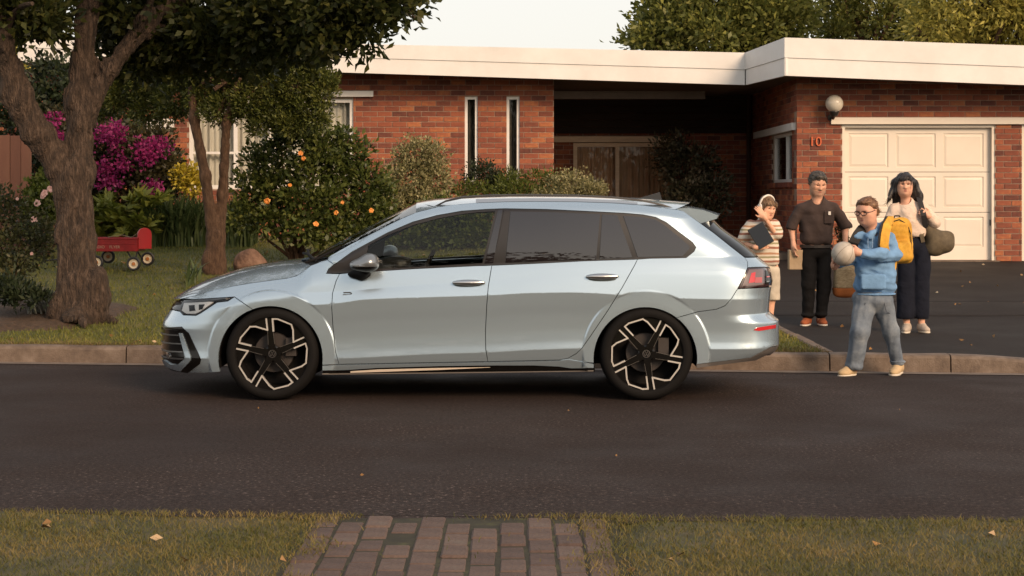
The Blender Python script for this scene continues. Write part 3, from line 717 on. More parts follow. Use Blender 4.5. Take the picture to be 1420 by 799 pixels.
# ---- the large tree at the front left
D0 = 16.5; tb = gbase(112, D0)
big_tree = thing("shade_tree", tb, "large old tree with rough forked trunk at front left of the lawn", "tree")
def T(px, py, dd=0): return at(px, py, D0 + dd)
k = D0 / FPX
pr = [('c', T(111, 446), T(110, 400), 38 * k, 27 * k), ('c', T(110, 400), T(104, 330), 26 * k, 22.5 * k), ('c', T(104, 330), T(100, 240), 22.5 * k, 27 * k),
      ('c', T(112, 240), T(109, 135, .05), 20 * k, 15.5 * k), ('c', T(109, 135, .05), T(124, 0, .1), 15.5 * k, 14.5 * k), ('c', T(124, 0, .1), T(150, -150, .4), 15.5 * k, 9 * k),
      ('c', T(90, 240), T(52, 185, -.15), 21 * k, 18 * k), ('c', T(52, 185, -.15), T(26, 135, -.25), 18 * k, 18 * k), ('c', T(26, 135, -.25), T(2, 60, -.4), 18 * k, 14 * k), ('c', T(2, 60, -.4), T(-40, -70, -.8), 14 * k, 10 * k),
      ('c', T(116, 165), T(152, 96, .1), 15 * k, 12 * k), ('c', T(152, 96, .1), T(197, 38, .25), 12 * k, 11 * k), ('c', T(197, 38, .25), T(240, 4, .5), 11 * k, 9.5 * k), ('c', T(240, 4, .5), T(330, -40, 1), 9.5 * k, 5 * k),
      ('c', T(197, 38, .25), T(225, -60, -.2), 8 * k, 5 * k),
      ('e', T(137, 392, -.12), (14 * k, .13, 20 * k), None), ('e', T(135, 418, -.1), (17 * k, .15, 16 * k), None), ('e', T(82, 428, -.05), (16 * k, .14, 20 * k), None), ('e', T(98, 440, -.3), (14 * k, .12, 10 * k), None),
      ('c', T(75, 440, 0), T(62, 448, -.1), 8 * k, 4 * k), ('c', T(140, 436, -.1), T(156, 446, -.2), 8 * k, 4 * k), ('c', T(112, 440, -.3), T(116, 450, -.5), 9 * k, 4 * k)]
nb = wob(9, .018, 3); nf = wob(26, .019, 4, (1.6, 1.6, .40))
def bark_noise(X, Y, Z):
    a = np.arctan2(Y - D0, X - tb.x)
    return nb(X, Y, Z * .6) + nf(X, Y, Z) + .007 * np.sin(60 * X + 3 * np.sin(9 * Z) + 40 * Y) * np.sin(7 * Z + 12 * X)
V, Q = sdf(pr, .016, k=.10, noise=bark_noise, subs=[('e', T(143, 393, -.26), (5 * k, .06, 12 * k), np.array(Matrix.Rotation(R(-28), 3, 'Y')))], smooth=0)
npmesh("trunk", V, Q, bark, big_tree, None, True)
mb = MB(); rr = random.Random(5)
for (a, b, r0) in (((240, 4, .5), (330, 20, .2), .05), ((240, 4, .5), (420, -10, -.3), .055), ((330, -40, 1), (480, -5, -.5), .05), ((420, -10, -.3), (545, 5, -.7), .035), ((330, 20, .2), (420, 55, -.2), .03),
                   ((197, 38, .25), (270, 50, .9), .04), ((2, 60, -.4), (45, 5, -.9), .05), ((124, 0, .1), (60, -40, .6), .05), ((124, 0, .1), (200, -60, 0), .05), ((420, -10, -.3), (500, -70, .2), .04), ((-40, -70, -.8), (40, -120, -1), .05), ((480, -5, -.5), (575, 25, -.8), .02)):
    p, q = T(*a), T(*b); s = Vector((rr.uniform(-.1, .1), rr.uniform(-.1, .1), rr.uniform(.0, .15)))
    mb.tube([p.lerp(q, i / 6) + s * math.sin(i / 6 * 3.14) for i in range(7)], [r0 * (1 - .1 * i) for i in range(7)], 7)
mb.build("branches", bark, big_tree, "stuff", smooth=True)
cb = [blob(548, 2, 40, 34, 15.8, .5), blob(497, -2, 50, 42, 15.9, .6), blob(505, 38, 26, 22, 15.8, .3), blob(430, 12, 55, 42, 16.2, .8), blob(455, 52, 30, 20, 16, .4), blob(370, 14, 62, 56, 16.6, .9), blob(302, 25, 58, 50, 17.2, .9), blob(238, 40, 46, 52, 17.6, .9),
      blob(180, 8, 50, 38, 17.2, .9), blob(40, 8, 55, 30, 16.4, .8), blob(20, -60, 120, 50, 16.2, 1.5), blob(150, -90, 140, 70, 16.5, 1.8), blob(330, -80, 160, 60, 16.3, 1.8), blob(490, -70, 95, 50, 16, 1.0),
      blob(80, -190, 260, 80, 16.5, 2.4), blob(340, -190, 230, 80, 16.5, 2.4)]
cb = [blob(150, 62, 26, 30, 17.4, .6), blob(205, 78, 44, 30, 17.8, .7), blob(270, 74, 46, 28, 17.8, .7), blob(345, 76, 46, 24, 17.4, .6), blob(410, 66, 36, 22, 16.8, .5), blob(60, 25, 40, 26, 16.2, .5), blob(5, 20, 36, 24, 16.2, .5)] + cb
foliage("crown", big_tree, cb[:17], 19000, .105, .058, lm_main, 21, clump=.20, per=13, shell=.35)
foliage("crown", big_tree, cb[17:], 3400, .14, .08, lm_main, 22, clump=.26, per=12, shell=.4)

# ---- the two stemmed tree with feathery crown
D1 = 20.3; b1_ = gbase(299, D1); k1 = D1 / FPX
con = thing("feathery_tree", b1_, "twin stemmed tree with feathery olive crown left of the hibiscus", "tree")
def T1(px, py, dd=0): return at(px, py, D1 + dd)
V, Q = sdf([('c', T1(300, 378), T1(299, 330), 15 * k1, 12 * k1), ('c', T1(296, 335), T1(285, 245), 8.5 * k1, 7 * k1), ('c', T1(285, 245), T1(269, 165, .1), 7 * k1, 6.5 * k1), ('c', T1(269, 165, .1), T1(262, 90, .3), 6.5 * k1, 3 * k1),
            ('c', T1(303, 335), T1(309, 270, .1), 8.5 * k1, 7 * k1), ('c', T1(309, 270, .1), T1(314, 170), 7 * k1, 6 * k1), ('c', T1(314, 170), T1(335, 95), 6 * k1, 3 * k1), ('e', T1(288, 365, -.05), (9 * k1, .1, 18 * k1), None)], .017, k=.06, noise=wob(25, .006, 8), smooth=0)
npmesh("trunk", V, Q, bark2, con, None, True)
mb = MB(); rr = random.Random(9)
for i in range(14):
    a = T1(rr.uniform(268, 330), rr.uniform(100, 165), rr.uniform(-.1, .2)); b = T1(rr.uniform(290, 420), rr.uniform(85, 145), rr.uniform(-.1, .7))
    mb.tube([a.lerp(b, i2 / 4) + Vector((0, 0, .1 * math.sin(i2 / 4 * 3.1))) for i2 in range(5)], [.03, .025, .02, .014, .008], 6)
mb.build("branches", bark2, con, "stuff", smooth=True)
fb = [blob(px, py, rx, ry, d, rx * d / FPX * .9) for px, py, rx, ry, d in ((448, 132, 16, 20, 20.0), (436, 100, 18, 18, 20.1), (456, 112, 12, 14, 20.0), (425, 150, 22, 18, 20.1), (410, 118, 22, 24, 20.1), (395, 88, 22, 20, 20.2), (418, 80, 16, 14, 20.2), (385, 150, 24, 22, 20.2), (370, 115, 24, 26, 20.2), (352, 85, 26, 22, 20.4), (345, 140, 26, 26, 20.3), (318, 105, 28, 28, 20.5), (310, 150, 26, 20, 20.4), (285, 125, 28, 30, 20.6), (300, 75, 28, 22, 20.8), (255, 95, 28, 26, 21.0), (245, 140, 28, 24, 21.2), (210, 110, 30, 30, 21.5), (205, 148, 26, 20, 21.6), (170, 125, 28, 26, 21.8), (145, 145, 22, 20, 22), (175, 90, 26, 22, 22), (366, 172, 22, 14, 20.2), (405, 172, 24, 12, 20.1), (440, 164, 16, 10, 20.0))]
foliage("crown", con, fb, 52000, .058, .020, lm_con, 31, clump=.085, per=26, shell=.55, jit=.45, up=.35, lump=.2)

# ---- flowering and leafy shrubs
hb = [blob(px, py, rx, ry, 21.0 + dd, rx * .0092 * .8) for px, py, rx, ry, dd in ((365, 225, 26, 24, 0), (395, 200, 26, 24, .1), (378, 262, 26, 26, -.1), (345, 265, 20, 28, -.1), (335, 300, 18, 24, -.2), (425, 185, 24, 18, .1), (452, 205, 24, 22, 0), (430, 235, 28, 26, -.1), (468, 240, 24, 26, 0), (410, 275, 26, 24, -.2), (450, 280, 28, 26, -.2), (375, 305, 26, 22, -.2), (420, 315, 30, 20, -.3), (465, 315, 26, 22, -.2), (492, 215, 22, 22, .1), (505, 255, 26, 26, 0), (500, 295, 28, 28, -.1), (530, 270, 18, 26, .1), (528, 305, 20, 26, .1), (490, 335, 26, 20, -.2), (390, 170, 14, 16, .1), (410, 163, 12, 12, .1), (478, 192, 16, 12, .1))]
hib = shrub("hibiscus", "tall glossy hibiscus shrub dotted with orange flowers behind the car bonnet", "shrub", 410, 21.2, hb, 11500, .08, .05, lm_hib, 41, ns=18, sr=.026, clump=.12, per=9, shell=.3, lump=.4)
def flower(px, py, d, r, m, parent, n=5, seed=0):
    c = at(px, py, d); rr = random.Random(seed); mb = MB()
    ax = Vector((rr.uniform(-.5, .5), -1, rr.uniform(-.1, .6))).normalized(); u = ax.orthogonal().normalized(); v = ax.cross(u)
    for i in range(n):
        a = 6.283 * i / n + rr.uniform(-.2, .2); dd = u * math.cos(a) + v * math.sin(a); s = ax.cross(dd)
        mb.add([c, c + dd * r * .55 + s * r * .62 + ax * r * rr.uniform(.1, .5), c + dd * r * rr.uniform(.9, 1.15) + s * r * .25 + ax * r * rr.uniform(-.1, .4), c + dd * r * rr.uniform(.85, 1.1) - s * r * .3 + ax * r * rr.uniform(0, .4), c + dd * r * .55 - s * r * .62 + ax * r * rr.uniform(.1, .5)], [(0, 1, 2, 3, 4)])
    return mb.build("flower", m, parent, fix=False)
for i, (px, py, s) in enumerate([(399, 161, 10), (406, 166, 6), (417, 213, 7), (421, 220, 6), (371, 279, 8), (402, 257, 5), (438, 311, 7), (466, 295, 6), (475, 281, 5), (494, 337, 6), (515, 292, 6)]):
    flower(px, py, 20.42 - .06 * (i % 3), s * 11.5 / FPX, fl_or, hib, 5, i)
bb = [blob(150, 215, 40, 40, 24.4, .6), blob(205, 215, 40, 42, 24.5, .6), blob(180, 260, 56, 36, 24.3, .6), blob(230, 250, 18, 44, 24.4, .4), blob(120, 260, 40, 40, 24.4, .5), blob(75, 185, 16, 32, 24.6, .4)]
bou = shrub("bougainvillea", "big bougainvillea with magenta blooms against the house left of centre", "shrub", 165, 24.6, bb, 9000, .085, .055, lm_bou, 51, ns=9, clump=.17, per=12, shell=.4)
foliage("blossom", bou, [blob(*b, .16) for b in ((155, 190, 26, 24, 23.75), (142, 235, 14, 12, 23.8), (200, 218, 16, 10, 23.8), (170, 228, 9, 8, 23.7), (212, 262, 13, 6, 23.7), (205, 203, 22, 9, 23.9), (73, 165, 9, 7, 24.1), (80, 190, 10, 9, 24.1), (85, 205, 6, 5, 24.1), (225, 205, 10, 7, 24), (150, 255, 18, 8, 23.7))], 2000, .055, .05, fl_mag, 52, clump=.11, per=10, shell=.3, lump=.3)
shrub("golden_shrub", "small bright yellow leaved shrub beside the house window", "shrub", 262, 24.3, [blob(259, 247, 17, 18, 24.0, .18), blob(268, 258, 14, 16, 24.0, .18)], 900, .06, .042, lm_yel, 55, clump=.09, per=9, shell=.4)
# strappy clumps
def strappy(name, label, px0, px1, d, n, h, m, seed, cat="plant", w=.03, group=None, spread=.45):
    b = gbase((px0 + px1) / 2, d); t = thing(name, b, label, cat, group); r = random.Random(seed); V = []; F = []
    for i in range(n):
        x = (r.uniform(px0, px1) - CX) * d / FPX; y = d + r.uniform(-.25, .35); z = gz(x, y); a = r.uniform(0, 6.28); l = h * r.uniform(.6, 1.15); c = Vector((math.cos(a), math.sin(a), 0)); s = Vector((-c.y, c.x, 0)) * w * r.uniform(.6, 1.1); k_ = len(V); sp = spread * r.uniform(.4, 1.4)
        for j in range(5):
            f = j / 4; p = Vector((x, y, z)) + c * l * sp * f * f * 1.1 + Vector((0, 0, l * (f - .42 * f * f * sp * 1.6))); ww = (1 - f) ** .6 * (.5 + f if f < .3 else .9)
            V += [p - s * ww, p + s * ww]
        F += [(k_ + 2 * j, k_ + 2 * j + 1, k_ + 2 * j + 3, k_ + 2 * j + 2) for j in range(4)]
    npmesh("foliage", V, np.array(F), m, t, 'stuff'); return t
strappy("agapanthus", "dense clump of strappy green leaves between bougainvillea and twin stemmed tree", 213, 285, 23.7, 1000, .85, lm_strap, 61)
strappy("agapanthus", "strappy green leaves just right of the twin stemmed tree trunk", 312, 352, 23.6, 420, .80, lm_strap, 62)
# leafy lime rosettes
def rosettes(name, label, spots, d, r0, m, seed, cat="plant"):
    b = gbase(spots[0][0], d); t = thing(name, b, label, cat); r = np.random.default_rng(seed); P = []; Dd = []
    for (px, py, n) in spots:
        for _ in range(n):
            c = np.array(at(px + r.normal() * 9, py + r.normal() * 9, d + r.normal() * .15)); k_ = 13
            a = r.uniform(0, 6.28, k_); el = r.uniform(-.2, .9, k_); P.append(np.tile(c, (k_, 1))); Dd.append(np.stack([np.cos(a) * np.cos(el), np.sin(a) * np.cos(el) - .2, np.sin(el)], 1))
    V, F = leaves(np.concatenate(P), np.concatenate(Dd), r0, r0 * .33, jit=.12, seed=seed); npmesh("foliage", V, F, m, t, 'stuff'); return t
rosettes("succulent_bed", "light green rosette leaved plants behind the red wagon", [(140, 285, 12), (165, 300, 14), (190, 298, 12), (205, 275, 8), (150, 320, 10), (180, 322, 12), (125, 305, 8), (205, 318, 8)], 23.5, .20, lm_lime, 63)
shrub("variegated_shrub", "tall pale variegated shrub left of the narrow windows", "shrub", 580, 24.8, [blob(575, 214, 26, 22, 24.6, .3), blob(600, 222, 20, 24, 24.6, .3), blob(600, 252, 26, 30, 24.6, .35), blob(562, 250, 30, 34, 24.5, .35), blob(545, 275, 26, 26, 24.4, .3), blob(600, 285, 34, 24, 24.4, .35), blob(570, 285, 30, 24, 24.4, .35)], 11500, .05, .032, lm_var, 64, clump=.11, per=14, shell=.4)
shrub("leafy_shrub", "mid green leafy shrub seen through the front window of the car", "shrub", 630, 23.0, [blob(600, 325, 50, 40, 23.0, .4), blob(660, 330, 50, 40, 23.1, .4), blob(555, 340, 40, 34, 22.8, .35), blob(705, 335, 36, 36, 23.2, .4), blob(630, 305, 44, 26, 23.2, .3)], 7000, .085, .05, lm_fern, 74, clump=.15, per=11, shell=.35, lump=.4)
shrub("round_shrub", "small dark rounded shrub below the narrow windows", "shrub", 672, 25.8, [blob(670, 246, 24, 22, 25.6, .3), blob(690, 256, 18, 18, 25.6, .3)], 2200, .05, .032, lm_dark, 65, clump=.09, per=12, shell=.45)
shrub("feathery_shrub", "bright green feathery shrub between the dark round bush and variegated mound", "shrub", 722, 25.2, [blob(705, 258, 20, 18, 25.2, .3), blob(745, 252, 30, 17, 25.3, .3), blob(650, 266, 28, 12, 25.1, .3), blob(725, 270, 60, 14, 25.0, .3)], 4200, .075, .02, lm_fern, 66, clump=.10, per=14, shell=.4)
shrub("variegated_mound", "low variegated mound in front of the glazed porch door", "shrub", 795, 25.0, [blob(795, 256, 34, 20, 24.9, .4), blob(818, 266, 26, 14, 24.8, .35), blob(775, 272, 40, 14, 24.8, .35)], 4200, .045, .028, lm_var, 67, clump=.09, per=14, shell=.45)
shrub("porch_shrub", "tall dim shrub growing in the shaded porch right of the glazed door", "shrub", 962, 28.4, [blob(955, 235, 40, 44, 28.6, .5), blob(975, 275, 40, 40, 28.3, .5), blob(945, 290, 38, 34, 28.2, .5), blob(930, 215, 24, 26, 28.8, .4)], 6000, .085, .045, lm_porch, 68, clump=.15, per=12, shell=.4)
rs = shrub("rose_bush", "leggy rose bush with faded blooms at the far left edge", "shrub", 22, 17.6, [blob(15, 300, 26, 34, 17.5, .3), blob(40, 345, 30, 30, 17.4, .3), blob(5, 350, 26, 34, 17.4, .3), blob(-10, 290, 24, 36, 17.5, .3), blob(62, 320, 16, 24, 17.5, .2), blob(18, 385, 28, 20, 17.2, .25)], 2600, .055, .034, lm_rose, 69, ns=10, sr=.014, clump=.11, per=8, shell=.3)
for i, (px, py) in enumerate([(24, 276), (44, 352)]): flower(px, py, 17.1, .018, fl_pink, rs, 6, 80 + i)
r2 = shrub("camellia", "green shrub with pink flowers before the brown fence", "shrub", 62, 22.4, [blob(62, 275, 24, 26, 22.2, .4), blob(52, 300, 26, 22, 22.1, .4), blob(72, 252, 14, 18, 22.4, .3)], 2600, .075, .05, lm_fern, 70, clump=.13, per=10, shell=.4)
for i, (px, py) in enumerate([(52, 282), (60, 271), (62, 268), (47, 305), (70, 262)]): flower(px, py, 21.6, .045, fl_pink, r2, 6, 90 + i)
strappy("silver_plant", "silver grey leaved plant at the foot of the large tree", 44, 80, 16.9, 200, .42, lm_silver, 71, w=.016, spread=.7)
shrub("border_plant", "low dark leafy plant at the front of the rose bed", "plant", 30, 16.4, [blob(30, 408, 26, 12, 16.4, .25), blob(5, 400, 22, 16, 16.5, .25), blob(55, 414, 14, 8, 16.3, .15)], 1200, .07, .03, lm_dark, 72, stem=False, clump=.08, per=9, shell=.3, up=.7)
b_ = gbase(266, 19.2)
rosette = strappy("agave", "small spiky agave on the lawn beside the car bonnet", 262, 270, 19.2, 26, .36, lm_strap, 73, w=.028, spread=.55)
# ---- trees beyond the house
def far_tree(name, label, px, d, blobs, n, ln, wd, m, seed, tr, **kw):
    x = (px - CX) * d / FPX; t = thing(name, (x, d, .4), label, "tree", "trees beyond the roof")
    r = random.Random(seed); mb = MB()
    top = Vector((x, d, max(b[2] for b in blobs)))
    mb.tube([(x, d, -.2), (x + .1, d, 2.5), top.lerp(Vector((x, d, 2.5)), .3)], [tr, tr * .8, tr * .3], 9)
    for b in blobs:
        for _ in range(3):
            q = Vector((b[0] + r.uniform(-.6, .6) * b[3], b[1] + r.uniform(-.6, .6) * b[4], b[2] + r.uniform(-.3, .6) * b[5]))
            s = Vector((x, d, r.uniform(2.5, 4.5))); mb.tube([s, s.lerp(q, .5) + Vector((0, 0, .3)), q], [tr * .4, tr * .22, .03], 6)
    mb.build("trunk", bark2, t, smooth=True)
    foliage("crown", t, blobs, n, ln, wd, m, seed, **kw); return t
far_tree("dark_tree", "broad dark green tree behind the roof left of the gap", 1000, 40, [blob(1000, -10, 92, 62, 40, 2.2), blob(930, 22, 48, 44, 39.5, 1.5), blob(895, 58, 26, 18, 39, .8), blob(1070, 30, 62, 48, 39.5, 1.6), blob(985, 50, 90, 40, 39.2, 1.6), blob(1000, -100, 110, 60, 40, 2.6)], 30000, .17, .09, lm_back, 75, .3, clump=.38, per=18, shell=.5)
far_tree("open_tree", "thinner dark tree with bare branches behind the garage roof", 1190, 42, [blob(1165, 14, 36, 32, 42, 1.2), blob(1215, 28, 46, 28, 42, 1.4), blob(1255, 10, 26, 34, 42, 1.0), blob(1150, 48, 34, 18, 41.5, 1), blob(1200, -70, 90, 44, 42, 2), blob(1260, 52, 36, 18, 41.5, 1)], 9000, .16, .085, lm_back, 76, .26, clump=.34, per=15, shell=.35)
far_tree("pale_tree", "pale yellow green tree at the upper right behind the garage", 1360, 36, [blob(1360, 0, 88, 52, 36, 2), blob(1300, 40, 44, 26, 35.6, 1.1), blob(1400, 34, 60, 34, 35.6, 1.4), blob(1440, -20, 70, 60, 36, 2), blob(1360, -90, 100, 50, 36, 2.4)], 24000, .16, .06, lm_pale, 77, .25, clump=.36, per=18, shell=.45, up=-.2)
far_tree("olive_tree", "yellowish tree seen past the left limb of the large tree", 30, 33, [blob(38, 60, 34, 52, 33, 1), blob(20, 110, 40, 50, 33, 1), blob(10, 20, 60, 40, 33, 1.2)], 6000, .15, .07, lm_pale, 78, .2, clump=.3, per=16, shell=.4)
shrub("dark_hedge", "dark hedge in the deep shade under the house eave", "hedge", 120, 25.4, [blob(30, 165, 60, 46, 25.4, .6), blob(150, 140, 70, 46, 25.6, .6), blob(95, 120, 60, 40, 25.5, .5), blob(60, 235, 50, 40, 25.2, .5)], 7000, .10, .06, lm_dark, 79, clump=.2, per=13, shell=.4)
# trees across the street behind the photographer: only their reflection shows, in the car's glass and paint
tbk = [(-24, -22, 4, 5, 3, 4.5), (-17, -21, 4.4, 5, 3, 5), (-10, -22, 4.6, 5, 3, 5.2), (-4.2, -21, 4.6, 4.2, 3, 5.2), (-.6, -21.5, 3.2, 2.6, 2.5, 4.6), (1.8, -21, 2.2, 2.2, 2.2, 3.2), (4.2, -21.5, 1.6, 2.6, 2.2, 2.3), (8, -22, 1.8, 3.4, 2.4, 2.4), (13, -22, 2.2, 4, 3, 3), (19, -22, 3, 4, 3, 4), (26, -22, 3, 5, 3, 4.4)]
o = foliage("tree_belt", None, tbk, 16000, .5, .34, lm_dark, 81, clump=.8, per=16, shell=.2)
mb = MB(); V = []
sheet("opposite_lawn", lin(-60, 60, 13), lin(-60, -1.4, 9), lambda x, y: .02, turf)
# ---- grass blades, fallen leaves
def blades(name, P, h, w, m, seed, lean=.5):
    r = np.random.default_rng(seed); n = len(P); a = r.uniform(0, 6.283, n); hh = h * r.uniform(.45, 1.3, n); s = np.stack([np.cos(a), np.sin(a), np.zeros(n)], 1) * (w * r.uniform(.7, 1.3, n))[:, None]
    b = r.uniform(0, 6.283, n); l = np.stack([np.cos(b), np.sin(b), np.zeros(n)], 1) * (hh * lean * r.uniform(.2, 1.4, n))[:, None]; upv = np.array([0, 0, 1.0])
    t = P + l + upv * hh[:, None]; mid = P + l * .35 + upv * (hh * .62)[:, None]
    V = np.stack([P - s, P + s, mid + s * .7, t, mid - s * .7], 1).reshape(-1, 3); i = np.arange(n)[:, None] * 5
    return npmesh(name, V, np.concatenate([i, i + 1, i + 2, i + 4], 1), m, None, 'stuff') if False else npmesh(name, V, np.concatenate([np.concatenate([i, i + 1, i + 2], 1), np.concatenate([i, i + 2, i + 4], 1), np.concatenate([i + 4, i + 2, i + 3], 1)]), m, None, 'stuff')
gm_near = mat("grass_near", ramp=[(0, (.030, .040, .006)), (.34, (.092, .094, .016)), (.64, (.19, .142, .036)), (1, (.34, .22, .095))], src='island', mixn=.62, nscale=1.3, rough=.7, transl=.25)
gm_far = mat("grass_far", ramp=[(0, (0.0561, 0.0732, 0.0098)), (.5, (0.1440, 0.1513, 0.0220)), (.8, (0.2440, 0.2074, 0.0415)), (1, (0.3660, 0.2684, 0.0793))], src='island', mixn=.5, nscale=.9, rough=.7, transl=.25)
r = np.random.default_rng(5)
n = 175000; x = r.uniform(-4.4, 4.4, n); y = 7.515 + .03 * np.sin(5 * x) * np.sin(2.2 * x + 1) - r.random(n) ** 1.0 * 2.0 - .045 * x
onpath = (x > -.87) & (x < .37)
edge = np.minimum(np.abs(x + .87 + .08 * np.sin(9 * y)), np.abs(x - .37 + .06 * np.sin(8 * y)))
pn = np.sin(3.1 * x + 1.7 * y) * np.sin(2.3 * x - 4 * y) + .5 * np.sin(9 * x + 3 * y) * np.sin(7 * y)
keep = (~onpath | (edge < .13 * r.random(n) ** 1.5) | ((y > 7.40 - .045 * x) & (r.random(n) < .22 + .3 * np.sin(6 * x + 1))) | ((r.random(n) < .03) & (np.abs(((x + .845 + .0635) / .127) % 1 - .0) < .14))) & (r.random(n) < .62 + .3 * pn)
x, y, pn = x[keep], y[keep], pn[keep]; P = np.stack([x, y, .012 + .02 * np.clip((7.58 - .045 * x - y) / 1.2, 0, 1)], 1)
blades("verge_grass", P, .021, .0017, gm_near, 6, 1.5)
n = 105000; x = r.uniform(-9, 2.7, n); t = r.random(n) ** 1.25 * 9.8; y = 14.43 - .107 * x + .15 + t
keep = ((x + 5.1) / 1.15) ** 2 + ((y - 17.0) / 1.3) ** 2 > .9
keep &= (np.abs(x / y * FPX) < 900) & (y < 24.3); x, y = x[keep], y[keep]
P = np.stack([x, y, np.array([gz(a, b) for a, b in zip(x, y)]) - .003], 1)
blades("lawn_grass", P, .038, .0036, gm_far, 7, .9)
litter_m = mat("dry_leaf", ramp=[(0, (.10, .055, .02)), (.4, (.26, .14, .05)), (.7, (.42, .22, .07)), (1, (.5, .42, .30))], src='island', rough=.8)
n = 254; x = np.concatenate([r.uniform(-6.5, 2.6, 190), r.uniform(-2.9, 2.9, 16), r.uniform(2.9, 8, 40), r.uniform(-6, 6, 8)]); y = np.concatenate([14.43 - .107 * x[:190] + .2 + r.random(190) * 8.5, 7.5 - r.random(16) * 1.4, r.uniform(14.6, 25, 40), r.uniform(8, 14, 8)])
P = np.stack([x, y, np.array([(.035 if b < 7.6 else gz(a, b) + .018) for a, b in zip(x, y)])], 1); Dd = np.stack([r.normal(size=n), r.normal(size=n), r.normal(size=n) * .15], 1)
V, F = leaves(P, Dd, .050, .034, jit=.1, seed=9); V[-32:] = V[-32:] * .45 + np.repeat(P[-8:], 4, 0) * .55; npmesh("fallen_leaves", V, F, litter_m, None, 'stuff')
# kerb-side dry grass tuft edge
n = 9000; x = r.uniform(-6.5, 2.75, n); y = 14.43 - .107 * x + .13 + r.random(n) ** 2 * .5; P = np.stack([x, y, np.full(n, .10)], 1)
gm_dry = mat("grass_dry", ramp=[(0, (.07, .055, .016)), (.5, (.16, .11, .045)), (1, (.28, .19, .09))], src='island', mixn=.4, nscale=2, rough=.8, transl=.2)
blades("kerb_grass", P, .04, .003, gm_dry, 12, 1.0)
# boulder and border stones
stone = mat("boulder_stone", ramp=[(0, (.08, .045, .032)), (.5, (.18, .10, .066)), (1, (.27, .17, .12))], scale=6, bump=.8, bscale=18, bdist=.03, rough=.9)
V, Q = sdf([('e', at(345, 362, 20.5), (.17, .15, .16), None), ('e', at(352, 366, 20.5), (.17, .16, .12), None), ('e', at(336, 368, 20.5), (.11, .13, .12), None)], .014, k=.05, noise=wob(14, .012, 2))
props(npmesh("boulder", V, Q, stone, None, None, True, base=gbase(345, 20.5)), "rounded sandstone boulder on the lawn right of the twin stemmed tree", "boulder")
# ---------------------------------------------------------------- the car: outlines measured on the photo's side view, wrapped on a real body surface
YC, YN = 12.695, 11.80                        # centre plane, near side plane
paint = mat("car_paint", (.425, .525, .605), rough=.25, metal=.70, coat=1.0, crough=.02, spec=.5)
blackg = mat("gloss_black", (.005, .0045, .004), rough=.12, spec=.4)
blackm = mat("matt_black", (.006, .005, .005), rough=.7, spec=.2)
trimm = mat("window_trim", (.014, .011, .010), rough=.3)
satin = mat("satin_silver", (.55, .54, .53), rough=.28, metal=1)
chrome = mat("chrome", (.75, .73, .70), rough=.08, metal=1)
rubber = mat("tyre_rubber", (.0045, .0038, .0035), rough=.8, spec=.2, bump=.15, bscale=120)
privacy = mat("privacy_glass", (.012, .009, .010), rough=.015, ior=1.75, spec=.5)
fglass = glass("car_glass", (.66, .69, .66), 1.42)
lampg = glass("lamp_glass", (.95, .95, .95), 1.3)
def interp(xs, ys):
    xs = np.array(xs, float); ys = np.array(ys, float)
    d = np.diff(ys) / np.diff(xs); m = np.zeros(len(xs)); m[1:-1] = np.where(d[1:] * d[:-1] > 0, 2 * d[1:] * d[:-1] / (d[1:] + d[:-1] + 1e-12), 0); m[0], m[-1] = d[0], d[-1]
    def f(x):
        x = np.clip(x, xs[0], xs[-1]); i = np.clip(np.searchsorted(xs, x) - 1, 0, len(xs) - 2); h = xs[i + 1] - xs[i]; t = (x - xs[i]) / h
        return ys[i] * (1 + 2 * t) * (1 - t) ** 2 + m[i] * h * t * (1 - t) ** 2 + ys[i + 1] * t * t * (3 - 2 * t) + m[i + 1] * h * t * t * (t - 1)
    return f
XF = interp([.10, .17, .22, .27, .5, .54, .58, .64, .68, .75, .85], [-2.53, -2.59, -2.625, -2.642, -2.645, -2.635, -2.61, -2.575, -2.54, -2.49, -2.42])
XRr = interp([.15, .25, .30, .34, .385, .55, .585, .62, .75, .84, .935, 1.02, 1.09, 1.16, 1.22, 1.27, 1.35, 1.45], [1.78, 1.87, 1.94, 1.985, 2.0, 2.0, 1.96, 1.925, 1.935, 1.95, 1.935, 1.85, 1.775, 1.685, 1.60, 1.545, 1.48, 1.42])
LFn, LRr, NF, NR = .70, .50, 2.6, 3.4
zA = interp([-2.6, -1.25, -.88, -.14, .52, .9, 1.66, 2.1], [.74, .785, .815, .864, .903, .915, .93, .93])
zB = interp([-2.6, -1.40, -1.24, -1.05, -.52, -.18, .16, .43, .67, .85, 1.2, 2.1], [.66, .690, .703, .729, .747, .757, .775, .778, .768, .752, .735, .72])
zC = interp([-2.6, -1.36, -.52, -.18, .16, .5, 1.0, 2.1], [.30, .302, .337, .347, .365, .375, .37, .37])
zD = interp([-2.6, -1.3, -.75, -.2, .5, .95, 1.3, 2.1], [.93, .93, .945, .972, 1.005, 1.02, 1.03, 1.03])
WS = [(.10, .80), (.20, .846), (.27, .868), (.33, .8865)]
SEC1 = interp([0, .25, .5, .75, 1], [.800, .828, .852, .873, .8865])            # below crease C  (z .10 -> zC)
SEC2 = interp([0, .16, .36, .58, .80, 1], [.8865, .8795, .8765, .8785, .884, .8885])  # C -> B
SEC3 = interp([0, .5, 1], [.8885, .876, .8615])                                  # B -> A
SEC4 = interp([0, .5, 1], [.8615, .848, .832])                                    # A -> belt
def SEC5(z):                                                                      # greenhouse above the belt
    t = np.maximum(z, 0); return .832 - .06 * t - .38 * t * t
AR = [((377 - CX) * 11.83 / FPX, .335, .372), ((896 - CX) * 11.83 / FPX, .335, .370)]
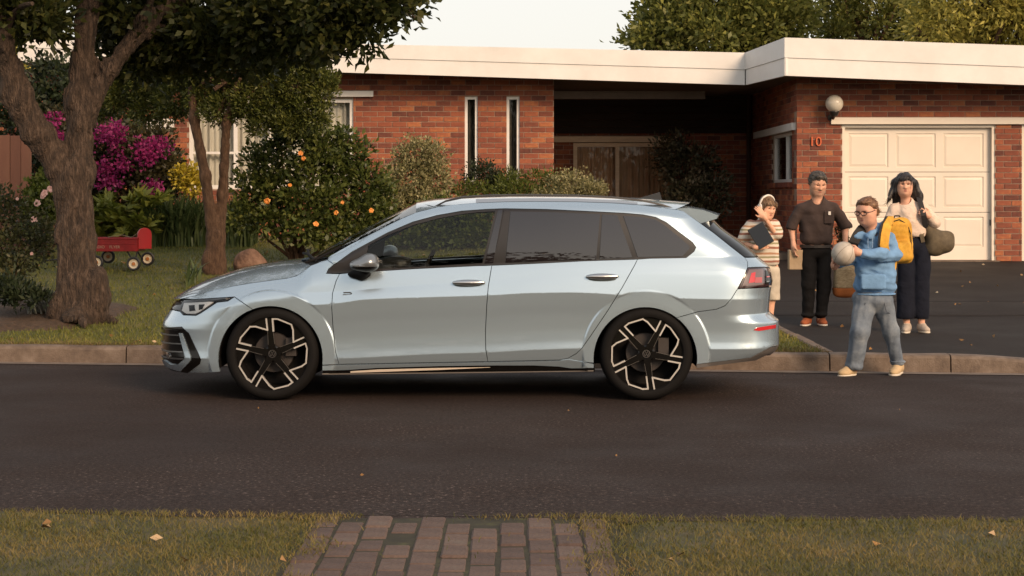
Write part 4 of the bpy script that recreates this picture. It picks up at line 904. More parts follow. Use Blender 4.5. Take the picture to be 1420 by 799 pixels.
# hood edge, cantrail heights
HX = [-2.407, -2.265, -2.134, -2.03, -1.887, -1.764, -1.631, -1.56, -1.508, -1.456]; HZ_ = [.726, .760, .793, .817, .841, .858, .875, .892, .927, .968]
zH = interp(HX, HZ_)
zT = interp([-1.46, -1.33, -1.0, -.7, -.58, -.3, .15, .6, 1.0, 1.2], [.99, 1.02, 1.20, 1.35, 1.395, 1.423, 1.43, 1.428, 1.405, 1.375])
def planW(x, z):
    xf = XF(z); xs = xf + LFn; u = np.clip((xs - x) / LFn, 0, .99995); v = (1 - u ** NF) ** (1 / NF)
    xr = XRr(z); xs = xr - LRr; u = np.clip((x - xs) / LRr, 0, .99995); return v * (1 - u ** NR) ** (1 / NR)
def secW(x, z):
    a, b, c, d = zA(x), zB(x), zC(x), zD(x)
    w = np.where(z < c, SEC1(np.clip((z - .10) / (c - .10), 0, 1)), np.where(z < b, SEC2(np.clip((z - c) / (b - c), 0, 1)), np.where(z < a, SEC3(np.clip((z - b) / (a - b), 0, 1)), np.where(z < d, SEC4(np.clip((z - a) / (d - a), 0, 1)), SEC5(z - d)))))
    for (cx, cz, r) in AR:                                                         # flat wheel arch lips
        q = np.sqrt((x - cx) ** 2 + (z - cz) ** 2); s = np.clip((r + .094 - q) / .018, 0, 1); s = s * s * (3 - 2 * s) * (z > .1)
        w = w * (1 - s) + s * (.8858 - .02 * np.maximum(q - r, 0))
    f = np.clip((-1.30 - x) / .25, 0, 1); h = zH(np.clip(x, -2.407, -1.456)); t = np.clip((z - (h - .15)) / .15, 0, 1.3)
    w = w - f * .10 * t * t                                                        # front wing rolls over to the bonnet
    t = np.clip((z - (zT(np.clip(x, -1.46, 1.2)) - .075)) / .075, 0, 1.2); w = w - .055 * t * t * (z > 1.0)
    w = w - .055 * np.clip((x - .3) / 1.4, 0, 1) ** 1.5 * np.clip((z - .9) / .4, 0, 1)
    return w
def fullW(x, z): return planW(x, z) * secW(x, z)
def q_to_x(q, z):
    xf = XF(z) + LFn; xr = XRr(z) - LRr
    x = np.where(q < xf, xf - LFn * np.sin(np.clip((xf - q) / LFn, 0, math.pi / 2)), np.where(q > xr, xr + LRr * np.sin(np.clip((q - xr) / LRr, 0, math.pi / 2)), q))
    return x
def x_to_q(x, z):
    xf = XF(z) + LFn; xr = XRr(z) - LRr
    if x < xf: return xf - LFn * math.asin(min((xf - x) / LFn, .995))
    if x > xr: return xr + LRr * math.asin(min((x - xr) / LRr, .995))
    return x
def surf(q, z, o=0.0):
    x = q_to_x(q, z)
    xf = XF(z) + LFn; xr = XRr(z) - LRr
    uf = np.sin(np.clip((xf - q) / LFn, 0, math.pi / 2)); ur = np.sin(np.clip((q - xr) / LRr, 0, math.pi / 2))
    pv = np.maximum(1 - uf ** NF, 0) ** (1 / NF) * np.maximum(1 - ur ** NR, 0) ** (1 / NR)
    return np.stack([x, YC - pv * secW(x, z), z], -1)
def surf_n(q, z):
    e = .004; a = surf(q + e, z) - surf(q - e, z); b = surf(q, z + e) - surf(q, z - e)
    n = np.cross(a, b); n /= np.linalg.norm(n, axis=-1)[..., None] + 1e-12
    return n
def to_qz(p):
    if p[0] == 'F': z = p[1]; return (float(XF(z)) + LFn - LFn * math.pi / 2, z)
    if p[0] == 'R': z = p[1]; return (float(XRr(z)) - LRr + LRr * math.pi / 2, z)
    if p[0] == 'RT': z = p[2]; return (float(XRr(z)) - LRr + LRr * math.pi / 2 * p[1], z)
    d = YN
    for _ in range(8):
        x = (p[0] - CX) * d / FPX; z = EYE - (p[1] - HZ) * d / FPX; w = float(fullW(np.array(x), np.array(z))); d = .5 * d + .5 * (YC - w)
    return (float(x_to_q(x, z)), z)
def densify(P, step=.035):
    out = []
    for a, b in zip(P, P[1:] + P[:1]):
        n = max(1, int(math.hypot(b[0] - a[0], b[1] - a[1]) / step))
        out += [(a[0] + (b[0] - a[0]) * i / n, a[1] + (b[1] - a[1]) * i / n) for i in range(n)]
    return out
def densify_px(P, step=7):
    out = []
    for a, b in zip(P, P[1:] + P[:1]):
        out.append(a)
        if isinstance(a[0], str) or isinstance(b[0], str): continue
        n = int(math.hypot(b[0] - a[0], b[1] - a[1]) / step)
        out += [(a[0] + (b[0] - a[0]) * i / n, a[1] + (b[1] - a[1]) * i / n) for i in range(1, n)]
    return out
def inset(P, d):
    A = sum(P[i][0] * P[(i + 1) % len(P)][1] - P[(i + 1) % len(P)][0] * P[i][1] for i in range(len(P)))
    s = 1 if A > 0 else -1; out = []
    for i in range(len(P)):
        a, b, c = P[i - 1], P[i], P[(i + 1) % len(P)]
        e1 = Vector((b[0] - a[0], b[1] - a[1])); e2 = Vector((c[0] - b[0], c[1] - b[1]))
        if e1.length < 1e-9 or e2.length < 1e-9: out.append(b); continue
        n = Vector((-e1.y, e1.x)).normalized() + Vector((-e2.y, e2.x)).normalized()
        if n.length < .2: out.append(b); continue
        n = n.normalized(); out.append((b[0] + s * n.x * d, b[1] + s * n.y * d))
    return out
def inpoly(P, x, y):
    c = np.zeros(len(x), bool)
    for (x0, y0), (x1, y1) in zip(P, P[1:] + P[:1]):
        m = ((y0 > y) != (y1 > y)); 
        if y1 != y0: c ^= m & (x < (x1 - x0) * (y - y0) / (y1 - y0) + x0)
    return c
def edist(P, x, y):
    d = np.full(len(x), 9.)
    for (x0, y0), (x1, y1) in zip(P, P[1:] + P[:1]):
        ex, ey = x1 - x0, y1 - y0; t = np.clip(((x - x0) * ex + (y - y0) * ey) / (ex * ex + ey * ey + 1e-12), 0, 1)
        d = np.minimum(d, np.hypot(x - x0 - t * ex, y - y0 - t * ey))
    return d
car = thing("parked_car", (-.38, YC, 0), "pale blue estate car parked along the kerb with black alloy wheels", "car")
def panel(name, pts, m, parent=None, o=0.0, gap=.0026, rim=.018, gx=.03, gzz=.014, both=True, raw=False):
    parent = parent or car
    P = densify([to_qz(p) for p in densify_px(pts)]) if not raw else pts
    cl = [abs(p[0] - to_qz(('F', p[1]))[0]) < 1e-4 or abs(p[0] - to_qz(('R', p[1]))[0]) < 1e-4 for p in P]
    if gap: P2 = inset(P, gap); P = [a if c else b for a, b, c in zip(P, P2, cl)]
    x0, x1 = min(p[0] for p in P), max(p[0] for p in P); z0, z1 = min(p[1] for p in P), max(p[1] for p in P)
    G = np.meshgrid(np.arange(x0 + gx / 2, x1, gx), np.arange(z0 + gzz / 2, z1, gzz)); gq, gz_2 = G[0].ravel(), G[1].ravel()
    k = inpoly(P, gq, gz_2); gq, gz_2 = gq[k], gz_2[k]
    eq, ez = [], []
    for (cx_, cz_, r_) in AR:                                                       # vertices along the arch lips
        if cx_ + .5 < x0 or cx_ - .5 > x1: continue
        dd_ = np.hypot(gq - cx_, gz_2 - cz_); k = np.abs(dd_ - (r_ + .085)) > .018; gq, gz_2 = gq[k], gz_2[k]
        for dr_ in (.072, .077, .082, .087, .093, .098):
            for a_ in np.radians(np.arange(-20, 201, 2.5)):
                ex_, ez_ = cx_ + (r_ + dr_) * math.cos(a_), cz_ + (r_ + dr_) * math.sin(a_); eq.append(float(x_to_q(ex_, ez_)) if ez_ > .11 else ex_); ez.append(ez_)
    for zf_ in (zA, zB, zC):                                                        # and along the creases
        xs_ = np.arange(x0, x1, .02); zl_ = zf_(xs_)
        for dz_ in (-.0045, .0045): eq += list(xs_); ez += list(zl_ + dz_)
        k = np.abs(gz_2 - zf_(gq)) > .009; gq, gz_2 = gq[k], gz_2[k]
    if gzz < .03 and eq:
        eq, ez = np.array(eq), np.array(ez); k = inpoly(P, eq, ez); gq, gz_2 = np.r_[gq, eq[k]], np.r_[gz_2, ez[k]]
    if len(gq): k = edist(P, gq, gz_2) > .005; gq, gz_2 = gq[k], gz_2[k]
    vs = [Vector(p) for p in P] + [Vector((a, b)) for a, b in zip(gq, gz_2)]
    r = geometry.delaunay_2d_cdt(vs, [], [list(range(len(P)))], 1, 1e-6)
    qv = np.array([tuple(v) for v in r[0]]); tri = [tuple(f) for f in r[2]]
    tri = [f if (qv[f[1]][0] - qv[f[0]][0]) * (qv[f[2]][1] - qv[f[0]][1]) - (qv[f[2]][0] - qv[f[0]][0]) * (qv[f[1]][1] - qv[f[0]][1]) > 0 else f[::-1] for f in tri]
    S3 = surf(qv[:, 0], qv[:, 1]); N3 = surf_n(qv[:, 0], qv[:, 1]); S3 = S3 + N3 * o
    Pa = np.array(P); B = surf(Pa[:, 0], Pa[:, 1]); Bn = surf_n(Pa[:, 0], Pa[:, 1]); B = B + Bn * o; Bi = B - Bn * rim; n0, nb_ = len(S3), len(P)
    V = np.concatenate([S3, B, Bi]); A = sum(P[i][0] * P[(i + 1) % nb_][1] - P[(i + 1) % nb_][0] * P[i][1] for i in range(nb_))
    F = list(tri)
    for i in range(nb_):
        j = (i + 1) % nb_
        if cl[i] and cl[j]: continue
        f = (n0 + i, n0 + nb_ + i, n0 + nb_ + j, n0 + j); F.append(f if A > 0 else f[::-1])
    tg = np.roll(B, -1, 0) - np.roll(B, 1, 0); bn = np.cross(tg, Bn) * (1 if A > 0 else -1); bn /= np.linalg.norm(bn, axis=1)[:, None] + 1e-12
    NN = np.concatenate([N3, bn, bn]); out = []
    for side in ((0, 1) if both else (0,)):
        V_, N_, F_ = V.copy(), NN.copy(), F
        if side: V_[:, 1] = 2 * YC - V_[:, 1]; N_[:, 1] *= -1; F_ = [f[::-1] for f in F]
        ob = npmesh(name, V_, F_, m, parent, None, True)
        try: ob.data.normals_split_custom_set_from_vertices([tuple(v) for v in N_])
        except Exception as ex: print("normals", ex)
        out.append(ob)
    return out
def arc(c, r, a0, a1, n=14): return [(c[0] + r * math.cos(R(a0 + (a1 - a0) * i / n)), c[1] - r * math.sin(R(a0 + (a1 - a0) * i / n))) for i in range(n + 1)]
FA, FR, RA, RR_ = (375, 497), 72, (895, 498), 71.5
panel("front_bumper", [('F', .185), (236, 512), (254, 517), (280, 517.5), (302.5, 516)] + arc(FA, FR, 195, 110, 16) + [(325, 411.8), (316, 417.7), (301, 419.4), (278, 434.6), (272, 437.7), (254, 437), (249.6, 432), (240, 430), ('F', .595)], paint)
panel("upper_grille", [('F', .595), (240, 430), (238, 423), (242, 418), ('F', .690)], blackg)
hl = panel("headlight", [(242, 418.2), (270.7, 415.8), (324.8, 412), (316, 417.5), (301, 419.2), (278, 434.4), (272, 437.4), (254, 436.8), (249.6, 431.8), (239.5, 429.8), (238.3, 424)], blackg, o=-.004, gap=.001)
for i, h in enumerate(hl):
    for pts, mm_, o_ in (([(255, 420.5), (290, 418.5), (296, 419), (277, 432.5), (271, 435.2), (258, 435), (252, 431)], mat("lamp_reflector", (.80, .76, .70), rough=.35, metal=.1), .001), ([(243, 419.5), (252, 419), (250, 430), (242, 428.5)], satin, .0005), ([(262, 424), (270, 423.5), (271, 431), (263, 432)], blackm, .004), ([(276, 423), (284, 422.5), (281, 429), (276, 430)], blackm, .004), ([(256, 417.4), (300, 414.6), (318, 413.4), (300, 416.4), (270, 418.4), (256, 419)], satin, .002)):
        pp = panel("lamp_unit", pts, mm_, h, o=o_, both=False, rim=.01, gap=0)
        if i: 
            me = pp[0].data
            for v in me.vertices: v.co.y = 2 * (YC - off(car).y) - v.co.y
            me.flip_normals()
panel("headlight_lens", [(242, 418.2), (270.7, 415.8), (324.8, 412), (316, 417.5), (301, 419.2), (278, 434.4), (272, 437.4), (254, 436.8), (249.6, 431.8), (239.5, 429.8), (238.3, 424)], lampg, o=.006, gap=.0015, rim=.006)
gr = panel("lower_grille", [('F', .465), (232, 454.2), (252, 453), (262, 462), (279, 498.6), (277.5, 504.5), (260.5, 517.2), (236, 514), ('F', .185)], blackg, o=.004, gap=0)
panel("grille_blade", [(249.6, 462), (253.5, 462), (265.6, 494.4), (265.6, 499.4), (252, 513.8), (242, 511.5), (228, 507), ('F', .195), ('F', .245), (230.5, 500), (238, 504.5), (248, 505), (257.5, 497.5), (256.3, 487.6)], paint, o=.014, gap=0)
slatm = mat('slat_grey', (.20, .20, .20), rough=.3, metal=.8)
for y, x1 in ((458.5, 249), (465, 250.5), (476.8, 252.5), (488, 254.5), (497.5, 256)):
    zc = EYE - (y - HZ) * 12.2 / FPX
    panel("grille_slat", [('F', zc + .004), (x1, y - .7), (x1, y + .9), ('F', zc - .008)], slatm if y > 460 else blackg, o=.010, gap=0, rim=.008)
panel("fog_lamp", [(231.5, 488.5), (235, 489.5), (237, 494), (236, 497.5), (232.5, 495)], chrome, o=.013, gap=0, rim=.01)
hood_line = [(431, 368.2), (421, 376.3), (411, 382.6), (397.5, 386), (372, 389.3), (348.4, 392.4), (321.4, 397), (301, 401.7), (275.8, 408.4), (250, 414.4)]
panel("front_wing", [(325, 411.8)] + arc(FA, FR, 110, -6, 22) + [(447, 506.5), (470, 505.3), (465.4, 488), (462, 457.6), (460, 427), (461, 407), (466, 390), (470.7, 380), (452.4, 379.5), (455.5, 373), (463, 367), (454, 360.5), (447, 361.6), (440, 365)] + hood_line + [(270.7, 415.2)], paint)
DLO_T = [(467, 364.7), (487.6, 349.5), (508, 338.5), (538, 322.5), (572, 308), (606, 298.8), (640, 292.8), (674, 290.3), (699, 289.4)]
DLO_R = [(758, 290.4), (826, 293.7), (867, 295.8), (892, 298), (909, 301.4), (924.4, 309), (943, 323.4), (960, 336), (965, 343), (962.4, 348.7), (951.4, 357.5), (900.7, 358.4), (884, 359.7)]
RD_B = [(880, 368), (863, 398.5), (843, 430.6), (819, 466), (807, 483), (799, 490.6), (787, 497.3), (775, 499.4)]
ROOF_L = [(936, 290.4), (910, 286.8), (884, 284), (850, 281.5), (800, 279.8), (740, 279.3), (700, 279.8), (660, 281.4), (630, 284), (606, 287.2), (577, 294.5), (555, 303.8), (538.3, 312), (521.4, 320.8), (487.6, 337.9), (455.5, 356)]
panel("body_side", [(463, 367)] + DLO_T + DLO_R + RD_B + [(823.4, 503.5)] + arc(RA, RR_, 184, 53, 24) + [(968, 432.4), (993.6, 429), (1005.5, 424), (1014, 414.6), (1023, 400.6), (1036.7, 371.5), (1036.7, 363), (1032.5, 357), (1012, 341), (990, 323.4), (971.7, 310), (948, 293)] + ROOF_L + [(454, 360.5)], paint)
fd = panel("front_door", [(470.7, 380), (487.6, 378.2), (528, 375.7), (572, 373), (660, 368.8), (682, 368.2), (677, 398.5), (675, 424), (673.2, 457.6), (673.6, 484.6), (676.5, 501.5), (570, 503.4), (470, 505.3), (465.4, 488), (462, 457.6), (460, 427), (461, 407), (466, 390)], paint)
rd = panel("rear_door", [(682, 368.2), (741, 365.6), (809, 362), (880, 359.8), (884, 359.7)] + RD_B + [(676.5, 501.5), (673.6, 484.6), (673.2, 457.6), (675, 424), (677, 398.5)], paint)
panel("window_frame", [(452.4, 379.5), (455.5, 373)] + DLO_T + [(693, 322), (682, 368), (668.7, 368.2), (668.7, 364.7), (686.5, 293), (660, 294.8), (640, 297), (606, 303.5), (572, 312.5), (538, 326), (511, 340), (505, 374), (505, 377.2), (487.6, 378.2)], trimm, o=-.002, gap=.001)
panel("window_strip", [(505, 374), (572, 370.5), (668.7, 364.9), (668.7, 368.4), (572, 372.8), (505, 377)], trimm, o=0, gap=0)
panel("front_window", [(512, 340), (538, 326), (572, 312.5), (606, 303.5), (640, 297), (660, 294.8), (686.5, 293), (668.7, 364.9), (572, 370.5), (505, 374)], fglass, o=-.006, gap=-.003, rim=.004)
panel("window_frame", [(699, 289.4)] + DLO_R + [(809, 362), (741, 365.8), (682, 368), (693, 322)], trimm, o=-.002, gap=.001)
for pts in ([(708, 293.5), (760, 294.4), (832, 297.3), (826.7, 360), (760, 361.6), (701, 364.4)], [(835, 297.6), (856, 299), (876.8, 357), (831.5, 359.3)], [(864.4, 299.7), (892, 301.4), (909, 304.8), (921, 312.4), (941, 328.4), (955.6, 341), (956.5, 344.5), (946.3, 355.5), (884.6, 356.7)], [(690.5, 292), (697, 291.5), (684, 364.8), (672, 365.6)]):
    panel("rear_window", pts, privacy, o=.003, gap=0, rim=.006)
panel("rear_bumper", arc(RA, RR_, 53, -6, 12) + [(1027, 498.2), (1041, 496.4), (1070, 481), ('R', .36), ('R', .80), ('RT', .8, .80), (1059.6, 398.9), (1023, 400.8), (1014, 414.6), (1005.5, 424), (993.6, 429), (968, 432.4)], paint)
panel("rear_valance", [(965.6, 505.6), (1027, 498.6), (1041, 496.8), (1070, 481.6), ('R', .358), ('R', .26), (1066, 491.5), (1048, 500), (966.6, 510.2)], mat("valance", (.10, .09, .085), rough=.35, coat=.5), o=.0, gap=.0)
tl_ = panel("tail_light", [(1037, 371.8), (1060, 371), ('RT', .8, .93), ('RT', .8, .815), (1060, 398.2), (1023.8, 400.2)], mat("lamp_base", (.03, .008, .008), rough=.1, coat=1), o=.0, gap=.001)
red = mat("lamp_red", (.50, .02, .025), rough=.12, coat=1); redl = mat("lamp_red_pale", (.38, .07, .07), rough=.15, coat=1); smoke = mat("lamp_smoke", (.13, .085, .085), rough=.15, coat=1)
for i, h in enumerate(tl_):
    for pts, mm_, o_ in (([(1038.5, 374), (1058, 373.6), (1058.5, 395.5), (1029, 396.8)], smoke, .003), ([(1041.5, 379), (1047, 377.5), (1046, 391.5), (1037.5, 393)], red, .006), ([(1047, 385), (1056, 384.6), (1056, 392), (1046, 392.4)], redl, .0055), ([(1061, 375), ('RT', .78, .90), ('RT', .78, .84), (1061, 394)], blackg, .004), ([(1062, 383.5), (1066.5, 383), (1066.3, 384.6), (1062, 385)], red, .008), ([(1062, 390), (1066, 389.6), (1065.8, 391.2), (1062, 391.6)], satin, .008)):
        pp = panel("lamp_unit", pts, mm_, h, o=o_, both=False, rim=.008, gap=0)
        if i:
            me = pp[0].data
            for v in me.vertices: v.co.y = 2 * (YC - off(car).y) - v.co.y
            me.flip_normals()
panel("tailgate", [(1032.5, 357.3), (1036.7, 363), (1037, 371), (1060, 370.4), ('RT', .8, .94), ('RT', .8, .805), ('R', .805), ('R', 1.03), (1048.6, 356.8)], paint)
panel("rear_screen", [(972.2, 310.3), (990, 304.5), ('R', 1.285), ('R', 1.035), (1048, 356.5), (1032.5, 356.8), (1012, 341), (990, 323.4)], blackg, o=.002, gap=.002)
panel("reflector", [(1045, 458), (1049.4, 454.4), (1076, 450), (1075.6, 455.2), (1053, 459)], red, o=.004, gap=0)
panel("sill", [(447, 506.8), (470, 505.7), (676.5, 502), (775, 499.8), (787, 498), (800, 500), (823.4, 504.5), (823.5, 510.3), (792, 510.8), (775, 508.3), (741, 506.8), (680, 506.8), (609, 507.7), (524, 510.2), (482, 513), (447, 514)], paint, o=.006, gap=.002)
panel("sill_moulding", [(447, 514), (482, 513), (524, 510.2), (609, 507.7), (680, 506.8), (741, 506.8), (775, 508.3), (792, 510.8), (823.5, 510.3), (823.5, 515.5), (660, 517.6), (447, 519.8)], blackg, o=.0, gap=.001, rim=.08)
panel("sill_trim", [(486, 514.8), (524, 512.3), (609, 510.2), (680, 509.2), (609, 512.6), (524, 515.4), (486, 516.6)], mat("sill_highlight", (.80, .68, .56), rough=.45, metal=.2), o=.006, gap=0, rim=.004)  # pale colour paints the bright reflection along the chrome strip
panel("sill_trim", [(447, 518), (660, 515.8), (823, 513.8), (823, 514.8), (660, 516.9), (447, 519.2)], mat('sill_line', (.30, .26, .23), rough=.4, metal=.5), o=.006, gap=0, rim=.004)
# inner shell behind the gaps
panel("inner_shell", [('F', .25), (245, 505), (300, 505)] + arc(FA, 76, 190, -6, 22) + [(452, 505), (660, 500), (818, 500)] + arc(RA, 76, 184, -6, 24) + [(1000, 495), (1060, 480), ('R', .45), ('R', .98), (1036, 360), (960, 361), (880, 363), (660, 372), (480, 382), (440, 385), (400, 395), (330, 405), (260, 425), ('F', .62)], blackm, o=-.028, gap=0, rim=.004, gx=.09, gzz=.04)
panel("inner_shell", [(575, 300.5), (606, 293), (660, 287.5), (740, 285.5), (800, 286.5), (884, 292), (920, 300), (948, 302), (985, 330), (1020, 355), (960, 362), (966, 345), (940, 318), (905, 297.5), (800, 291), (700, 287.5), (640, 291), (600, 297.5)], blackm, o=-.03, gap=0, rim=.004, gx=.09, gzz=.04)
# bonnet, roof and screens run across the car
def across(name, E, Cn, m, nv=25, pw=2.0, both_ends=None, smooth=True, zo=0, crown=0):
    """E: edge points (x,w,z) along the near side, Cn: matching centre-line points (x,z)"""
    V = []; F = []; n = len(E)
    for (x, w, z), (cx, cz) in zip(E, Cn):
        for k in range(nv):
            v = -1 + 2 * k / (nv - 1); g = 1 - abs(v) ** pw
            V.append((x + (cx - x) * g, YC + v * w, z + (cz - z) * g + zo))
    for i in range(n - 1):
        for k in range(nv - 1): F.append((i * nv + k, (i + 1) * nv + k, (i + 1) * nv + k + 1, i * nv + k + 1))
    o = npmesh(name, V, np.array(F), m, car, None, smooth)
    return o
def edge(P, d=.0): 
    out = []
    for p in P:
        q, z = to_qz(p); s = surf(np.array(q), np.array(z)); out.append((float(s[0]), float(YC - s[1]) + d, z))
    return out
def resample(pts, n):
    P = np.array(pts, float); d = np.r_[0, np.cumsum(np.linalg.norm(np.diff(P, axis=0), axis=1))]; t = np.linspace(0, d[-1], n)
    return np.stack([np.interp(t, d, P[:, i]) for i in range(P.shape[1])], 1)
HE = resample(edge(hood_line[::-1]), 30); HC = resample([(-2.585, .69), (-2.50, .745), (-2.416, .790), (-2.32, .835), (-2.218, .872), (-2.07, .918), (-1.93, .947), (-1.78, .972), (-1.60, .990)], 30)
HE[:, 1] -= .003; across("bonnet", HE, HC, paint, nv=41, pw=2.6)
RE = resample(edge(ROOF_L[:11][::-1]), 30); RC = np.stack([np.linspace(-.72, 1.36, 30), np.interp(np.linspace(-.72, 1.36, 30), [-.72, -.6, -.4, 0, .5, 1.0, 1.36], [1.425, 1.446, 1.462, 1.474, 1.472, 1.455, 1.425])], 1)
across("roof", RE, RC, paint, nv=33, pw=2.4)
WE = resample(edge(ROOF_L[9:][::-1] ), 20); WC = np.stack([np.linspace(-1.56, -.72, 20), .985 + (1.425 - .985) * np.linspace(0, 1, 20) ** .92], 1)
WE[:, 1] -= .004; across("windscreen", WE, WC, glass("windscreen_glass", (.5, .52, .5), 1.7), nv=25, pw=2.2)
cw = np.array(HE[-1:].tolist() + WE[:1].tolist()); across("cowl", [tuple(HE[-1]), tuple(WE[0])], [(-1.60, .975), (-1.50, .985)], blackm, nv=21, zo=-.012)
mb = MB()
for (p, q) in (((-1.43, -.62, .985), (-1.60, -.05, 1.03)), ((-1.55, -.05, 1.0), (-1.62, .50, 1.035))):
    mb.tube([(p[0], YC + p[1], p[2]), ((p[0] + q[0]) / 2 - .02, YC + (p[1] + q[1]) / 2, (p[2] + q[2]) / 2 + .03), (q[0], YC + q[1], q[2])], .011, 6)
mb.tube([(-1.50, YC - .74, .985), (-1.40, YC - .72, 1.02), (-1.25, YC - .69, 1.10)], .010, 6)
mb.build("wiper", blackm, car, 'stuff', smooth=True)
# spoiler
sp = [(936, 289.4), (955, 288.4), (975, 291.6), (996, 299), (993.6, 303.5), (971.7, 310), (948, 293.6)]
d_ = YC - .60; SP = [((x - CX) * d_ / FPX, EYE - (y - HZ) * d_ / FPX) for x, y in sp]; V = []; F = []; nv = 21
for k in range(nv):
    v = -1 + 2 * k / (nv - 1); w = .605 * v; g = 1 - abs(v) ** 2.5
    for j, (x, z) in enumerate(SP): V.append((x + .06 * g * (1 if j in (3, 4) else .6), YC + w, z + .014 * g))
ns = len(SP)
for k in range(nv - 1):
    for j in range(ns): F.append((k * ns + j, k * ns + (j + 1) % ns, (k + 1) * ns + (j + 1) % ns, (k + 1) * ns + j))
F.append(tuple(range(ns))); F.append(tuple((nv - 1) * ns + j for j in range(ns - 1, -1, -1)))
mb = MB(); mb.add(V, F); mb.build("spoiler", paint, car, smooth=True)
# roof rails, aerial
for s in (-1, 1):
    w = .628; rl = [(600, 288.6), (618, 280.5), (640, 275.8), (680, 273.3), (740, 272.4), (800, 273), (850, 275.4), (890, 279.5), (920, 285.8), (938, 290.6)]
    up = [(600, 287.4), (618, 278), (640, 272.6), (680, 270.2), (740, 269.6), (800, 270.4), (850, 272.9), (890, 277), (920, 283.6), (938, 289.8)]
    V = []; F = []
    for (a, b), (c, d2) in zip(rl, up):
        dd = YC - w; x0, z0, x1, z1 = (a - CX) * dd / FPX, EYE - (b - HZ) * dd / FPX, (c - CX) * dd / FPX, EYE - (d2 - HZ) * dd / FPX
        V += [(x0, YC + s * (w + .014), z0), (x1, YC + s * (w + .010), z1), (x1, YC + s * (w - .012), z1 + .002), (x0, YC + s * (w - .016), z0)]
    for i in range(len(rl) - 1):
        for k in range(4): F.append((i * 4 + k, i * 4 + (k + 1) % 4, i * 4 + 4 + (k + 1) % 4, i * 4 + 4 + k))
    F.append((0, 1, 2, 3)); F.append(tuple(4 * (len(rl) - 1) + k for k in (3, 2, 1, 0)))
    mb = MB(); mb.add(V, F); ra = mb.build("roof_rail", mat("rail_black", (.008, .006, .0055), rough=.45), car)
    mb = MB(); V = []; F = []
    for (a, b) in [(660, 276.6), (700, 275.6), (740, 275.2), (800, 275.8), (850, 278), (884, 281)]:
        dd = YC - w - .012; x, z = (a - CX) * dd / FPX, EYE - (b - HZ) * dd / FPX
        V += [(x, YC + s * (w + .016), z + .002), (x, YC + s * (w + .034), z - .024), (x, YC + s * (w - .01), z - .024), (x, YC + s * (w - .01), z + .002)]
    for i in range(5):
        for k in range(4): F.append((i * 4 + k, i * 4 + (k + 1) % 4, i * 4 + 4 + (k + 1) % 4, i * 4 + 4 + k))
    mb.add(V, F); mb.build("rail_foot", satin, ra)
fx = (905 - CX) * YC / FPX
mb = MB(); mb.add([(fx - .10, YC - .03, 1.455), (fx - .10, YC + .03, 1.455), (fx + .07, YC + .02, 1.44), (fx + .07, YC - .02, 1.44), (fx + .055, YC - .006, 1.500), (fx + .055, YC + .006, 1.500)], [(0, 4, 5, 1), (0, 3, 4), (1, 5, 2), (3, 2, 5, 4), (0, 1, 2, 3)]); mb.build("aerial", blackg, car)
# door handles, mirrors, badge
for drs, (px, py) in ((fd, (650, 393)), (rd, (835, 384.5))):
    for s, dr in zip((-1, 1), drs):
        q, z = to_qz((px, py)); p = surf(np.array(q), np.array(z)); w = YC - p[1] + .016; x = float(p[0])
        V, Q = sdf([('e', (x, YC + s * w, z + .006), (.122, .020, .022), None), ('e', (x - .01, YC + s * (w + .008), z + .004), (.10, .016, .014), None)], .006, k=.01)
        h = npmesh("door_handle", V, Q, satin, dr, None, True)
        V, Q = sdf([('e', (x, YC + s * (w - .014), z - .013), (.105, .007, .024), None)], .006)
        npmesh("handle_recess_shade", V, Q, mat("handle_shadow", (.16, .19, .20), rough=.4, metal=.5), h, None, True)  # darker ellipse paints the shade of the recess below the handle
for s, dr in zip((-1, 1), fd):
    c = at(508, 365, YC - .985); x, z = c.x, c.z; y = YC + s * .985
    V, Q = sdf([('e', (x + .022, y, z + .004), (.075, .11, .066), None), ('e', (x - .035, y, z - .014), (.085, .10, .046), None)], .008, k=.03, cuts=[((x + .092, y, z), (1, 0, .12))])
    mi = lambda Cn, z=z: (Cn[:, 2] < z - .022).astype(int)
    h = npmesh("door_mirror", V, Q, [mat("mirror_silver", (.22, .235, .25), rough=.3, metal=.6, coat=.6), blackg], dr, None, True, mi(V[Q].mean(1)))
    V, Q = sdf([('c', (x - .045, YC + s * .86, z - .085), (x - .01, YC + s * .93, z - .055), .045, .035), ('e', (x - .06, YC + s * .868, z - .085), (.085, .03, .032), None)], .008)
    npmesh("mirror_foot", V, Q, blackm, h, None, True)
    mb = MB(); mb.rbox(x - .045, x + .0, y + s * .092 - .012, y + s * .092 + .012, z - .022, z - .012, .003); mb.build("indicator", satin, h)
    q, z2 = to_qz((482, 408)); p = surf(np.array(q), np.array(z2)); x = float(p[0]); yb = YC + s * (YC - float(p[1]) + .002); V = []; bg = MB()
    for (a, b, c2, d2) in ((-.03, .012, .02, .012), (-.034, -.004, .012, -.004), (.02, .012, .03, .004), (.03, .004, .012, -.004), (.012, -.004, .026, -.018)):
        dx, dz = c2 - a, d2 - b; l = math.hypot(dx, dz); nx, nz = -dz / l * .0032, dx / l * .0032
        bg.add([(x + a + nx, yb, z2 + b + nz), (x + c2 + nx, yb, z2 + d2 + nz), (x + c2 - nx, yb, z2 + d2 - nz), (x + a - nx, yb, z2 + b - nz)], [(0, 1, 2, 3)])
    bg.build("line_badge", mat("badge_grey", (.12, .11, .10), rough=.3, metal=.8), dr, 'stuff', fix=False)
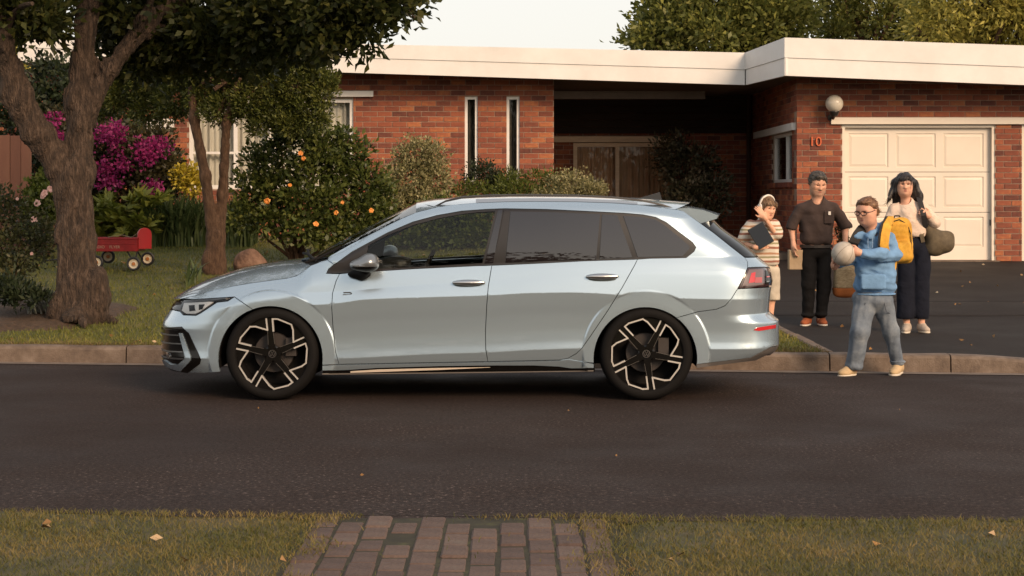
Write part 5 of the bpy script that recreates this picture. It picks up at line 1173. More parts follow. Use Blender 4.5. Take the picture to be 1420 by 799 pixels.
# underside and wheel housings
mb = MB(); mb.box(-2.1, 1.45, YC - .55, YC + .55, .235, .28); mb.box(-1.3, .6, YC - .80, YC + .80, .2, .23); mb.build("floor_pan", blackm, car)
for (cx, cz, r) in AR:
    for s in (-1, 1):
        mb = MB(); V = []; F = []; n = 20
        for i in range(n + 1):
            a = R(-15 + 210 * i / n)
            for w in (.878, .50): V.append((cx + (r + .012) * math.cos(a), YC + s * w, cz + (r + .012) * math.sin(a)))
        for i in range(n): F.append((2 * i, 2 * i + 1, 2 * i + 3, 2 * i + 2))
        F.append(tuple(2 * i + 1 for i in range(n + 1))); mb.add(V, F); mb.build("wheel_housing", blackm, car, fix=False)
# wheels
WR = .336; RS = 1.10
def make_wheel(cx, s, phase):
    y0 = YC + s * .872; c = (cx, y0, WR)
    def f(w): return y0 - s * w            # w metres inward from the outer face
    mb = MB(); mb.lathe([(.262, f(-.0)), (.259, f(.01)), (.25, f(.03)), (.235, f(.19))], (cx, 0, WR), 'y', 48); mb.lathe([(.0, f(.10)), (.14, f(.10)), (.145, f(.115)), (.0, f(.115))], (cx, 0, WR), 'y', 40, 1); mb.lathe([(.235, f(.19)), (0, f(.19))], (cx, 0, WR), 'y', 40)
    for a0 in (25,):
        mb.box(cx + .09, cx + .165, min(f(.06), f(.14)), max(f(.06), f(.14)), WR - .02, WR + .11, 1)
    w_ = mb.build("wheel", [blackm, mat("brake_disc", (.045, .037, .034), rough=.5, metal=.3)], car, smooth=True)
    mb = MB(); prof = [(.262, f(.03)), (.262, f(-.004)), (.267, f(-.012)), (.277, f(-.016)), (.298, f(-.018)), (.315, f(-.010)), (.328, f(.006)), (.335, f(.028)), (.336, f(.06)), (.336, f(.16)), (.33, f(.20)), (.24, f(.215))]
    mb.lathe(prof, (cx, 0, WR), 'y', 64); mb.build("tyre", rubber, w_, smooth=True)
    sp_ = MB(); tr = MB(); ln_ = MB()
    def P(r, a): return (cx + RS * r * math.cos(R(a)), WR + RS * r * math.sin(R(a)))
    def plate(mb2, poly, fw0, fw1, mi=0): mb2.prism(poly, f(fw0), f(fw1), mi)
    for u in range(5):
        A = phase + 72 * u
        # spoke: two black bars each side of a slot
        def pp(r, t): # along the spoke axis r, sideways t
            a = R(A); r = r * RS; return (cx + r * math.cos(a) - t * math.sin(a), WR + r * math.sin(a) + t * math.cos(a))
        plate(sp_, [pp(.03, -.027), pp(.10, -.0215), pp(.165, -.0185), pp(.236, -.021), pp(.236, .021), pp(.165, .0185), pp(.10, .0215), pp(.03, .027)], .012, .05)
        # window rim plates following the bright outline
        o1 = [pp(.160, .019), pp(.232, .020), P(.236, A + 9), P(.236, A + 64), P(.236, A + 72 - 6)]
        outer = [pp(.232, .022)]
        path_ = [pp(.236, .021), pp(.158, .0185), P(.208, A + 26), P(.229, A + 34), P(.231, A + 58), P(.228, A + 66.5), P(.150, A + 72 - 8.0)]
        for t_ in (-1, 1):  # thin grey lines painted as highlights along the spoke bars
            q0, q1 = pp(.062, .0235 * t_), pp(.150, .0192 * t_); dx, dz = q1[0] - q0[0], q1[1] - q0[1]; l = math.hypot(dx, dz); nx, nz = -dz / l * .0014, dx / l * .0014
            plate(ln_, [(q0[0] + nx, q0[1] + nz), (q1[0] + nx, q1[1] + nz), (q1[0] - nx, q1[1] - nz), (q0[0] - nx, q0[1] - nz)], .0105, .02)
        w2 = .0054
        for i in range(len(path_) - 1):
            (x0, z0), (x1, z1) = path_[i], path_[i + 1]; dx, dz = x1 - x0, z1 - z0; l = math.hypot(dx, dz); nx, nz = -dz / l * w2, dx / l * w2; ex, ez = dx / l * w2 * .8, dz / l * w2 * .8
            plate(tr, [(x0 + nx - ex, z0 + nz - ez), (x1 + nx + ex, z1 + nz + ez), (x1 - nx + ex, z1 - nz + ez), (x0 - nx - ex, z0 - nz - ez)], .002 - .0006 * (i % 2), .03)
        plate(sp_, [pp(.158, .019), pp(.236, .021), P(.237, A + 18), P(.232, A + 32), P(.206, A + 26)], .010, .04)
        plate(sp_, [P(.206, A + 26), P(.237, A + 30), P(.237, A + 60), P(.222, A + 58), P(.222, A + 36)], .011, .04)
    sp_.lathe([(0, f(.020)), (.050, f(.020)), (.060, f(.026)), (.062, f(.06))], (cx, 0, WR), 'y', 30)
    rf = sp_.build("rim", blackg, w_); ln_.build("spoke_highlight", mat("spoke_highlight_grey", (.22, .20, .18), rough=.3, metal=.8), w_, "stuff")
    tr.build("rim_trim", mat("machined_alloy", (.82, .77, .71), rough=.32, metal=.7), w_)
    mb = MB(); mb.lathe([(0, f(.011)), (.024, f(.012)), (.029, f(.018))], (cx, 0, WR), 'y', 24); hc = mb.build("hub_cap", blackg, w_, smooth=True)
    mb = MB(); mb.lathe([(.024, f(.0105)), (.0285, f(.0105)), (.0285, f(.016)), (.024, f(.016))], (cx, 0, WR), 'y', 28)
    for pl in ([(-.012, .022), (-.001, .003), (.001, .003), (.012, .022)], [(-.021, .012), (-.010, -.019), (0, .001), (.010, -.019), (.021, .012)]):
        for (a, b), (c2, d2) in zip(pl[:-1], pl[1:]):
            dx, dz = c2 - a, d2 - b; l = math.hypot(dx, dz); nx, nz = -dz / l * .0021, dx / l * .0021
            mb.prism([(cx - s * (-1) * 0 + (a + nx) * -s * -1 if False else cx + (a + nx), WR + b + nz), (cx + c2 + nx, WR + d2 + nz), (cx + c2 - nx, WR + d2 - nz), (cx + a - nx, WR + b - nz)], f(.0095), f(.014))
    mb.build("hub_emblem", chrome, w_)
    mb = MB()
    for u in range(5):
        a = R(phase + 36 + 72 * u); mb.lathe([(0, f(.022)), (.007, f(.022)), (.009, f(.03))], (cx + .044 * math.cos(a), 0, WR + .044 * math.sin(a)), 'y', 8)
    mb.build("wheel_bolt", satin, w_, 'stuff')
for i, (cx, cz, r) in enumerate(AR):
    for s in (-1, 1): make_wheel((377.2 - CX) * 11.82 / FPX if i == 0 else (896.6 - CX) * 11.82 / FPX, s, 95 if i == 0 else 62)
# cabin
seatm = mat("seat_cloth", (.020, .018, .018), rough=.85)
for s in (-1, 1):
    y = YC + s * .37
    pr = [('b', (-.05, y, .50), (.27, .25, .09), None, .05, .07), ('b', (.26, y, .82), (.10, .23, .34), np.array(Matrix.Rotation(R(-17), 3, 'Y')), .05, .08), ('b', (.40, y, 1.21), (.05, .13, .085), None, .02, .045)]
    V, Q = sdf(pr, .02); npmesh("front_seat", V, Q, seatm, car, None, True)
V, Q = sdf([('b', (1.0, YC, .52), (.28, .62, .10), None, .05, .07), ('b', (1.25, YC, .85), (.10, .62, .30), np.array(Matrix.Rotation(R(-17), 3, 'Y')), .05, .08)], .03); npmesh("rear_seat", V, Q, seatm, car, None, True)
V, Q = sdf([('b', (-1.05, YC, .86), (.22, .70, .11), np.array(Matrix.Rotation(R(8), 3, 'Y')), .05, .07), ('b', (-.86, YC - .36, .965), (.10, .19, .045), None, .03, .03)], .025); npmesh("dashboard", V, Q, mat("dash_plastic", (.022, .021, .021), rough=.5), car, None, True)
mb = MB(); ang = Matrix.Translation((-.66, YC - .36, .90)) @ Matrix.Rotation(R(-65), 4, 'Y')
ring = [ang @ Vector((.175 * math.cos(a), .185 * math.sin(a), 0)) for a in lin(0, 2 * math.pi, 33)]
mb.tube(ring, .014, 8, cap=False); mb.tube([ang @ Vector((-.17, 0, 0)), ang @ Vector((.0, 0, -.02)), ang @ Vector((.0, .17, 0))], .014, 6); mb.tube([ang @ Vector((0, -.17, 0)), ang @ Vector((0, 0, -.02))], .016, 6); mb.build("steering_wheel", blackm, car, smooth=True)
mb = MB(); mb.rbox(-.62, .30, YC - .16, YC + .16, .30, .62, .04); mb.build("centre_console", blackm, car)
for pts in ([(505, 378), (660, 371), (676, 500), (470, 504), (462, 440), (470, 383)], [(684, 371), (880, 362), (843, 430), (800, 489), (676, 500)]):
    panel("door_card", pts, blackm, o=-.075, gap=0, rim=.004, gx=.1, gzz=.06)
# ---------------------------------------------------------------- people
skin_ = lambda n, c: mat(n, ramp=[(0, tuple(v * .86 for v in c)), (1, tuple(min(v * 1.1, 1) for v in c))], scale=30, rough=.5, spec=.35)
lipm = mat("lip", (.40, .165, .125), rough=.45); eyew = mat("eye_white", (.55, .50, .46), rough=.25); eyed = mat("eye_iris", (.03, .018, .012), rough=.15)
def cloth(n, c, v=.2, sc=9, bump=.4, bs=9, rough=.9, st=(1, 1, 1)): return mat(n, ramp=[(0, tuple(x * (1 - v) for x in c)), (1, tuple(min(1, x * (1 + v)) for x in c))], scale=sc, bump=bump, bscale=bs, bdist=.035, rough=rough, spec=.2, stretch=st)
def frame(yaw, pitch, roll=0):
    """axes of a head: right-hand side, forward, up; yaw 0 looks at the camera, + to the photo's right"""
    M = Matrix.Rotation(R(yaw), 3, 'Z') @ Matrix.Rotation(R(roll), 3, 'Y') @ Matrix.Rotation(R(pitch), 3, 'X')
    return M @ Vector((1, 0, 0)), M @ Vector((0, -1, 0)), M @ Vector((0, 0, 1))
class Head:
    def __init__(s, c, H, yaw, pitch, roll=0, wide=1.0):
        s.c = Vector(c); s.H = H; s.r, s.f, s.u = frame(yaw, pitch, roll); s.w = wide
        s.rot = np.array([tuple(s.r), tuple(s.f), tuple(s.u)])
    def p(s, r, f, u): return s.c + (s.r * r * s.w + s.f * f + s.u * u) * s.H
    def e(s, r, f, u, a, b, c, k=None): return ('e', s.p(r, f, u), (a * s.H * s.w, b * s.H, c * s.H), s.rot, k)
    def prims(s):
        H = s.H; E = s.e
        L_ = [E(0, -.05, .13, .315, .385, .365), E(0, .05, -.10, .265, .30, .385, .05), E(0, .155, -.37, .13, .125, .11, .05), E(.17, .10, -.22, .09, .14, .16, .05), E(-.17, .10, -.22, .09, .14, .16, .05),
              ('c', s.p(0, .305, .06), s.p(0, .395, -.10), .032 * H, .046 * H, .02), E(.045, .34, -.11, .03, .035, .03, .015), E(-.045, .34, -.11, .03, .035, .03, .015),
              E(.115, .27, .11, .10, .05, .032, .02), E(-.115, .27, .11, .10, .05, .032, .02), E(.15, .24, -.05, .075, .06, .06, .03), E(-.15, .24, -.05, .075, .06, .06, .03),
              E(0, .315, -.222, .095, .045, .024, .012), E(0, .308, -.262, .085, .045, .028, .012), E(0, .30, -.36, .07, .05, .05, .02)]
        for q in (1, -1): L_ += [E(.305 * q, -.03, -.01, .03, .075, .115, .012), E(.315 * q, -.05, .03, .03, .05, .06, .01)]
        return L_
    def subs(s): return [s.e(.118, .365, .035, .075, .075, .042), s.e(-.118, .365, .035, .075, .075, .042)]
    def eyes(s, parent, lids=.0):
        for q in (1, -1):
            V, Q = sdf([s.e(.118 * q, .285, .035, .064, .04, .028 - .012 * lids)], .003); npmesh("eye", V, Q, [eyew, eyed], parent, None, True, (np.linalg.norm(V[Q].mean(1) - np.array(s.p(.118 * q - .0, .31, .03 - .01 * lids)), axis=1) < .055 * s.H).astype(int))
    def brows(s, parent, m, th=.017):
        pr = []
        for q in (1, -1): pr += [('c', s.p(.055 * q, .345, .125), s.p(.125 * q, .335, .15), th * s.H, th * s.H), ('c', s.p(.125 * q, .335, .15), s.p(.20 * q, .275, .122), th * s.H, th * .5 * s.H)]
        V, Q = sdf(pr, .003, k=.005); npmesh("eyebrows", V, Q, m, parent, 'stuff', True)
def hand(w, d, n, s, L_=.175, curl=.5, spread=.1, thumb=.7):
    """w wrist, d direction of fingers, n palm normal (palm faces n), s side (thumb side direction)"""
    w = Vector(w); d = Vector(d).normalized(); s = Vector(s); s = (s - d * s.dot(d)).normalized(); n = Vector(n); n = (n - d * n.dot(d) - s * n.dot(s)).normalized()
    rot = np.array([tuple(s), tuple(d), tuple(n)]); k = L_ / .185
    pr = [('e', w + d * .045 * k, (.043 * k, .056 * k, .018 * k), rot, .02), ('c', w - d * .02 * k, w + d * .02 * k, .027 * k, .030 * k, .02), ('e', w + d * .03 * k + s * .025 * k + n * .008 * k, (.020 * k, .034 * k, .018 * k), rot, .015)]
    for i, (o, l) in enumerate(((.033, .072), (.0115, .080), (-.0105, .074), (-.031, .058))):
        b = w + d * .088 * k + s * o * k; a1 = curl * .55; a2 = curl * 1.6; dd = (d + s * o * spread * 8).normalized()
        m = b + (dd * math.cos(a1) + n * math.sin(a1)) * l * .52 * k; t = m + (dd * math.cos(a2) + n * math.sin(a2)) * l * .48 * k
        pr += [('c', b - d * .012, m, .0092 * k, .0082 * k, .006), ('c', m, t, .0082 * k, .0066 * k, .006)]
    b = w + d * .022 * k + s * .036 * k; m = b + (d * .6 + s * .62 + n * thumb * .4).normalized() * .036 * k; t = m + (d * .9 + s * .12 + n * thumb * .7).normalized() * .032 * k
    return pr + [('c', b, m, .0125 * k, .0105 * k, .012), ('c', m, t, .0105 * k, .008 * k, .006)]
def strands(name, V, Q, flow, n, l, w, m, parent, seed=0, lift=.004, hd=None):
    r = np.random.default_rng(seed); k = r.integers(0, len(Q), n); c = V[Q[k]].mean(1); nn = np.cross(V[Q[k, 2]] - V[Q[k, 0]], V[Q[k, 3]] - V[Q[k, 1]]); nn /= np.linalg.norm(nn, axis=1)[:, None] + 1e-12
    fl = flow(c, nn) + r.normal(size=(n, 3)) * .09; t = fl - nn * (fl * nn).sum(1)[:, None]; kp = np.linalg.norm(t, axis=1) > .4 * np.linalg.norm(fl, axis=1)
    if hd is not None: q_ = (c + t / (np.linalg.norm(t, axis=1)[:, None] + 1e-9) * l - np.array(hd.c)) @ hd.rot.T / hd.H; kp &= ~((q_[:, 1] > .05) & (q_[:, 2] < .13) & (np.abs(q_[:, 0]) < .30))
    c, nn, t = c[kp], nn[kp], t[kp]; n = len(c)
    t /= np.linalg.norm(t, axis=1)[:, None] + 1e-9; s = np.cross(nn, t) * w * r.uniform(.6, 1.3, n)[:, None]; ll = l * r.uniform(.5, 1.3, n)[:, None]
    p0 = c - nn * .002; p1 = c + t * ll * .5 + nn * (lift - ll * ll * 1.2); p2 = c + t * ll + nn * (lift * r.uniform(-.5, 1.2, n)[:, None] - ll * ll * 4.6)
    W = np.stack([p0 - s, p0 + s, p1 + s, p1 - s, p2 + s * .25, p2 - s * .25], 1).reshape(-1, 3); i = np.arange(n)[:, None] * 6
    return npmesh(name, W, np.concatenate([np.concatenate([i, i + 1, i + 2, i + 3], 1), np.concatenate([i + 3, i + 2, i + 4, i + 5], 1)]), m, parent, 'stuff', True)
def hairmat(n, a, b, c): return mat(n, ramp=[(0, a), (.5, b), (1, c)], src='island', rough=.45, spec=.4)
def person(name, base, label, group="family walking out to the car"):
    return thing(name, base, label, "person", group)
def body(t, prims, head, m, vox=.0058, stub=None):
    V, Q = sdf(prims + head.prims(), vox, subs=head.subs(), k=.018, smooth=1)
    Cn = V[Q].mean(1); lp = np.array(head.p(0, .35, -.243)); dl = (Cn - lp) @ head.rot.T / head.H
    mi = ((np.abs(dl[:, 0]) < .075 - .8 * np.abs(dl[:, 2])) & (np.abs(dl[:, 2]) < .042) & (dl[:, 1] > -.09)).astype(int)
    if stub:
        hc_ = (Cn - np.array(head.c)) @ head.rot.T / head.H
        bz = (mi == 0) & (hc_[:, 2] < -.12 - .5 * np.abs(hc_[:, 0]) * 0) & (hc_[:, 2] > -.55) & (hc_[:, 1] > .02) & ~((np.abs(hc_[:, 0]) > .10) & (hc_[:, 2] > -.2)); mi[bz] = 2
    return npmesh("body", V, Q, [m, lipm] + ([stub] if stub else []), t, None, True, mi)
def shoe(name, t, heel, toe, m, sole, h=.085, w=.045, ankle=None):
    heel, toe = Vector(heel), Vector(toe); d = (toe - heel); L_ = d.length; d.normalize(); up = Vector((0, 0, 1)); sd_ = d.cross(up).normalized(); up2 = sd_.cross(d).normalized()
    rot = np.array([tuple(sd_), tuple(d), tuple(up2)])
    pr = [('e', heel + d * L_ * .24 + up2 * .045, (w * .88, L_ * .26, .048), rot, .03), ('e', heel + d * L_ * .68 + up2 * .034, (w, L_ * .32, .036), rot, .04), ('c', heel + d * L_ * .22 + up2 * .05, heel + d * L_ * .18 + up2 * h, .040, .038, .03), ('c', heel + d * L_ * .22 + up2 * .055, heel + d * L_ * .5 + up2 * .05, .036, .030, .03)]
    V, Q = sdf(pr, .006, k=.02, cuts=[(heel + up2 * .016, tuple(-up2))]); o = npmesh(name, V, Q, m, t, None, True)
    pr = [('e', heel + d * L_ * .26 + up2 * .012, (w * .92, L_ * .27, .026), rot, .03), ('e', heel + d * L_ * .68 + up2 * .012, (w * 1.05, L_ * .335, .026), rot, .04)]
    V, Q = sdf(pr, .006, k=.03, cuts=[(heel + up2 * .022, tuple(up2)), (heel + up2 * .001, tuple(-up2))]); npmesh("sole", V, Q, sole, o, None, True)
    mb = MB()
    for i in range(3): q = heel + d * L_ * (.40 + .09 * i) + up2 * (.088 - .012 * i); mb.tube([q - sd_ * .022, q + up2 * .004, q + sd_ * .022], .0045, 5)
    mb.build("lace", sole, o, 'stuff')
    return o
X_ = lambda px, d: (px - CX) * d / FPX

# ---- the man in the dark T-shirt
dM = 17.5
def J(px, py, dy=0): return at(px, py, dM + dy)
man = person("person", gbase(1131, dM), "man in a dark brown pocket T-shirt and black trousers looking down beside the brick corner")
hM = Head(J(1134, 255, -.03), .252, 12, 20, 0, 1.06)
sk1 = skin_("skin_man", (0.6160, 0.3300, 0.2200))
handL = hand(J(1100.5, 341, -.05), (0.02, -.15, -1), (1, .1, 0), (.15, -1, 0), .155, .75)
handR = hand(J(1172, 352, -.06), (-.12, -.1, -1), (-1, .1, 0), (-.2, -1, 0), .155, 1.1)
pM = [('c', J(1134, 284), hM.p(0, -.08, -.25), .062, .058), ('e', J(1132, 308), (.14, .085, .15), None), ('e', J(1131, 340), (.13, .08, .14), None), ('c', J(1134, 283), J(1112, 292), .05, .035), ('c', J(1134, 283), J(1155, 292), .05, .035),
      ('c', J(1110, 293), J(1098, 319), .038, .033), ('c', J(1098, 319), J(1100.5, 341, -.05), .032, .023), ('c', J(1157, 293), J(1172, 318), .038, .033), ('c', J(1172, 318), J(1172, 352, -.06), .032, .023),
      ('c', J(1123, 350), J(1121, 395), .060, .048), ('c', J(1121, 395), J(1120, 446), .046, .034), ('c', J(1140, 350), J(1142, 395), .060, .048), ('c', J(1142, 395), J(1138, 444), .046, .034)] + handL + handR
body(man, pM, hM, sk1, stub=mat("stubble", ramp=[(0, (.42, .235, .165)), (1, (.54, .31, .22))], scale=60, rough=.6))
tee = cloth("tee_brown", (.052, .036, .032))
fold = wob(16, .012, 31, (.8, .8, 1.2))
V, Q = sdf([('e', J(1132.5, 293), (.185, .112, .075), None), ('e', J(1132, 309), (.188, .125, .17), None), ('b', J(1131.5, 326), (.176, .118, .12), None, .04, .085),
            ('c', J(1111, 290), J(1104, 300), .056, .057, .03), ('c', J(1104, 300), J(1098, 317), .057, .064, .008), ('c', J(1156, 290), J(1164, 300), .056, .057, .03), ('c', J(1164, 300), J(1172.5, 314), .057, .063, .008), ('c', J(1133, 289), J(1134, 279), .088, .074, .03), ('c', J(1130, 284), J(1112, 290), .06, .052, .03), ('c', J(1138, 284), J(1155, 290), .06, .052, .03)], .007, k=.022, noise=fold,
           cuts=[(J(1131, 340.5), (0, 0, -1))], subs=[('c', J(1134, 281, -.02), J(1135, 270, -.06), .064, .075), ('b', J(1094, 330), (.11, .2, .09), np.array(Matrix.Rotation(R(-14), 3, 'Y')), None, .005), ('b', J(1178, 328), (.11, .2, .09), np.array(Matrix.Rotation(R(20), 3, 'Y')), None, .005)])
sh = npmesh("t_shirt", V, Q, tee, man, None, True)
mb = MB(); c = J(1150.5, 299, -.135); mb.rbox(c.x - .055, c.x + .05, c.y + .012, c.y + .024, c.z - .085, c.z + .045, .004); mb.build("pocket", tee, sh)
mb = MB(); mb.rbox(c.x - .014, c.x + .014, c.y + .004, c.y + .011, c.z + .005, c.z + .042, .002); mb.build("label_tag", mat("tag_white", (.72, .66, .60), rough=.8), sh)
blk = cloth("trousers_black", (.0085, .0075, .0075), bump=.6)
fold2 = wob(13, .009, 33, (.8, .8, 1.2))
V, Q = sdf([('e', J(1132, 348), (.168, .112, .095), None), ('c', J(1121, 353), J(1121, 395, -.02), .088, .072), ('c', J(1121, 395, -.02), J(1120.5, 436), .070, .064), ('c', J(1143, 353), J(1142.5, 395), .088, .072), ('c', J(1142.5, 395), J(1138.5, 435), .070, .062), ('e', J(1120, 437, -.01), (.075, .08, .03), None), ('e', J(1138.5, 436, -.01), (.072, .078, .03), None)], .0075, k=.018, noise=fold2, cuts=[(J(1131, 339), (0, 0, 1)), (J(1131, 441.5), (0, 0, -1))])
tr_m = npmesh("trousers", V, Q, blk, man, None, True)
mb = MB(); cc = J(1131.8, 341.5); mb.lathe([(.168, -.016), (.175, -.016), (.175, .016), (.168, .016)], (0, 0, 0), 'z', 28); mb.V = [(cc.x + v[0], cc.y + v[1] * .72, cc.z + v[2]) for v in mb.V]; mb.build("belt", mat("belt_leather", (.02, .013, .01), rough=.5), man)
or_s = cloth("shoe_rust", (.30, .085, .035)); wsole = mat("sole_white", (.62, .55, .47), rough=.7)
gz_m = gbase(1131, dM).z
def ground(px, d): return Vector((X_(px, d), d, gz(X_(px, d), d)))
shoe("shoe", man, ground(1121, dM + .07), ground(1113.5, dM - .17), or_s, wsole); shoe("shoe", man, ground(1137, dM + .10), ground(1143.5, dM - .14), or_s, wsole)
hairM = mat("hair_greying", ramp=[(0, (.022, .018, .015)), (.6, (.07, .058, .048)), (1, (.20, .17, .14))], scale=60, stretch=(1, 1, .25), rough=.6, bump=.9, bscale=75, bdist=.012)
V, Q = sdf([hM.e(0, -.07, .17, .352, .40, .375), hM.e(0, .20, .36, .24, .14, .13), hM.e(.26, -.06, .08, .085, .20, .22), hM.e(-.26, -.06, .08, .085, .20, .22)], .006, k=.02, noise=wob(60, .006, 34), subs=[hM.e(0, .36, .05, .265, .24, .235), hM.e(0, .10, -.32, .5, .5, .22)])
h_ = npmesh("hair", V, Q, hairM, man, None, True); strands("hair_strands", V, Q, lambda c, nn: np.array(hM.f) * .5 + np.array(hM.u) * .35 + np.array(hM.r) * .2, 1500, .028, .0022, hairmat("strand_grey", (.018, .015, .012), (.06, .05, .042), (.22, .19, .16)), h_, 1, .003, hM); hM.eyes(man, .9); hM.brows(man, hairM)

# ---- the boy in the striped T-shirt
dB = 16.3
def J(px, py, dy=0): return at(px, py, dB + dy)
boy = person("person", gbase(1062, dB), "boy with white headphones and a striped T-shirt behind the rear of the car")
hB = Head(J(1063.5, 289, -.03), .220, 30, 12, 6, 1.0)
sk2 = skin_("skin_boy", (0.6820, 0.3740, 0.2475))
hR_ = hand(J(1059.5, 301, -.14), (-.5, -.05, .75), (.2, .9, .2), (-.8, -.3, -.4), .150, .35)
hL_ = hand(J(1049, 343, -.17), (1, -.10, .18), (0, .9, .1), (.1, -.1, 1), .155, .35, .12, .2)
pB = [('c', J(1059, 310), hB.p(0, -.08, -.25), .048, .046), ('e', J(1058, 330), (.10, .06, .12), None), ('e', J(1058, 358), (.10, .07, .12), None),
      ('c', J(1076, 313), J(1077, 327, -.06), .036, .030), ('c', J(1077, 327, -.06), J(1059.5, 301, -.14), .029, .020), ('c', J(1040, 313), J(1031, 338), .034, .029), ('c', J(1031, 338), J(1049, 343, -.17), .028, .020),
      ('c', J(1050, 372), J(1049, 415), .062, .048), ('c', J(1049, 415), J(1048, 458), .044, .030), ('c', J(1071, 372), J(1069, 415), .062, .048), ('c', J(1069, 415), J(1066, 458), .044, .030)] + hR_ + hL_
body(boy, pB, hB, sk2)
strp = bpy.data.materials.new("tee_striped"); strp.use_nodes = True; N = strp.node_tree.nodes; Lk = strp.node_tree.links.new
tc = N.new("ShaderNodeTexCoord"); wv = N.new("ShaderNodeTexWave"); wv.wave_type = 'BANDS'; wv.bands_direction = 'Z'; wv.wave_profile = 'SAW'; wv.inputs["Scale"].default_value = 2.35; wv.inputs["Distortion"].default_value = .5; wv.inputs["Detail Scale"].default_value = 3
cr = N.new("ShaderNodeValToRGB"); cr.color_ramp.interpolation = 'CONSTANT'; e = cr.color_ramp.elements
for i, (p_, c_) in enumerate([(0, (.62, .55, .46)), (.26, (.30, .13, .085)), (.42, (.62, .55, .46)), (.58, (.27, .24, .14)), (.72, (.60, .53, .44)), (.84, (.40, .22, .13))]):
    if i > 1: e.new(p_)
    e[i].position = p_; e[i].color = (*c_, 1)
Lk(tc.outputs["Object"], wv.inputs["Vector"]); Lk(wv.outputs["Fac"], cr.inputs[0]); Lk(cr.outputs[0], N["Principled BSDF"].inputs["Base Color"]); N["Principled BSDF"].inputs["Roughness"].default_value = .9
V, Q = sdf([('e', J(1058, 314), (.142, .088, .065), None), ('e', J(1058.5, 332), (.140, .10, .15), None), ('b', J(1060, 352), (.142, .095, .125), None, .04, .06), ('c', J(1042, 312), J(1036, 322), .056, .060, .03), ('c', J(1036, 322), J(1032, 332), .060, .062, .02), ('c', J(1074, 312), J(1077, 320, -.03), .056, .058, .03), ('c', J(1077, 320, -.03), J(1078, 325, -.05), .056, .056, .02), ('c', J(1058, 313), J(1060, 304), .07, .06, .03)], .007, k=.03, noise=wob(15, .008, 41), cuts=[(J(1060, 368), (0, 0, -1))], subs=[('c', J(1060, 307, -.01), J(1062, 298, -.05), .05, .056)])
npmesh("t_shirt", V, Q, strp, boy, None, True)
shm = cloth("shorts_stone", (.46, .40, .32))
V, Q = sdf([('e', J(1060, 374), (.135, .10, .08), None), ('c', J(1050, 376), J(1049, 416), .078, .078), ('c', J(1071, 376), J(1071, 416), .078, .078)], .008, k=.018, noise=wob(20, .005, 42), cuts=[(J(1060, 364), (0, 0, 1)), (J(1060, 416), (0, 0, -1))])
npmesh("shorts", V, Q, shm, boy, None, True)
shoe("shoe", boy, ground(1049, dB + .06), ground(1045, dB - .14), wsole, wsole, w=.038); shoe("shoe", boy, ground(1066, dB + .06), ground(1068, dB - .14), wsole, wsole, w=.038)
hairB = mat("hair_light_brown", ramp=[(0, (.06, .030, .014)), (.5, (.14, .075, .034)), (1, (.24, .14, .07))], scale=50, stretch=(1, 1, .25), rough=.55, bump=.9, bscale=75, bdist=.012)
V, Q = sdf([hB.e(0, -.07, .18, .355, .40, .355), hB.e(0, .22, .25, .29, .17, .16), hB.e(.27, .0, .05, .10, .22, .24), hB.e(-.27, .0, .05, .10, .22, .24)], .006, k=.02, noise=wob(50, .008, 43, (1, 1, .4)), subs=[hB.e(0, .36, -.07, .245, .24, .235), hB.e(0, .10, -.36, .5, .5, .2)])
h_ = npmesh("hair", V, Q, hairB, boy, None, True); strands("hair_strands", V, Q, lambda c, nn: -np.array(hB.u) * 1.0 + np.array(hB.f) * .5, 1500, .042, .003, hairmat("strand_brown", (.055, .028, .013), (.15, .08, .037), (.30, .18, .09)), h_, 2, .002, hB); hB.eyes(boy, .5); hB.brows(boy, hairB, .012)
hpw = mat("headphone_white", (.68, .62, .55), rough=.4)
mb = MB(); ring = [hB.p(.40 * math.cos(a), -.04, .13 + .455 * math.sin(a)) for a in lin(-.15, math.pi + .15, 21)]; mb.tube(ring, [.011] * 21, 8); hp = mb.build("headphones", hpw, boy, smooth=True)
for q in (1, -1): V, Q = sdf([hB.e(.375 * q, -.03, .0, .085, .17, .19)], .006); npmesh("ear_cup", V, Q, hpw, hp, None, True)
tabm = mat("tablet_black", (.012, .011, .011), rough=.35)
ctr = J(1055, 327, -.175); Mt = Matrix.Translation(ctr) @ Matrix.Rotation(R(-30), 4, 'Y') @ Matrix.Rotation(R(-12), 4, 'X')
mb = MB(); mb.rbox(-.085, .085, -.006, .006, -.112, .112, .003, 0, Mt); tb_ = mb.build("tablet", tabm, None, base=ctr)
props(tb_, "black tablet held against the boy's striped T-shirt", "tablet")
mb = MB(); mb.box(-.078, .078, -.0075, -.0063, -.104, .104, 0, Mt); mb.build("screen", mat("screen_black", (.006, .006, .007), rough=.08), tb_)

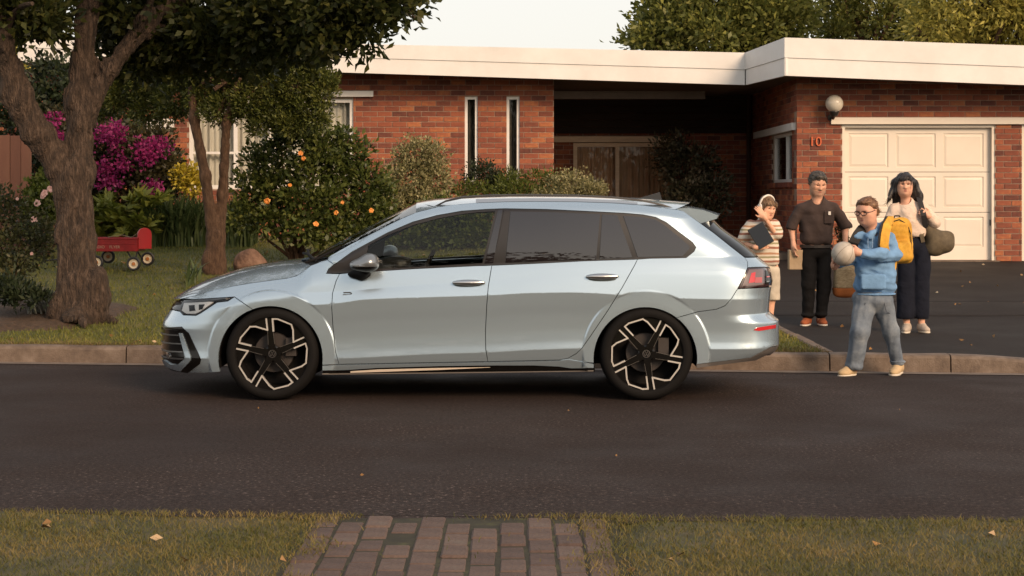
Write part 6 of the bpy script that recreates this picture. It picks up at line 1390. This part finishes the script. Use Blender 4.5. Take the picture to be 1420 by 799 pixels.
# ---- the girl in the blue hooded top, stepping off the kerb
dG = 13.72
def J(px, py, dy=0): return at(px, py, dG + dy)
girl = person("person", Vector((X_(1212, dG), dG, -.035)), "girl in glasses and a blue hooded top carrying a pale ball onto the road")
hG = Head(J(1202, 293, -.05), .230, -48, 14, 0, 1.12)
sk3 = skin_("skin_girl", (0.6600, 0.3520, 0.2420))
bc = J(1170, 352, -.20); br = .1
nG = hand(J(1191, 350.5, -.25), (-1, .10, .12), (-.15, 1, .1), (.05, -.05, 1), .150, .55, .10, .3)
nF = hand(J(1157, 369, -.06), (-.25, -.55, .75), (.95, -.3, .1), (-.1, -.75, -.6), .150, .5, .10, .3)
pG = [('c', J(1210, 326), hG.p(0, -.08, -.25), .056, .054), ('e', J(1215, 352), (.115, .08, .15), None), ('e', J(1214, 395), (.12, .09, .12), None),
      ('c', J(1232, 335), J(1239, 354, -.06), .036, .034), ('c', J(1239, 354, -.06), J(1191, 350.5, -.25), .034, .025), ('c', J(1194, 333, .08), J(1183, 356, .06), .046, .038), ('c', J(1183, 356, .06), J(1157, 369, -.06), .036, .026),
      ('c', J(1201, 412), J(1193, 460, -.05), .062, .048), ('c', J(1193, 460, -.05), J(1184, 512), .046, .034), ('c', J(1223, 412), J(1236, 460, .04), .062, .048), ('c', J(1236, 460, .04), J(1244.5, 508, .12), .046, .034)] + nG + nF
body(girl, pG, hG, sk3, .0056)
hood_m = cloth("hoodie_blue", (.155, .285, .475))
V, Q = sdf([('e', J(1214, 333), (.150, .118, .085), None), ('e', J(1214, 360), (.158, .13, .19), None), ('b', J(1213.5, 385), (.165, .12, .14), None, .04, .08), ('e', J(1213, 396), (.178, .135, .085), None),
            ('c', J(1231, 331), J(1240, 353, -.05), .068, .064, .03), ('c', J(1240, 353, -.05), J(1222, 354, -.19), .062, .052, .02), ('c', J(1222, 354, -.19), J(1197, 351, -.245), .051, .040, .02), ('c', J(1196, 331, .06), J(1183, 355, .06), .070, .060, .04), ('c', J(1183, 355, .06), J(1164, 366, -.02), .056, .042, .03),
            ('e', J(1215, 319, .05), (.115, .10, .062), None), ('c', J(1207, 326, -.06), J(1190, 329, -.05), .035, .03, .03), ('c', J(1228, 311, .03), J(1207, 328, -.10), .035, .030, .03)], .0072, k=.03, noise=wob(17, .014, 51, (.8, .8, 1.4)), cuts=[(J(1213, 410), (0, 0, -1))], subs=[('c', J(1207, 322, -.05), J(1203, 306, -.07), .056, .08)])
hd = npmesh("hooded_top", V, Q, hood_m, girl, None, True)
V, Q = sdf([('b', J(1211, 391, -.145), (.105, .02, .065), None, .02, .02)], .007, noise=wob(20, .004, 3)); npmesh("front_pocket", V, Q, hood_m, hd, None, True)
V, Q = sdf([('e', J(1213, 407.5), (.176, .132, .02), None)], .007, noise=wob(90, .0015, 3)); npmesh("hem_band", V, Q, hood_m, hd, None, True)
jm = mat("denim_grey", ramp=[(0, (.075, .095, .13)), (.5, (.15, .18, .22)), (1, (.27, .295, .32))], scale=6, detail=7, bump=.4, bscale=9, bdist=.04, rough=.9)
V, Q = sdf([('e', J(1212, 413), (.170, .125, .10), None), ('c', J(1200, 418), J(1193.5, 460, -.06), .096, .074), ('c', J(1193.5, 460, -.06), J(1184.5, 506, 0), .072, .062), ('c', J(1224, 418), J(1236, 460, .04), .096, .074), ('c', J(1236, 460, .04), J(1244.5, 502, .11), .072, .060), ('e', J(1184, 508, 0), (.068, .075, .03), None), ('e', J(1245, 504, .11), (.066, .074, .03), None)], .0072, k=.022, noise=wob(13, .010, 52, (.9, .9, 1.2)), cuts=[(J(1212, 404), (0, 0, 1)), (J(1200, 513), (0, 0, -1))])
jn = npmesh("jeans", V, Q, jm, girl, None, True)
for (p_, r0_) in ((J(1184.4, 505.5, 0), .066), (J(1244.8, 501.5, .11), .064)):
    V, Q = sdf([('e', p_, (r0_ * 1.06, r0_ * 1.10, .020), None)], .007, noise=wob(40, .002, 9)); npmesh("turn_up", V, Q, jm, jn, None, True)
mb = MB(); mb.tube([J(1226, 420, -.105), J(1229, 432, -.10), J(1237, 437, -.04)], .003, 5); mb.tube([J(1200, 420, -.105), J(1196, 430, -.09)], .003, 5); mb.build("pocket_seam", mat("seam_dark", (.05, .06, .08), rough=.9), jn, "stuff")
mb = MB(); mb.tube([J(1204, 326, -.115), J(1203.5, 336, -.135), J(1204, 345, -.145)], .0035, 5); mb.tube([J(1209, 327, -.12), J(1210, 337, -.14), J(1209.5, 344, -.145)], .0035, 5); mb.build("drawstring", mat("cord_blue", (.20, .30, .44), rough=.8), hd, "stuff")
tan_s = cloth("shoe_tan", (.46, .33, .19)); csole = mat("sole_cream", (.60, .52, .42), rough=.7)
shoe("shoe", girl, Vector((X_(1187, dG), dG + .05, -.03)), Vector((X_(1161, dG), dG - .10, -.035)), tan_s, csole, w=.046); shoe("shoe", girl, Vector((X_(1249, dG + .14), dG + .17, -.02)), Vector((X_(1236, dG), dG - .04, -.035)), tan_s, csole, w=.046)
hairG = mat("hair_auburn", ramp=[(0, (.055, .024, .012)), (.5, (.14, .062, .028)), (1, (.26, .13, .06))], scale=55, stretch=(1, 1, .3), rough=.5, bump=.9, bscale=75, bdist=.012)
V, Q = sdf([hG.e(0, -.07, .16, .335, .40, .36), hG.e(.25, -.10, .03, .09, .20, .24), hG.e(-.25, -.10, .03, .09, .20, .24), hG.e(0, -.40, -.05, .15, .12, .17), hG.e(0, .20, .37, .21, .13, .10)], .006, k=.02, noise=wob(55, .005, 53), subs=[hG.e(0, .33, .04, .268, .25, .27), hG.e(0, .14, -.34, .5, .45, .2), hG.e(.34, .02, -.02, .06, .10, .13), hG.e(-.34, .02, -.02, .06, .10, .13)])
h_ = npmesh("hair", V, Q, hairG, girl, None, True); strands("hair_strands", V, Q, lambda c, nn: -np.array(hG.f) * 1.0 - np.array(hG.u) * .25, 1900, .042, .0026, hairmat("strand_auburn", (.06, .027, .013), (.16, .075, .034), (.32, .17, .08)), h_, 3, .0008, hG); hG.eyes(girl, .6); hG.brows(girl, hairG, .011)
mb = MB()
for q in (1, -1):
    c = (.125 * q, .40, .02); mb.tube([hG.p(c[0] + .105 * math.cos(a), c[1] - .03 * abs(math.cos(a)) * (1 if math.cos(a) * q > 0 else 0), c[2] + .078 * math.sin(a)) for a in lin(0, 6.283, 17)], .0030, 5, cap=False)
    mb.tube([hG.p(.23 * q, .375, .045), hG.p(.325 * q, .20, .04), hG.p(.335 * q, -.02, .05)], .0030, 5)
mb.tube([hG.p(-.022, .405, .035), hG.p(0, .418, .045), hG.p(.022, .405, .035)], .0030, 5)
gl = mb.build("glasses", mat("glasses_frame", (.03, .012, .01), rough=.3), girl, smooth=True)
V, Q = sdf([('e', bc, (br, br, br), None)], .008); mb = MB(); mb.lathe([(br * math.sin(a), -br * math.cos(a)) for a in lin(0, math.pi, 25)], (0, 0, 0), 'z', 36)
Mb = Matrix.Translation(bc) @ Matrix.Rotation(R(35), 4, 'Y') @ Matrix.Rotation(R(20), 4, 'X'); mb.V = [tuple(Mb @ Vector(v)) for v in mb.V]
ball = props(mb.build("ball", mat("ball_leather", ramp=[(0, (.36, .31, .25)), (.6, (.46, .41, .35)), (1, (.54, .49, .43))], scale=10, rough=.6, bump=.3, bscale=120, bdist=.002), None, smooth=True, base=bc), "round pale grey ball held in front by the girl in blue", "ball")
sb = MB()
for k_ in range(3):
    Mk = Mb @ Matrix.Rotation(R(60 * k_), 4, 'Z') @ Matrix.Rotation(R(90), 4, 'X'); sb.tube([Mk @ Vector(((br + .0004) * math.cos(a), (br + .0004) * math.sin(a), 0)) for a in lin(0, 6.283, 33)], .0016, 5, cap=False)
sb.build("seam", mat("ball_seam", (.20, .17, .14), rough=.8), ball, 'stuff')
# yellow backpack
yel = mat("backpack_yellow", ramp=[(0, (.42, .20, .015)), (.6, (.62, .32, .03)), (1, (.70, .40, .05))], scale=12, bump=.5, bscale=200, bdist=.003, rough=.75); web = mat("webbing_black", (.016, .014, .014), rough=.8)
bp = thing("backpack", J(1248, 370, .16), "mustard yellow backpack worn by the girl in blue", "backpack")
V, Q = sdf([('b', J(1243, 335, .20), (.125, .090, .19), np.array(Matrix.Rotation(R(5), 3, 'Y')), .05, .06), ('e', J(1246, 317, .20), (.105, .09, .08), None)], .008, k=.05, noise=wob(16, .007, 61)); npmesh("main_bag", V, Q, yel, bp, None, True)
V, Q = sdf([('b', J(1249, 349, .13), (.085, .08, .085), np.array(Matrix.Rotation(R(6), 3, 'Y')), .05, .04)], .008, noise=wob(18, .006, 62)); npmesh("side_pocket", V, Q, yel, bp, None, True)
def ribbon(name, pts, w, th, m, parent, up=Vector((0, -1, 0))):
    P = [Vector(p) for p in pts]; V = []; F = []
    for i, p in enumerate(P):
        t = (P[min(i + 1, len(P) - 1)] - P[max(i - 1, 0)]).normalized(); s_ = t.cross(up).normalized(); n_ = s_.cross(t).normalized()
        V += [p + s_ * w + n_ * th, p - s_ * w + n_ * th, p - s_ * w - n_ * th, p + s_ * w - n_ * th]
    for i in range(len(P) - 1):
        for k_ in range(4): F.append((i * 4 + k_, i * 4 + (k_ + 1) % 4, i * 4 + 4 + (k_ + 1) % 4, i * 4 + 4 + k_))
    F += [(0, 1, 2, 3), tuple(4 * (len(P) - 1) + k_ for k_ in (3, 2, 1, 0))]
    mb = MB(); mb.add(V, F); return mb.build(name, m, parent, smooth=True)
st = ribbon("strap", [J(1238, 306, .10), J(1233, 306, -.03), J(1230, 314, -.11), J(1227.5, 326, -.155), J(1226, 340, -.17), J(1228, 350, -.15), J(1238, 362, -.02)], .036, .008, yel, bp)
ribbon("strap_edge", [J(1236, 306.5, .09), J(1231, 306.5, -.03), J(1228, 314, -.105), J(1225.5, 326, -.15), J(1224, 340, -.165), J(1226, 350, -.145)], .042, .005, web, st)
st2 = ribbon("strap", [J(1204, 312, .05), J(1195, 318, -.03), J(1189, 326, -.07), J(1184, 336, -.07), J(1181, 346, -.02), J(1182, 356, .05)], .040, .010, web, bp)
mb = MB(); mb.tube([J(1236, 308, .11), J(1247, 304.5, .11), J(1258, 311, .11), J(1263, 325, .11), J(1264, 345, .12), J(1262, 360, .13)], .0045, 6); mb.build("zip", web, bp, smooth=True)
mb = MB(); mb.tube([J(1238, 305, .2), J(1241, 299.5, .2), J(1247, 299.5, .2), J(1250, 304, .2)], .007, 6); mb.build("grab_handle", web, bp, smooth=True)
ribbon("strap_tail", [J(1241, 361, -.02), J(1240, 370, -.05), J(1237, 380, -.06)], .018, .006, yel, bp)

# ---- the woman in the cream jumper
dW = 16.6
def J(px, py, dy=0): return at(px, py, dW + dy)
wom = person("person", gbase(1268, dW), "woman with long dark hair and fringe in a cream jumper before the garage door")
hW = Head(J(1254.5, 256, -.03), .232, -8, 5, 0, 1.03)
sk4 = skin_("skin_woman", (0.6600, 0.3630, 0.2475))
hw1 = hand(J(1288, 300, -.13), (-.75, -.25, .45), (-.3, .8, -.1), (-.4, -.2, 1), .158, 1.0, .1, .4)
pW = [('c', J(1257, 286), hW.p(0, -.08, -.25), .052, .048), ('e', J(1259, 306), (.12, .08, .13), None), ('e', J(1263, 332), (.115, .08, .13), None), ('c', J(1257, 284), J(1240, 293), .042, .03), ('c', J(1257, 284), J(1277, 293), .042, .03), ('c', J(1279, 294), J(1292, 308), .036, .034), ('c', J(1292, 308, -.02), J(1288, 300, -.13), .036, .027), ('c', J(1237, 293), J(1234, 322), .045, .04), ('c', J(1234, 322), J(1238, 345, -.05), .036, .026),
      ('c', J(1258, 345), J(1257, 395), .062, .05), ('c', J(1257, 395), J(1257, 455), .046, .032), ('c', J(1275, 345), J(1277, 395), .062, .05), ('c', J(1277, 395), J(1278, 455), .046, .032)] + hw1 + hand(J(1238, 345, -.05), (.1, -.1, -1), (1, 0, 0), (0, -1, 0), .158, .6)
body(wom, pW, hW, sk4)
cream = cloth("jumper_cream", (.66, .52, .42), v=.10, bump=.6, bs=15)
V, Q = sdf([('e', J(1258, 294), (.162, .108, .075), None), ('e', J(1259, 308), (.155, .12, .15), None), ('b', J(1261.5, 317), (.150, .112, .10), None, .04, .07), ('c', J(1241, 291), J(1235, 308), .065, .068, .03), ('c', J(1235, 308), J(1234, 334, -.02), .066, .05, .03), ('c', J(1279, 290), J(1293, 306, -.02), .066, .068, .03), ('e', J(1294, 308, -.04), (.068, .075, .055), None), ('c', J(1294, 308, -.05), J(1290, 302, -.11), .055, .042, .03), ('c', J(1257, 290), J(1256.5, 281), .082, .070, .03), ('c', J(1253, 285), J(1240, 291), .058, .050, .03), ('c', J(1261, 285), J(1278, 291), .058, .050, .03)], .0075, k=.035, noise=wob(14, .010, 71), cuts=[(J(1260, 328.5), (0, 0, -1))], subs=[('c', J(1256, 282, -.02), J(1255, 271, -.05), .058, .07)])
npmesh("jumper", V, Q, cream, wom, None, True)
navy = cloth("trousers_navy", (.0085, .010, .018), bump=.6)
V, Q = sdf([('e', J(1265, 340), (.150, .112, .12), None), ('c', J(1256, 348), J(1256, 395), .094, .084), ('c', J(1256, 395), J(1256, 437), .084, .084), ('c', J(1277, 348), J(1277, 395), .094, .084), ('c', J(1277, 395), J(1277.5, 437), .084, .082)], .0075, k=.016, noise=wob(16, .010, 72, (.7, .7, .9)), cuts=[(J(1260, 326), (0, 0, 1)), (J(1260, 442), (0, 0, -1))])
npmesh("trousers", V, Q, navy, wom, None, True)
pale_s = cloth("shoe_pale", (.40, .33, .27))
shoe("shoe", wom, ground(1258, dW + .05), ground(1255, dW - .17), pale_s, csole, w=.042, h=.07); shoe("shoe", wom, ground(1276, dW + .04), ground(1287, dW - .14), pale_s, csole, w=.042, h=.07)
hairW = mat("hair_dark", ramp=[(0, (.006, .004, .004)), (.6, (.016, .011, .010)), (1, (.045, .030, .026))], scale=45, stretch=(1, 1, .2), rough=.4, bump=.9, bscale=75, bdist=.012)
V, Q = sdf([hW.e(0, -.08, .16, .35, .41, .375), hW.e(0, .22, .26, .28, .16, .15), ('c', hW.p(.32, -.14, .05), J(1272, 272, .02), .048, .050), ('c', hW.p(-.32, -.12, .05), J(1240, 266, .0), .046, .040), ('c', J(1240, 266, .0), J(1231, 276, -.03), .030, .010), ('c', J(1272, 270, .02), J(1276, 281, -.0), .045, .024), ('c', hW.p(.18, -.28, .0), J(1268, 284, .09), .08, .06), ('c', hW.p(-.18, -.28, .0), J(1246, 284, .09), .08, .06), ('c', hW.p(0, -.3, 0), J(1256, 286, .10), .09, .07)], .0062, k=.03, noise=wob(45, .007, 73, (1.2, 1.2, .12)), subs=[hW.e(0, .36, -.12, .245, .26, .31)])
h_ = npmesh("hair", V, Q, hairW, wom, None, True); strands("hair_strands", V, Q, lambda c, nn: np.stack([(c[:, 0] - hW.c.x) * 1.2, c[:, 1] * 0, np.full(len(c), -1.0)], 1), 2600, .075, .0032, hairmat("strand_dark", (.005, .0035, .003), (.014, .010, .009), (.05, .034, .028)), h_, 4, .002, hW); hW.eyes(wom, .1); hW.brows(wom, hairW, .012)
V, Q = sdf([hW.e(.30, .02, -.15, .02, .02, .03)], .003); npmesh("earring", V, Q, eyew, wom, None, True)
olive = mat("bag_olive", ramp=[(0, (.055, .040, .022)), (.6, (.105, .078, .045)), (1, (.15, .115, .07))], scale=10, bump=.5, bscale=150, bdist=.003, rough=.8)
bag = thing("shoulder_bag", J(1300, 360, .0), "slouchy olive brown shoulder bag hanging at the woman's side", "bag")
V, Q = sdf([('e', J(1303, 337, -.02), (.160, .070, .092), np.array(Matrix.Rotation(R(30), 3, 'Y')), .06), ('e', J(1296, 343, -.02), (.105, .07, .085), None, .06), ('c', J(1284, 311, -.06), J(1294, 328, -.03), .02, .065, .06), ('c', J(1294, 328, -.03), J(1314, 340, -.02), .06, .06, .06)], .008, k=.06, noise=wob(12, .010, 74)); npmesh("bag_body", V, Q, olive, bag, None, True)
ribbon("strap", [J(1271, 277, .08), J(1273, 273.5, .0), J(1275.5, 279, -.085), J(1278.5, 289, -.135), J(1281, 299, -.165), J(1282.5, 308, -.13), J(1284, 316, -.08)], .026, .006, web, bag)
ribbon("strap", [J(1282, 316, -.06), J(1278, 326, -.11), J(1280, 336, -.10)], .02, .006, olive, bag)

# ---- what the man carries: a paper bag and a tall bag of dried stems
dM_ = dM
def J(px, py, dy=0): return at(px, py, dM_ + dy)
pap = mat("paper_bag", ramp=[(0, (.34, .235, .14)), (1, (.46, .34, .22))], scale=8, rough=.9, bump=.4, bscale=30, bdist=.01)
pb = thing("paper_bag", J(1102, 374, .0), "small plain paper bag held in the man's lowered hand beside his trousers", "bag")
mb = MB(); c = J(1103, 359.5, .0); mb.rbox(c.x - .075, c.x + .075, c.y - .05, c.y + .05, c.z - .11, c.z + .10, .006); mb.build("bag_body", pap, pb)
mb = MB(); mb.tube([J(1099, 346.5, -.03), J(1099.5, 342, -.03), J(1103, 341, -.03), J(1106, 346.5, -.03)], .004, 6); mb.build("handle", pap, pb)
tbm = mat("woven_bag", ramp=[(0, (.22, .15, .075)), (.5, (.38, .27, .15)), (1, (.50, .38, .24))], scale=26, stretch=(1, 1, 2.2), bump=.8, bscale=70, bdist=.01, rough=.9); tbo = cloth("bag_rust", (.34, .105, .03))
wb = thing("tote_bag", J(1173, 412, .0), "woven tote bag with rust base and dried stems held behind the ball", "bag")
V, Q = sdf([('b', J(1173, 388, -.02), (.125, .09, .15), None, .04, .05), ('e', J(1173, 372, -.02), (.10, .08, .07), None)], .009, k=.05, noise=wob(14, .009, 75), cuts=[(J(1173, 399), (0, 0, -1))]); npmesh("bag_body", V, Q, tbm, wb, None, True)
V, Q = sdf([('b', J(1173, 394, -.02), (.135, .098, .14), None, .04, .045)], .009, noise=wob(14, .008, 75), cuts=[(J(1173, 399), (0, 0, 1))]); npmesh("bag_base", V, Q, tbo, wb, None, True)
mb = MB()
for q in (-.07, .05): mb.tube([J(1168, 368, q), J(1170, 358, q * .6 - .03), J(1173, 354, -.04), J(1178, 360, q * .6 - .03), J(1180, 368, q)], .008, 6)
mb.build("handle", tbo, wb, smooth=True)
P = []; Dd = []; mb = MB(); r_ = random.Random(3)
for i in range(16):
    a = J(1174 + r_.uniform(-4, 4), 372, r_.uniform(.02, .08)); b = J(1164 + r_.uniform(-10, 14), 316 + r_.uniform(-16, 26), r_.uniform(.05, .18)); mb.tube([a, a.lerp(b, .5) + Vector((.02, 0, 0)), b], [.004, .003, .002], 4)
    for k_ in range(14): f_ = r_.uniform(.35, 1); P.append(tuple(a.lerp(b, f_))); Dd.append((r_.uniform(-1, 1), r_.uniform(-1, 1), .6))
sp_ = mb.build("dried_stems", twig, wb, 'stuff'); V, F = leaves(np.array(P), np.array(Dd), .055, .024, seed=5); npmesh("dried_leaves", V, F, leafmat("leaf_dried", (.07, .05, .02), (.17, .12, .05), (.30, .20, .09)), wb, 'stuff')
# ---------------------------------------------------------------- red wagon on the lawn
dR = 20.75
def J(px, py, dy=0): return at(px, py, dR + dy)
wag = thing("pull_wagon", gbase(168, dR), "red pull-along wagon with cream wheels parked on the lawn behind the large tree", "wagon")
redm = mat("wagon_red", ramp=[(0, (.16, .008, .009)), (.7, (.25, .012, .013)), (1, (.31, .02, .02))], scale=7, rough=.35, coat=.3)
blk_m = mat("wagon_black", (.018, .016, .016), rough=.5); creamw = mat("wagon_cream", (.60, .50, .36), rough=.5)
# tray: runs left behind the tree, its right end nearer the camera's right
x0, x1 = J(112, 330).x, J(196, 330).x; z0, z1 = J(0, 348).z, J(0, 330).z; y0, y1 = dR - .22, dR + .22; t_ = .012
mb = MB(); mb.rbox(x0, x1, y0, y1, z0, z0 + t_, .004); mb.build("tray_floor", redm, wag)
for (a, b, c, d) in ((x0, x1, y0 - .004, y0 + t_), (x0, x1, y1 - t_, y1 + .004), (x0, x0 + t_, y0 + t_, y1 - t_), (x1 - t_, x1, y0 + t_, y1 - t_)):
    mb = MB(); mb.rbox(a, b, c, d, z0, z1, .004); mb.rbox(a - .004, b + .004, c - .008, d + .006, z1 - .012, z1 + .006, .004); mb.rbox(a - .002, b + .002, c - .005, d + .004, z0 + .088, z0 + .096, .002); o = mb.build("tray_side", redm, wag)
    if c < dR - .1 and b - a > .3:
        tm = mat("wagon_lettering", (.36, .22, .15), rough=.6)
        for wd_, px_ in (("RADIO", 143), ("FLYER", 165)): text_obj("lettering", wd_, .05, Matrix.Translation((J(px_, 341.5).x, y0 - .0065, J(0, 342).z)) @ Matrix.Rotation(R(90), 4, 'X') @ Matrix.Diagonal((1.0, 1, 1, 1)), tm, o, .001)
# seat back at the right end
poly = [(x1 - .10, z0 + .03), (x1 + .085, z0 + .03)]
for a in lin(0, math.pi, 13): poly.append((x1 - .005 + .092 * math.cos(a), z1 + .045 + .085 * math.sin(a)))
mb = MB()
Mx = Matrix.Translation((x1, dR, 0)) @ Matrix.Rotation(R(38), 4, 'Z') @ Matrix.Translation((-x1, -dR, 0))
m2 = MB(); m2.prism([(p[0] - .0, p[1]) for p in poly], dR - .10 - .012, dR - .10 + .012); m2.V = [tuple(Mx @ Vector(v)) for v in m2.V]; m2.build("seat_back", mat("wagon_red_lit", (.38, .010, .013), rough=.35, coat=.3), wag)  # brighter red paints the light falling on the turned seat back
mb = MB(); mb.tube([J(150, 329, .2), J(170, 326, .2), J(182, 329.5, .1), J(194, 322, .0)], .006, 6); mb.build("rope", mat("rope", (.20, .15, .09), rough=.9), wag, smooth=True)
mb = MB(); mb.tube([J(185.5, 366, -.25), J(185.5, 366, .30)], .008, 6); mb.tube([J(176, 348, -.15), J(185.5, 364, -.22)], .010, 6); mb.tube([J(191, 348, -.15), J(186, 364, -.22)], .010, 6); mb.tube([J(190, 348, .15), J(198, 360, .24)], .010, 6); mb.tube([J(126, 348, -.15), J(134, 362, -.22)], .010, 6); mb.tube([J(126, 348, .15), J(134, 362, .22)], .010, 6); mb.build("undercarriage", blk_m, wag, 'stuff', smooth=True)
def wheel(px, py, dy, s=1):
    c = J(px, py, dy); r = .088
    c.z = max(c.z, gz(c.x, c.y) + r - .01)
    mb = MB(); mb.lathe([(.058, -.018), (.075, -.022), (.086, -.014), (.088, 0), (.086, .014), (.075, .022), (.058, .018)], tuple(c), 'y', 24); w = mb.build("wheel", blk_m, wag, smooth=True)
    mb = MB(); mb.lathe([(0, -.016), (.024, -.016), (.034, -.008), (.055, -.012), (.060, -.016), (.060, .012), (0, .012)], tuple(c), 'y', 24); mb.build("rim", creamw, w, smooth=True)
    mb = MB(); mb.lathe([(0, -.022), (.022, -.020), (.025, -.012), (0, -.012)], tuple(c), 'y', 16); mb.build("hub_cap", mat("hub_rust", (.42, .15, .04), rough=.5), w, smooth=True)
wheel(185.5, 366, -.25); wheel(205, 359, .30); wheel(134, 364, -.22); wheel(150, 356, .3)
mb = MB(); mb.tube([J(118, 356, -.1), J(92, 359, -.15), J(62, 361.5, -.2)], .011, 7); mb.tube([J(62, 358, -.2), J(62, 365, -.2)], .012, 6); mb.build("pull_handle", blk_m, wag, smooth=True)
